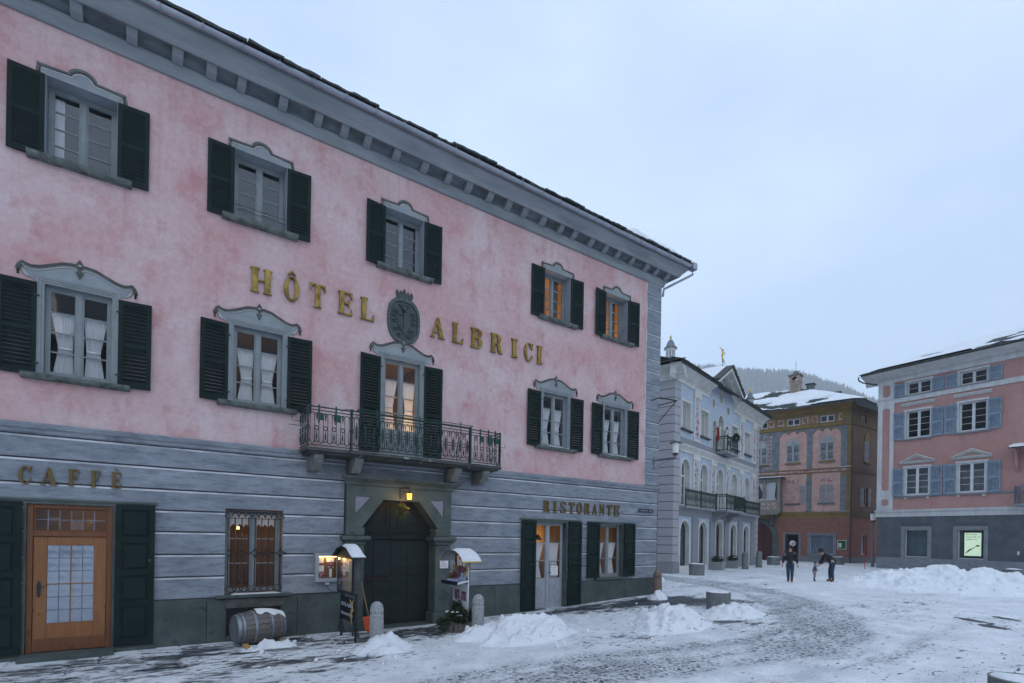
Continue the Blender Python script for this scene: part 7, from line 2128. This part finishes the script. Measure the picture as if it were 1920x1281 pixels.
# bare courses of slabs: thin overlapping strips under the drifts
cr_ = MB()
for k_ in range(25):
    y = EY + .05 + k_ * .205
    x = OX0
    while x < 1.0:
        w = random.uniform(.35, .8)
        zf = EZ + (y - EY) * (17.2 - EZ) / (4.2 - EY)
        if zf <= plane_z(x + w, y) + .01:
            cr_.obox((x + w / 2, y + .12, zf + .05 + random.uniform(0, .02)), ((1, 0, 0), (0, 1, .45), (0, -.45, 1)), (w / 2 - .01, .17, .026))
        x += w
cr_.build('slate_courses', 'slate', orf, kind='stuff', fix=False)
n1, n2 = 110, 56
mb = MB(); ok = {}
for j in range(n2 + 1):
    for i in range(n1 + 1):
        x = OX0 + (1.1 - OX0) * i / n1; y = EY + .05 + 5.1 * j / n2
        q = float(fbm(np.array(x * .42), np.array(y * 1.15), 4, 91))
        thr = .525 + .18 * math.exp(-((x + 7.5) ** 2 / 3 + (y - .9) ** 2 / .6)) + .20 * math.exp(-((x + 8.5) ** 2 / 6 + (y - 3.0) ** 2 / .25)) + .1 * math.exp(-((x + 5.0) ** 2 / 1 + (y - 3.0) ** 2 / 1)) - .14 * math.exp(-((x + 2.6) ** 2 / 6 + (y - 1.8) ** 2 / 3))
        hgt = max(0, min(1, (q - thr + .09) / .08))
        ok[(i, j)] = hgt
        z = plane_z(x, y)
        mb.v.append((x, y, z + .03 + .15 * hgt ** .6))
for j in range(n2):
    for i in range(n1):
        hs = [ok[(i, j)], ok[(i + 1, j)], ok[(i + 1, j + 1)], ok[(i, j + 1)]]
        x = OX0 + (1.1 - OX0) * i / n1; y = EY + .05 + 5.1 * j / n2
        inside = x < .95 + (y - EY) * 0 and plane_z(x, y) > EZ - .05 and y < 4.3 and plane_z(x, y) < 17.4
        if max(hs) > 0 and inside:
            mb.f.append((j * (n1 + 1) + i, j * (n1 + 1) + i + 1, (j + 1) * (n1 + 1) + i + 1, (j + 1) * (n1 + 1) + i)); mb.m.append(0)
mb.build('roof_snow', 'snow', orf, smooth=True, fix=False)
# tall chimney with arched outlets and a smaller stack
cx0, cy0 = -5.25, 3.4
cm = MB().box(cx0 - .42, cx0 + .42, cy0 - .42, cy0 + .42, 16.2, 17.6).build('chimney', 'plaster_red_chimney', orf)
MB().box(cx0 - .30, cx0 + .30, cy0 - .43, cy0 - .42, 16.75, 17.4).build('chimney_panel', 'beige_bay', cm)
MB().box(cx0 - .46, cx0 + .46, cy0 - .46, cy0 + .46, 17.6, 17.68).build('chimney_band', 'grey_stone', cm)
MB().prism(rect(cx0 - .44, cx0 + .44, 17.68, 18.25), cy0 - .44, cy0 - .3, holes=[arch(cx0, .2, 17.76, 18.15, 8)]).prism(rect(cx0 - .44, cx0 + .44, 17.68, 18.25), cy0 + .3, cy0 + .44, holes=[arch(cx0, .2, 17.76, 18.15, 8)]).box(cx0 - .44, cx0 - .3, cy0 - .3, cy0 + .3, 17.68, 18.25).box(cx0 + .3, cx0 + .44, cy0 - .3, cy0 + .3, 17.68, 18.25).build('chimney_head', 'plaster_red_chimney', cm)
MB().box(cx0 - .56, cx0 + .56, cy0 - .56, cy0 + .56, 18.25, 18.33).lathe([(.50, 18.33), (.30, 18.5), (.18, 18.72), (.05, 18.8)], (cx0, cy0, 0), 4).build('chimney_cap', 'sill_stone', cm)
MB().tube([(cx0, cy0, 18.8), (cx0, cy0, 19.7)], .02, 4).build('chimney_rod', 'slate', cm)
MB().box(-4.5, -3.9, 4.3, 4.9, 16.4, 17.5).build('chimney', 'concrete', orf); MB().box(-4.6, -3.8, 4.2, 5.0, 17.5, 17.6).build('chimney_slab', 'slate', orf)
MB().box(-2.2, -1.4, 3.3, 3.7, 15.6, 16.2).build('snow_guard', 'slate', orf)

# ================================================================== ROSE HOUSE
K = 1.277
RO = Vector((0, -12.5, 2.3)) + (Vector((34.04, .245, 2.3)) - Vector((0, -12.5, 2.3))) * K
rose = thing('rose_house', 'rose coloured palazzo with pale blue louvred shutters and dark granite base', 'building', (RO.x, RO.y, 0), R(87.4 - 180))
kx = lambda v: v * K
kz = lambda v: 2.3 + (v - 2.3) * K
RW = 19.0
RC = [kx(1.87), kx(4.17), kx(8.1), kx(10.4)]
WW = kx(1.10)
h0 = [rect(c - kx(.515), c + kx(.515), kz(1.57), kz(3.05)) for c in RC]
h1 = [rect(c - WW / 2, c + WW / 2, kz(4.88), kz(6.38)) for c in RC]
h2 = [rect(c - WW / 2, c + WW / 2, kz(7.95), kz(9.42)) for c in RC]
h3 = [rect(c - WW / 2, c + WW / 2, kz(10.30), kz(10.98)) for c in RC]
wall_mesh(rect(0, RW, kz(3.75), kz(11.4)), h1 + h2 + h3, 0, .3).build('wall', ['rose_plaster', 'stone_white'], rose)
wall_mesh(rect(0, RW, -.3, kz(3.75)), h0, .03, .3).build('base_wall', ['joint_dark', 'grey_stone'], rose)
MB().add([(0, .03, -.3), (0, 12, -.3), (0, 12, kz(11.4)), (0, .03, kz(11.4))], [(0, 1, 2, 3)]).build('side_wall', 'rose_plaster', rose, fix=False)
# granite slabs of the base, one by one
zr = np.linspace(kz(1.52), kz(3.75), 7)
for j, (za, zb) in enumerate(zip(zr[:-1], zr[1:])):
    x = 0.0; first = True
    while x < 12.5:
        w = random.uniform(1.2, 1.9); b = x + w
        segs = [(x, b)]
        for c in RC:
            o_ = (c - kx(.69), c + kx(.69), kz(1.42), kz(3.21))
            if o_[2] < zb - .05 and o_[3] > za + .05:
                segs = [s_ for a, e in segs for s_ in ([(a, e)] if e <= o_[0] or a >= o_[1] else [(a, o_[0])] * (a < o_[0]) + [(o_[1], e)] * (e > o_[1]))]
        for a, e in segs:
            if e - a > .06: MB().box(a + .004, e - .004, random.uniform(-.003, .003), .04, za + .004, zb - .004).build('granite_slab', 'dark_granite', rose)
        x = b
for c in RC:
    MB().prism(rect(c - kx(.69), c + kx(.69), kz(1.42), kz(3.21)), -.04, .05, holes=[rect(c - kx(.52), c + kx(.52), kz(1.57), kz(3.05))]).build('window_surround', 'grey_stone', rose)
x = 0
while x < 13:
    w = random.uniform(1.3, 2.0)
    MB().box(x + .003, x + w - .003, -.07, .05, -.3, kz(1.52)).build('plinth_slab', 'grey_stone', rose, bevel=.01); x += w
MB().sweep([(.0, kz(3.74)), (-.05, kz(3.74)), (-.06, kz(3.95)), (-.14, kz(4.02)), (-.16, kz(4.10)), (.0, kz(4.13))], -.12, RW, closed=True).build('belt', 'stone_white', rose)
MB().sweep([(.0, kz(4.78)), (-.05, kz(4.79)), (-.05, kz(4.87)), (.0, kz(4.88))], kx(.78), RW, closed=True).build('sill_band', 'grey_stone', rose)
MB().sweep([(.0, kz(9.98)), (-.06, kz(9.98)), (-.08, kz(10.12)), (-.12, kz(10.2)), (.0, kz(10.25))], -.1, RW, closed=True).build('belt', 'stone_white', rose)
# corner pilaster with sunk panels
def cham(x0, x1, z0, z1, k_): return [(x0 + k_, z0), (x1 - k_, z0), (x1 - k_, z0 + k_ * .4), (x1, z0 + k_), (x1, z1 - k_), (x1 - k_, z1 - k_ * .4), (x1 - k_, z1), (x0 + k_, z1), (x0 + k_, z1 - k_ * .4), (x0, z1 - k_), (x0, z0 + k_), (x0 + k_, z0 + k_ * .4)]
for z0, z1, a, b in ((kz(4.13), kz(4.95), kz(4.35), kz(4.72)), (kz(4.95), kz(9.98), kz(5.2), kz(9.75)), (kz(10.25), kz(11.2), kz(10.38), kz(11.05))):
    pc = cham(kx(.2), kx(.56), a, b, .09)
    MB().prism(rect(-.04, kx(.76), z0, z1), -.06, .0, holes=[pc]).build('corner_pilaster', 'stone_white', rose)
    MB().prism(pc, -.022, -.002).build('pilaster_panel', 'rose_plaster', rose)
# cornice with dentils
MB().sweep([(.0, kz(11.13)), (-.06, kz(11.14)), (-.08, kz(11.25)), (-.16, kz(11.30)), (-.16, kz(11.40)), (-.26, kz(11.46)), (-.85, kz(11.62)), (-.90, kz(11.64)), (-.90, kz(11.70)), (.0, kz(11.72))], -.85, RW, closed=True).build('cornice', 'stone_white', rose)
dn = MB(); x = .0
while x < 13: dn.box(x, x + .09, -.22, -.165, kz(11.31), kz(11.38)); x += .2
dn.build('dentils', 'stone_white', rose, kind='stuff')
rr = MB().add([(-.75, -.85, kz(11.72)), (RW, -.85, kz(11.72)), (RW, 6.0, kz(13.9)), (3.2, 6.0, kz(13.9)), (-.95, 12, kz(11.72))], [(0, 1, 2, 3), (0, 3, 4)]).build('roof', 'slate', rose, fix=False)
MB().box(-.8, RW, -1.0, -.86, kz(11.66), kz(11.76)).build('gutter', 'slate', rose)
MB().tube([(-.98, -.9, kz(11.66)), (-.98, -.9, kz(11.48)), (-.8, -.6, kz(11.35)), (-.1, -.1, kz(11.18))], .05, 6).build('downpipe', 'slate', rose)
cr_ = MB()
for k_ in range(16):
    y = -1.0 + k_ * .30; x = -.9 + k_ * .18
    while x < RW - 1:
        w = random.uniform(.4, .95)
        cr_.obox((x + w / 2, y + .16, kz(11.72) + (y + 1.0) * (kz(13.9) - kz(11.72)) / 7 + .05 + random.uniform(0, .03)), ((1, 0, 0), (0, 1, .40), (0, -.40, 1)), (w / 2 - .012, .25, .03)); x += w
cr_.build('slate_courses', 'slate', rr, kind='stuff', fix=False)
n1, n2 = 120, 40
mb = MB(); ok = {}
for j in range(n2 + 1):
    for i in range(n1 + 1):
        x = -.95 + 16 * i / n1; y = -.95 + 6.6 * j / n2
        q = float(fbm(np.array(x * .35), np.array(y * 1.0), 4, 51)); edge = (y + .95)
        hgt = max(0, min(1, (q - .44 + (.14 if x < 5.5 else -.06 - .02 * (x - 5.5)) - .32 * math.exp(-((y + .45) / .16) ** 2) * (x > 1.2)) / .07))
        ok[(i, j)] = hgt
        mb.v.append((x, y, kz(11.72) + (y + 1.0) * (kz(13.9) - kz(11.72)) / 7 + .06 + .11 * hgt ** .6))
for j in range(n2):
    for i in range(n1):
        x = -.95 + 16 * i / n1; y = -.95 + 6.6 * j / n2
        if max(ok[(i, j)], ok[(i + 1, j)], ok[(i + 1, j + 1)], ok[(i, j + 1)]) > 0 and x > -.95 + (y + 1) * .6:
            mb.f.append((j * (n1 + 1) + i, j * (n1 + 1) + i + 1, (j + 1) * (n1 + 1) + i + 1, (j + 1) * (n1 + 1) + i)); mb.m.append(0)
mb.build('roof_snow', 'snow', rr, smooth=True, fix=False)
# windows, shutters, hoods
SWD = kx(.52)
for j, c in enumerate(RC):
    for (za, zb, rows, lit_) in ((kz(4.88), kz(6.38), 4, 1), (kz(7.95), kz(9.42), 4, 0), (kz(10.30), kz(10.98), 2, 0)):
        low_ = za < 9
        w_, sp_, g_ = casement(rose, c, za + .005, zb - .005, WW - .01, .05 if (lit_) else .18, rows, m='white_sash', glass='glass', fr=.06, mull=.10)
        interior(w_, c - WW / 2, c + WW / 2, za, zb, .32,   .25 if lit_ else .9, 'grey_stone' if lit_ else 'interior_dark')
        MB().prism(rect(c - WW / 2 - .12, c + WW / 2 + .12, za - .02, zb + .12), -.035, .004, holes=[rect(c - WW / 2 + .004, c + WW / 2 - .004, za + .004, zb - .004)]).build('window_surround', 'stone_white', rose)
        MB().box(c - WW / 2 - .2, c + WW / 2 + .2, -.13, .01, za - .12, za - .022).build('sill', 'grey_stone', rose)
        for s_ in (-1, 1):
            louvre(rose, c + s_ * (WW / 2 + .13 + SWD / 2 - .06), za - .03, SWD, zb - za + .02, 'faded_blue', y=-.085, ang=random.uniform(.02, .09), side=s_, pitch=.085, fill=.78)
    # pediment over the first floor window
    zc, hw = kz(6.62), kx(.76)
    p = MB().prism([(c - hw, zc), (c + hw, zc), (c + hw, zc + .09), (c, zc + kx(.40)), (c - hw, zc + .09)], -.06, .0, holes=[[(c - hw * .62, zc + .13), (c + hw * .62, zc + .13), (c, zc + kx(.40) - .14)]]).build('pediment', 'moulding_light', rose)
    MB().sweep([(-.06, zc - .06), (-.14, zc), (-.18, zc + .05), (-.06, zc + .07)], c - hw - .06, c + hw + .06, closed=True).build('pediment_base', 'moulding_light', p)
    for s_ in (-1, 1):
        MB().tube([(c + s_ * (hw + .04), -.12, zc + .08), (c, -.12, zc + kx(.42))], .05, 4).build('raking_cornice', 'moulding_light', p)
    MB().sweep([(.0, kz(9.70)), (-.05, kz(9.70)), (-.16, kz(9.80)), (-.18, kz(9.86)), (.0, kz(9.88))], c - kx(.76), c + kx(.76), closed=True).build('window_hood', 'moulding_light', rose)
    for s_ in (-1, 1): MB().box(c + s_ * kx(.5) - .08, c + s_ * kx(.5) + .08, -.07, .0, kz(4.68), kz(4.80)).build('sill_bracket', 'stone_white', rose)
    # shop windows in the base
    sw_ = MB().prism(rect(c - kx(.515), c + kx(.515), kz(1.57), kz(3.05)), .14, .2, holes=[rect(c - kx(.48), c + kx(.48), kz(1.61), kz(3.01))]).build('shop_window', 'white_sash' if j < 2 else 'grey_paint', rose)
    MB().box(c - kx(.48), c + kx(.48), .16, .168, kz(1.61), kz(3.01)).build('pane', 'glass', sw_)
    MB().box(c - kx(.6), c + kx(.6), .42, .44, kz(1.5), kz(3.1)).build('blind', 'teal_glass', sw_)
scn = thing('display_screen', 'lit advertising screen with dip pen in the rose house shop window', 'screen', rose.location, R(87.4 - 180))
sc0 = kx(4.21)
MB().box(sc0 - kx(.40), sc0 + kx(.40), .24, .28, kz(1.65), kz(2.97)).build('casing', 'black_iron', scn, bevel=.01)
MB().box(sc0 - kx(.33), sc0 + kx(.33), .232, .2395, kz(1.73), kz(2.88)).build('panel', 'screen_light', scn)
for k_, s__ in enumerate(('Giornate', 'invernali al', 'calduccio')):
    text('writing', s__, .155, 'ink', scn, (sc0 - kx(.29), .230, kz(2.76) - k_ * .155), align='LEFT', xs=1.05)
pen = [(sc0 - kx(.30), kz(1.82)), (sc0 - kx(.12), kz(2.02)), (sc0 + kx(.02), kz(2.11)), (sc0 + kx(.18), kz(2.25))]
MB().tube([(p[0], .226, p[1]) for p in pen], [.012, .055, .02, .012], 6).build('pen', 'teal_glass', scn)
MB().tube([(sc0 + kx(.15), .226, kz(2.235)), (sc0 + kx(.26), .226, kz(2.24))], .05, 8).build('pen_cap', 'boot_brown', scn)
MB().box(kx(5.93), kx(6.0), -.07, .0, kz(1.85), kz(2.02)).build('wall_light', 'white_paint', rose)
# corner of the balcony and its canopy further along
rbal = MB().box(kx(5.93), kx(9.0), -.9, -.0, kz(4.10), kz(4.22)).build('balcony', 'grey_stone', rose)
iron_rail(rbal, (kx(5.97), -.86, 0), (kx(8.9), -.86, 0), kz(4.22), 1.0, 'lead', .14); iron_rail(rbal, (kx(5.97), -.02, 0), (kx(5.97), -.86, 0), kz(4.22), 1.0, 'lead', .14)
can = MB().sweep([(.0, kz(6.95)), (-1.0, kz(6.78)), (-1.02, kz(6.83)), (.0, kz(7.02))], kx(5.72), kx(9.2), closed=True).build('canopy', 'slate', rose)
MB().sweep([(-.02, kz(7.03)), (-.98, kz(6.84)), (-.9, kz(6.93)), (-.02, kz(7.10))], kx(5.75), kx(9.15), closed=True).build('canopy_snow', 'snow', can)
MB().prism([(.0, kz(6.9)), (-.7, kz(6.78)), (-.4, kz(6.4)), (-.3, kz(6.0)), (.0, kz(5.7))], kx(5.85), kx(5.95), 'x').build('canopy_bracket', 'rose_plaster', can)
# ================================================================== PEOPLE
def skinned(name, joints, edges, m, parent, root=0, sub=2):
    """continuous body grown from a skeleton: joints are (x, y, z, rx, ry)"""
    me = bpy.data.meshes.new(name)
    me.from_pydata([j[:3] for j in joints], edges, [])
    me.materials.append(MATS[m])
    o = bpy.data.objects.new(name, me); COL.objects.link(o); o.parent = parent
    md = o.modifiers.new('skin', 'SKIN'); md.use_smooth_shade = True
    for i, j in enumerate(joints):
        sv = me.skin_vertices[0].data[i]
        sv.radius = (j[3], j[4] if len(j) > 4 else j[3])
        sv.use_root = (i == root)
    s_ = o.modifiers.new('sub', 'SUBSURF'); s_.levels = sub; s_.render_levels = sub
    return o
def hand(J, E, wrist, d, side):
    """palm and five fingers grown on from the wrist joint"""
    w = Vector(J[wrist][:3]); d = Vector(d).normalized(); s_ = Vector(side).normalized()
    palm = w + d * .07
    J.append((*palm, .028, .018)); pi = len(J) - 1; E.append((wrist, pi))
    for k_, (off, ln) in enumerate(((-.030, .075), (-.010, .085), (.010, .080), (.028, .065))):
        a = palm + d * .03 + s_ * off; b = a + d * ln * .55 + Vector((0, 0, -.004)); c = b + d * ln * .45 - s_.cross(d) * .012
        i0 = len(J); J.extend([(*a, .0095), (*b, .0085), (*c, .007)]); E.extend([(pi, i0), (i0, i0 + 1), (i0 + 1, i0 + 2)])
    a = w + d * .03 - s_ * .03; b = a + d * .035 - s_ * .022
    i0 = len(J); J.extend([(*a, .010), (*b, .008)]); E.extend([(wrist, i0), (i0, i0 + 1)])

def person(name, label, loc, rz, sc, pose, cols, hair=True):
    t = thing(name, label, 'person', loc, rz); t.scale = (sc, sc, sc)
    hip, chest, neck, head = pose['hip'], pose['chest'], pose['neck'], pose['head']
    J = [(*hip, .13, .10), (*chest, .16, .11), (*neck, .055, .055), (*head, .085, .10), (*(Vector(head) + Vector((0, 0, .10))), .07, .085)]
    E = [(0, 1), (1, 2), (2, 3), (3, 4)]
    body_idx = {}
    for s_, side in (('l', -1), ('r', 1)):
        sh_, el, wr = pose['arm_' + s_]; hp, kn, an, to = pose['leg_' + s_]
        i0 = len(J); J.extend([(*sh_, .06), (*el, .045), (*wr, .030)]); E.extend([(1, i0), (i0, i0 + 1), (i0 + 1, i0 + 2)])
        hand(J, E, i0 + 2, Vector(wr) - Vector(el), (0, 1, 0))
        i1 = len(J); J.extend([(*hp, .085), (*kn, .060), (*an, .042), (*to, .035)]); E.extend([(0, i1), (i1, i1 + 1), (i1 + 1, i1 + 2), (i1 + 2, i1 + 3)])
    skinned('body', J, E, 'skin', t)
    # clothing over the body
    top = [(*(Vector(hip) + Vector((0, 0, -.10))), .175, .145), (*hip, .17, .14), (*chest, .20, .15), (*(Vector(neck) - (Vector(neck) - Vector(chest)) * .15), .10, .09)]
    te = [(0, 1), (1, 2), (2, 3)]
    for s_ in ('l', 'r'):
        sh_, el, wr = [Vector(v) for v in pose['arm_' + s_]]
        i0 = len(top); top.extend([(*sh_, .085), (*el, .066), (*(wr - (wr - el) * .06), .052)]); te.extend([(2, i0), (i0, i0 + 1), (i0 + 1, i0 + 2)])
    skinned('jacket', top, te, cols[0], t)
    for s_ in ('l', 'r'):
        hp, kn, an, to = [Vector(v) for v in pose['leg_' + s_]]
        skinned('trouser_leg', [(*(hp + Vector((0, 0, .06))), .11, .11), (*kn, .082), (*(an + (kn - an) * .25), .064)], [(0, 1), (1, 2)], cols[1], t)
        skinned('boot', [(*(an + (kn - an) * .42), .068), (*an, .060), (*(to + Vector((0, 0, .012))), .050)], [(0, 1), (1, 2)], cols[2], t)
    h = Vector(head); f = Vector(pose['face']).normalized(); sd_ = f.cross(Vector((0, 0, 1))).normalized()
    ft = MB().obox(h + f * .105 + Vector((0, 0, .02)), (sd_, f, (0, 0, 1)), (.012, .018, .025))
    ft.build('nose', 'skin', t, bevel=.006)
    for q in (-1, 1):
        MB().lathe([(0, -.008), (.010, 0), (0, .008)], tuple(h + f * .095 + sd_ * q * .035 + Vector((0, 0, .05))), 8).build('eye', 'ink', t, smooth=True)
        MB().lathe([(0, -.03), (.018, 0), (0, .03)], tuple(h + sd_ * q * .095 + Vector((0, 0, .03))), 8).build('ear', 'skin', t, smooth=True)
    MB().obox(h + f * .098 + Vector((0, 0, -.035)), (sd_, f, (0, 0, 1)), (.025, .006, .006)).build('mouth', 'boot_brown', t)
    hp_ = MB().lathe([(.0, -.05), (.095, -.04), (.108, .05), (.095, .12), (.05, .16), (0, .17)], (0, 0, 0), 14)
    o = hp_.build('hair' if hair else 'hood', 'hair_brown' if hair else cols[0], t, smooth=True)
    o.location = h - f * .022 + Vector((0, 0, .02)); o.scale = (1.0, 1.08, 1.0)
    return t
# walkers: local x is the way they face
stand = dict(hip=(0, 0, .94), chest=(0.01, 0, 1.30), neck=(.02, 0, 1.48), head=(.03, 0, 1.58), face=(1, 0, 0),
             arm_l=((0, .19, 1.40), (-.02, .27, 1.12), (.02, .31, .88)), arm_r=((0, -.19, 1.40), (-.02, -.27, 1.12), (.02, -.31, .88)),
             leg_l=((0, .09, .90), (.03, .09, .50), (-.02, .08, .09), (.12, .09, .035)), leg_r=((0, -.09, .90), (-.02, -.08, .50), (-.10, -.07, .10), (.04, -.08, .035)))
person('person', 'person in dark jacket, blue jeans and brown boots walking towards the square', (24.1, -.05, ground_z(24.1) - .005), R(205), .95, stand, ('jacket_black', 'denim', 'boot_brown'))
bend = dict(hip=(-.05, 0, .92), chest=(.22, 0, 1.20), neck=(.38, 0, 1.30), head=(.47, 0, 1.36), face=(1, 0, -.7),
            arm_l=((.26, .18, 1.24), (.36, .20, .98), (.50, .12, .80)), arm_r=((.26, -.18, 1.24), (.38, -.20, .98), (.52, -.10, .80)),
            leg_l=((-.05, .10, .88), (.02, .16, .48), (-.02, .20, .09), (.11, .22, .035)), leg_r=((-.05, -.10, .88), (.04, -.12, .48), (.02, -.16, .09), (.16, -.17, .035)))
person('person', 'adult in black jacket and jeans bending down to a small child', (26.25, -.85, ground_z(26.2) - .005), R(128), 1.0, bend, ('jacket_black', 'denim', 'boot_brown'))
kid = dict(hip=(0, 0, .80), chest=(.03, 0, 1.12), neck=(.05, 0, 1.33), head=(.06, 0, 1.46), face=(1, 0, 0),
           arm_l=((.02, .19, 1.24), (.05, .28, 1.0), (.12, .30, .80)), arm_r=((.02, -.19, 1.24), (.08, -.27, 1.02), (.2, -.25, .9)),
           leg_l=((0, .10, .76), (.03, .11, .42), (-.01, .11, .09), (.12, .12, .035)), leg_r=((0, -.10, .76), (.02, -.11, .42), (-.02, -.11, .09), (.11, -.12, .035)))
person('person', 'small child in padded suit standing before the bending adult', (25.85, -.28, ground_z(25.9) - .005), R(-60), .58, kid, ('child_suit', 'child_trousers', 'jacket_black'), hair=False)

# ================================================================== AIR
hz = MB().box(-2250, 2250, -2250, 2250, -6.0, 600.0).build('haze', 'paper', kind='stuff')
hz.data.materials.clear()
hm = bpy.data.materials.new('haze'); hm.use_nodes = True
ht = hm.node_tree; ht.nodes.clear()
ho = ht.nodes.new('ShaderNodeOutputMaterial'); hv = ht.nodes.new('ShaderNodeVolumePrincipled')
hv.inputs['Color'].default_value = (0.93, 0.97, 1.0, 1)
hv.inputs['Density'].default_value = 0.00045
hv.inputs['Anisotropy'].default_value = 0.0
ht.links.new(hv.outputs['Volume'], ho.inputs['Volume'])
hz.data.materials.append(hm)
hz['label'] = 'thin winter haze filling the valley'
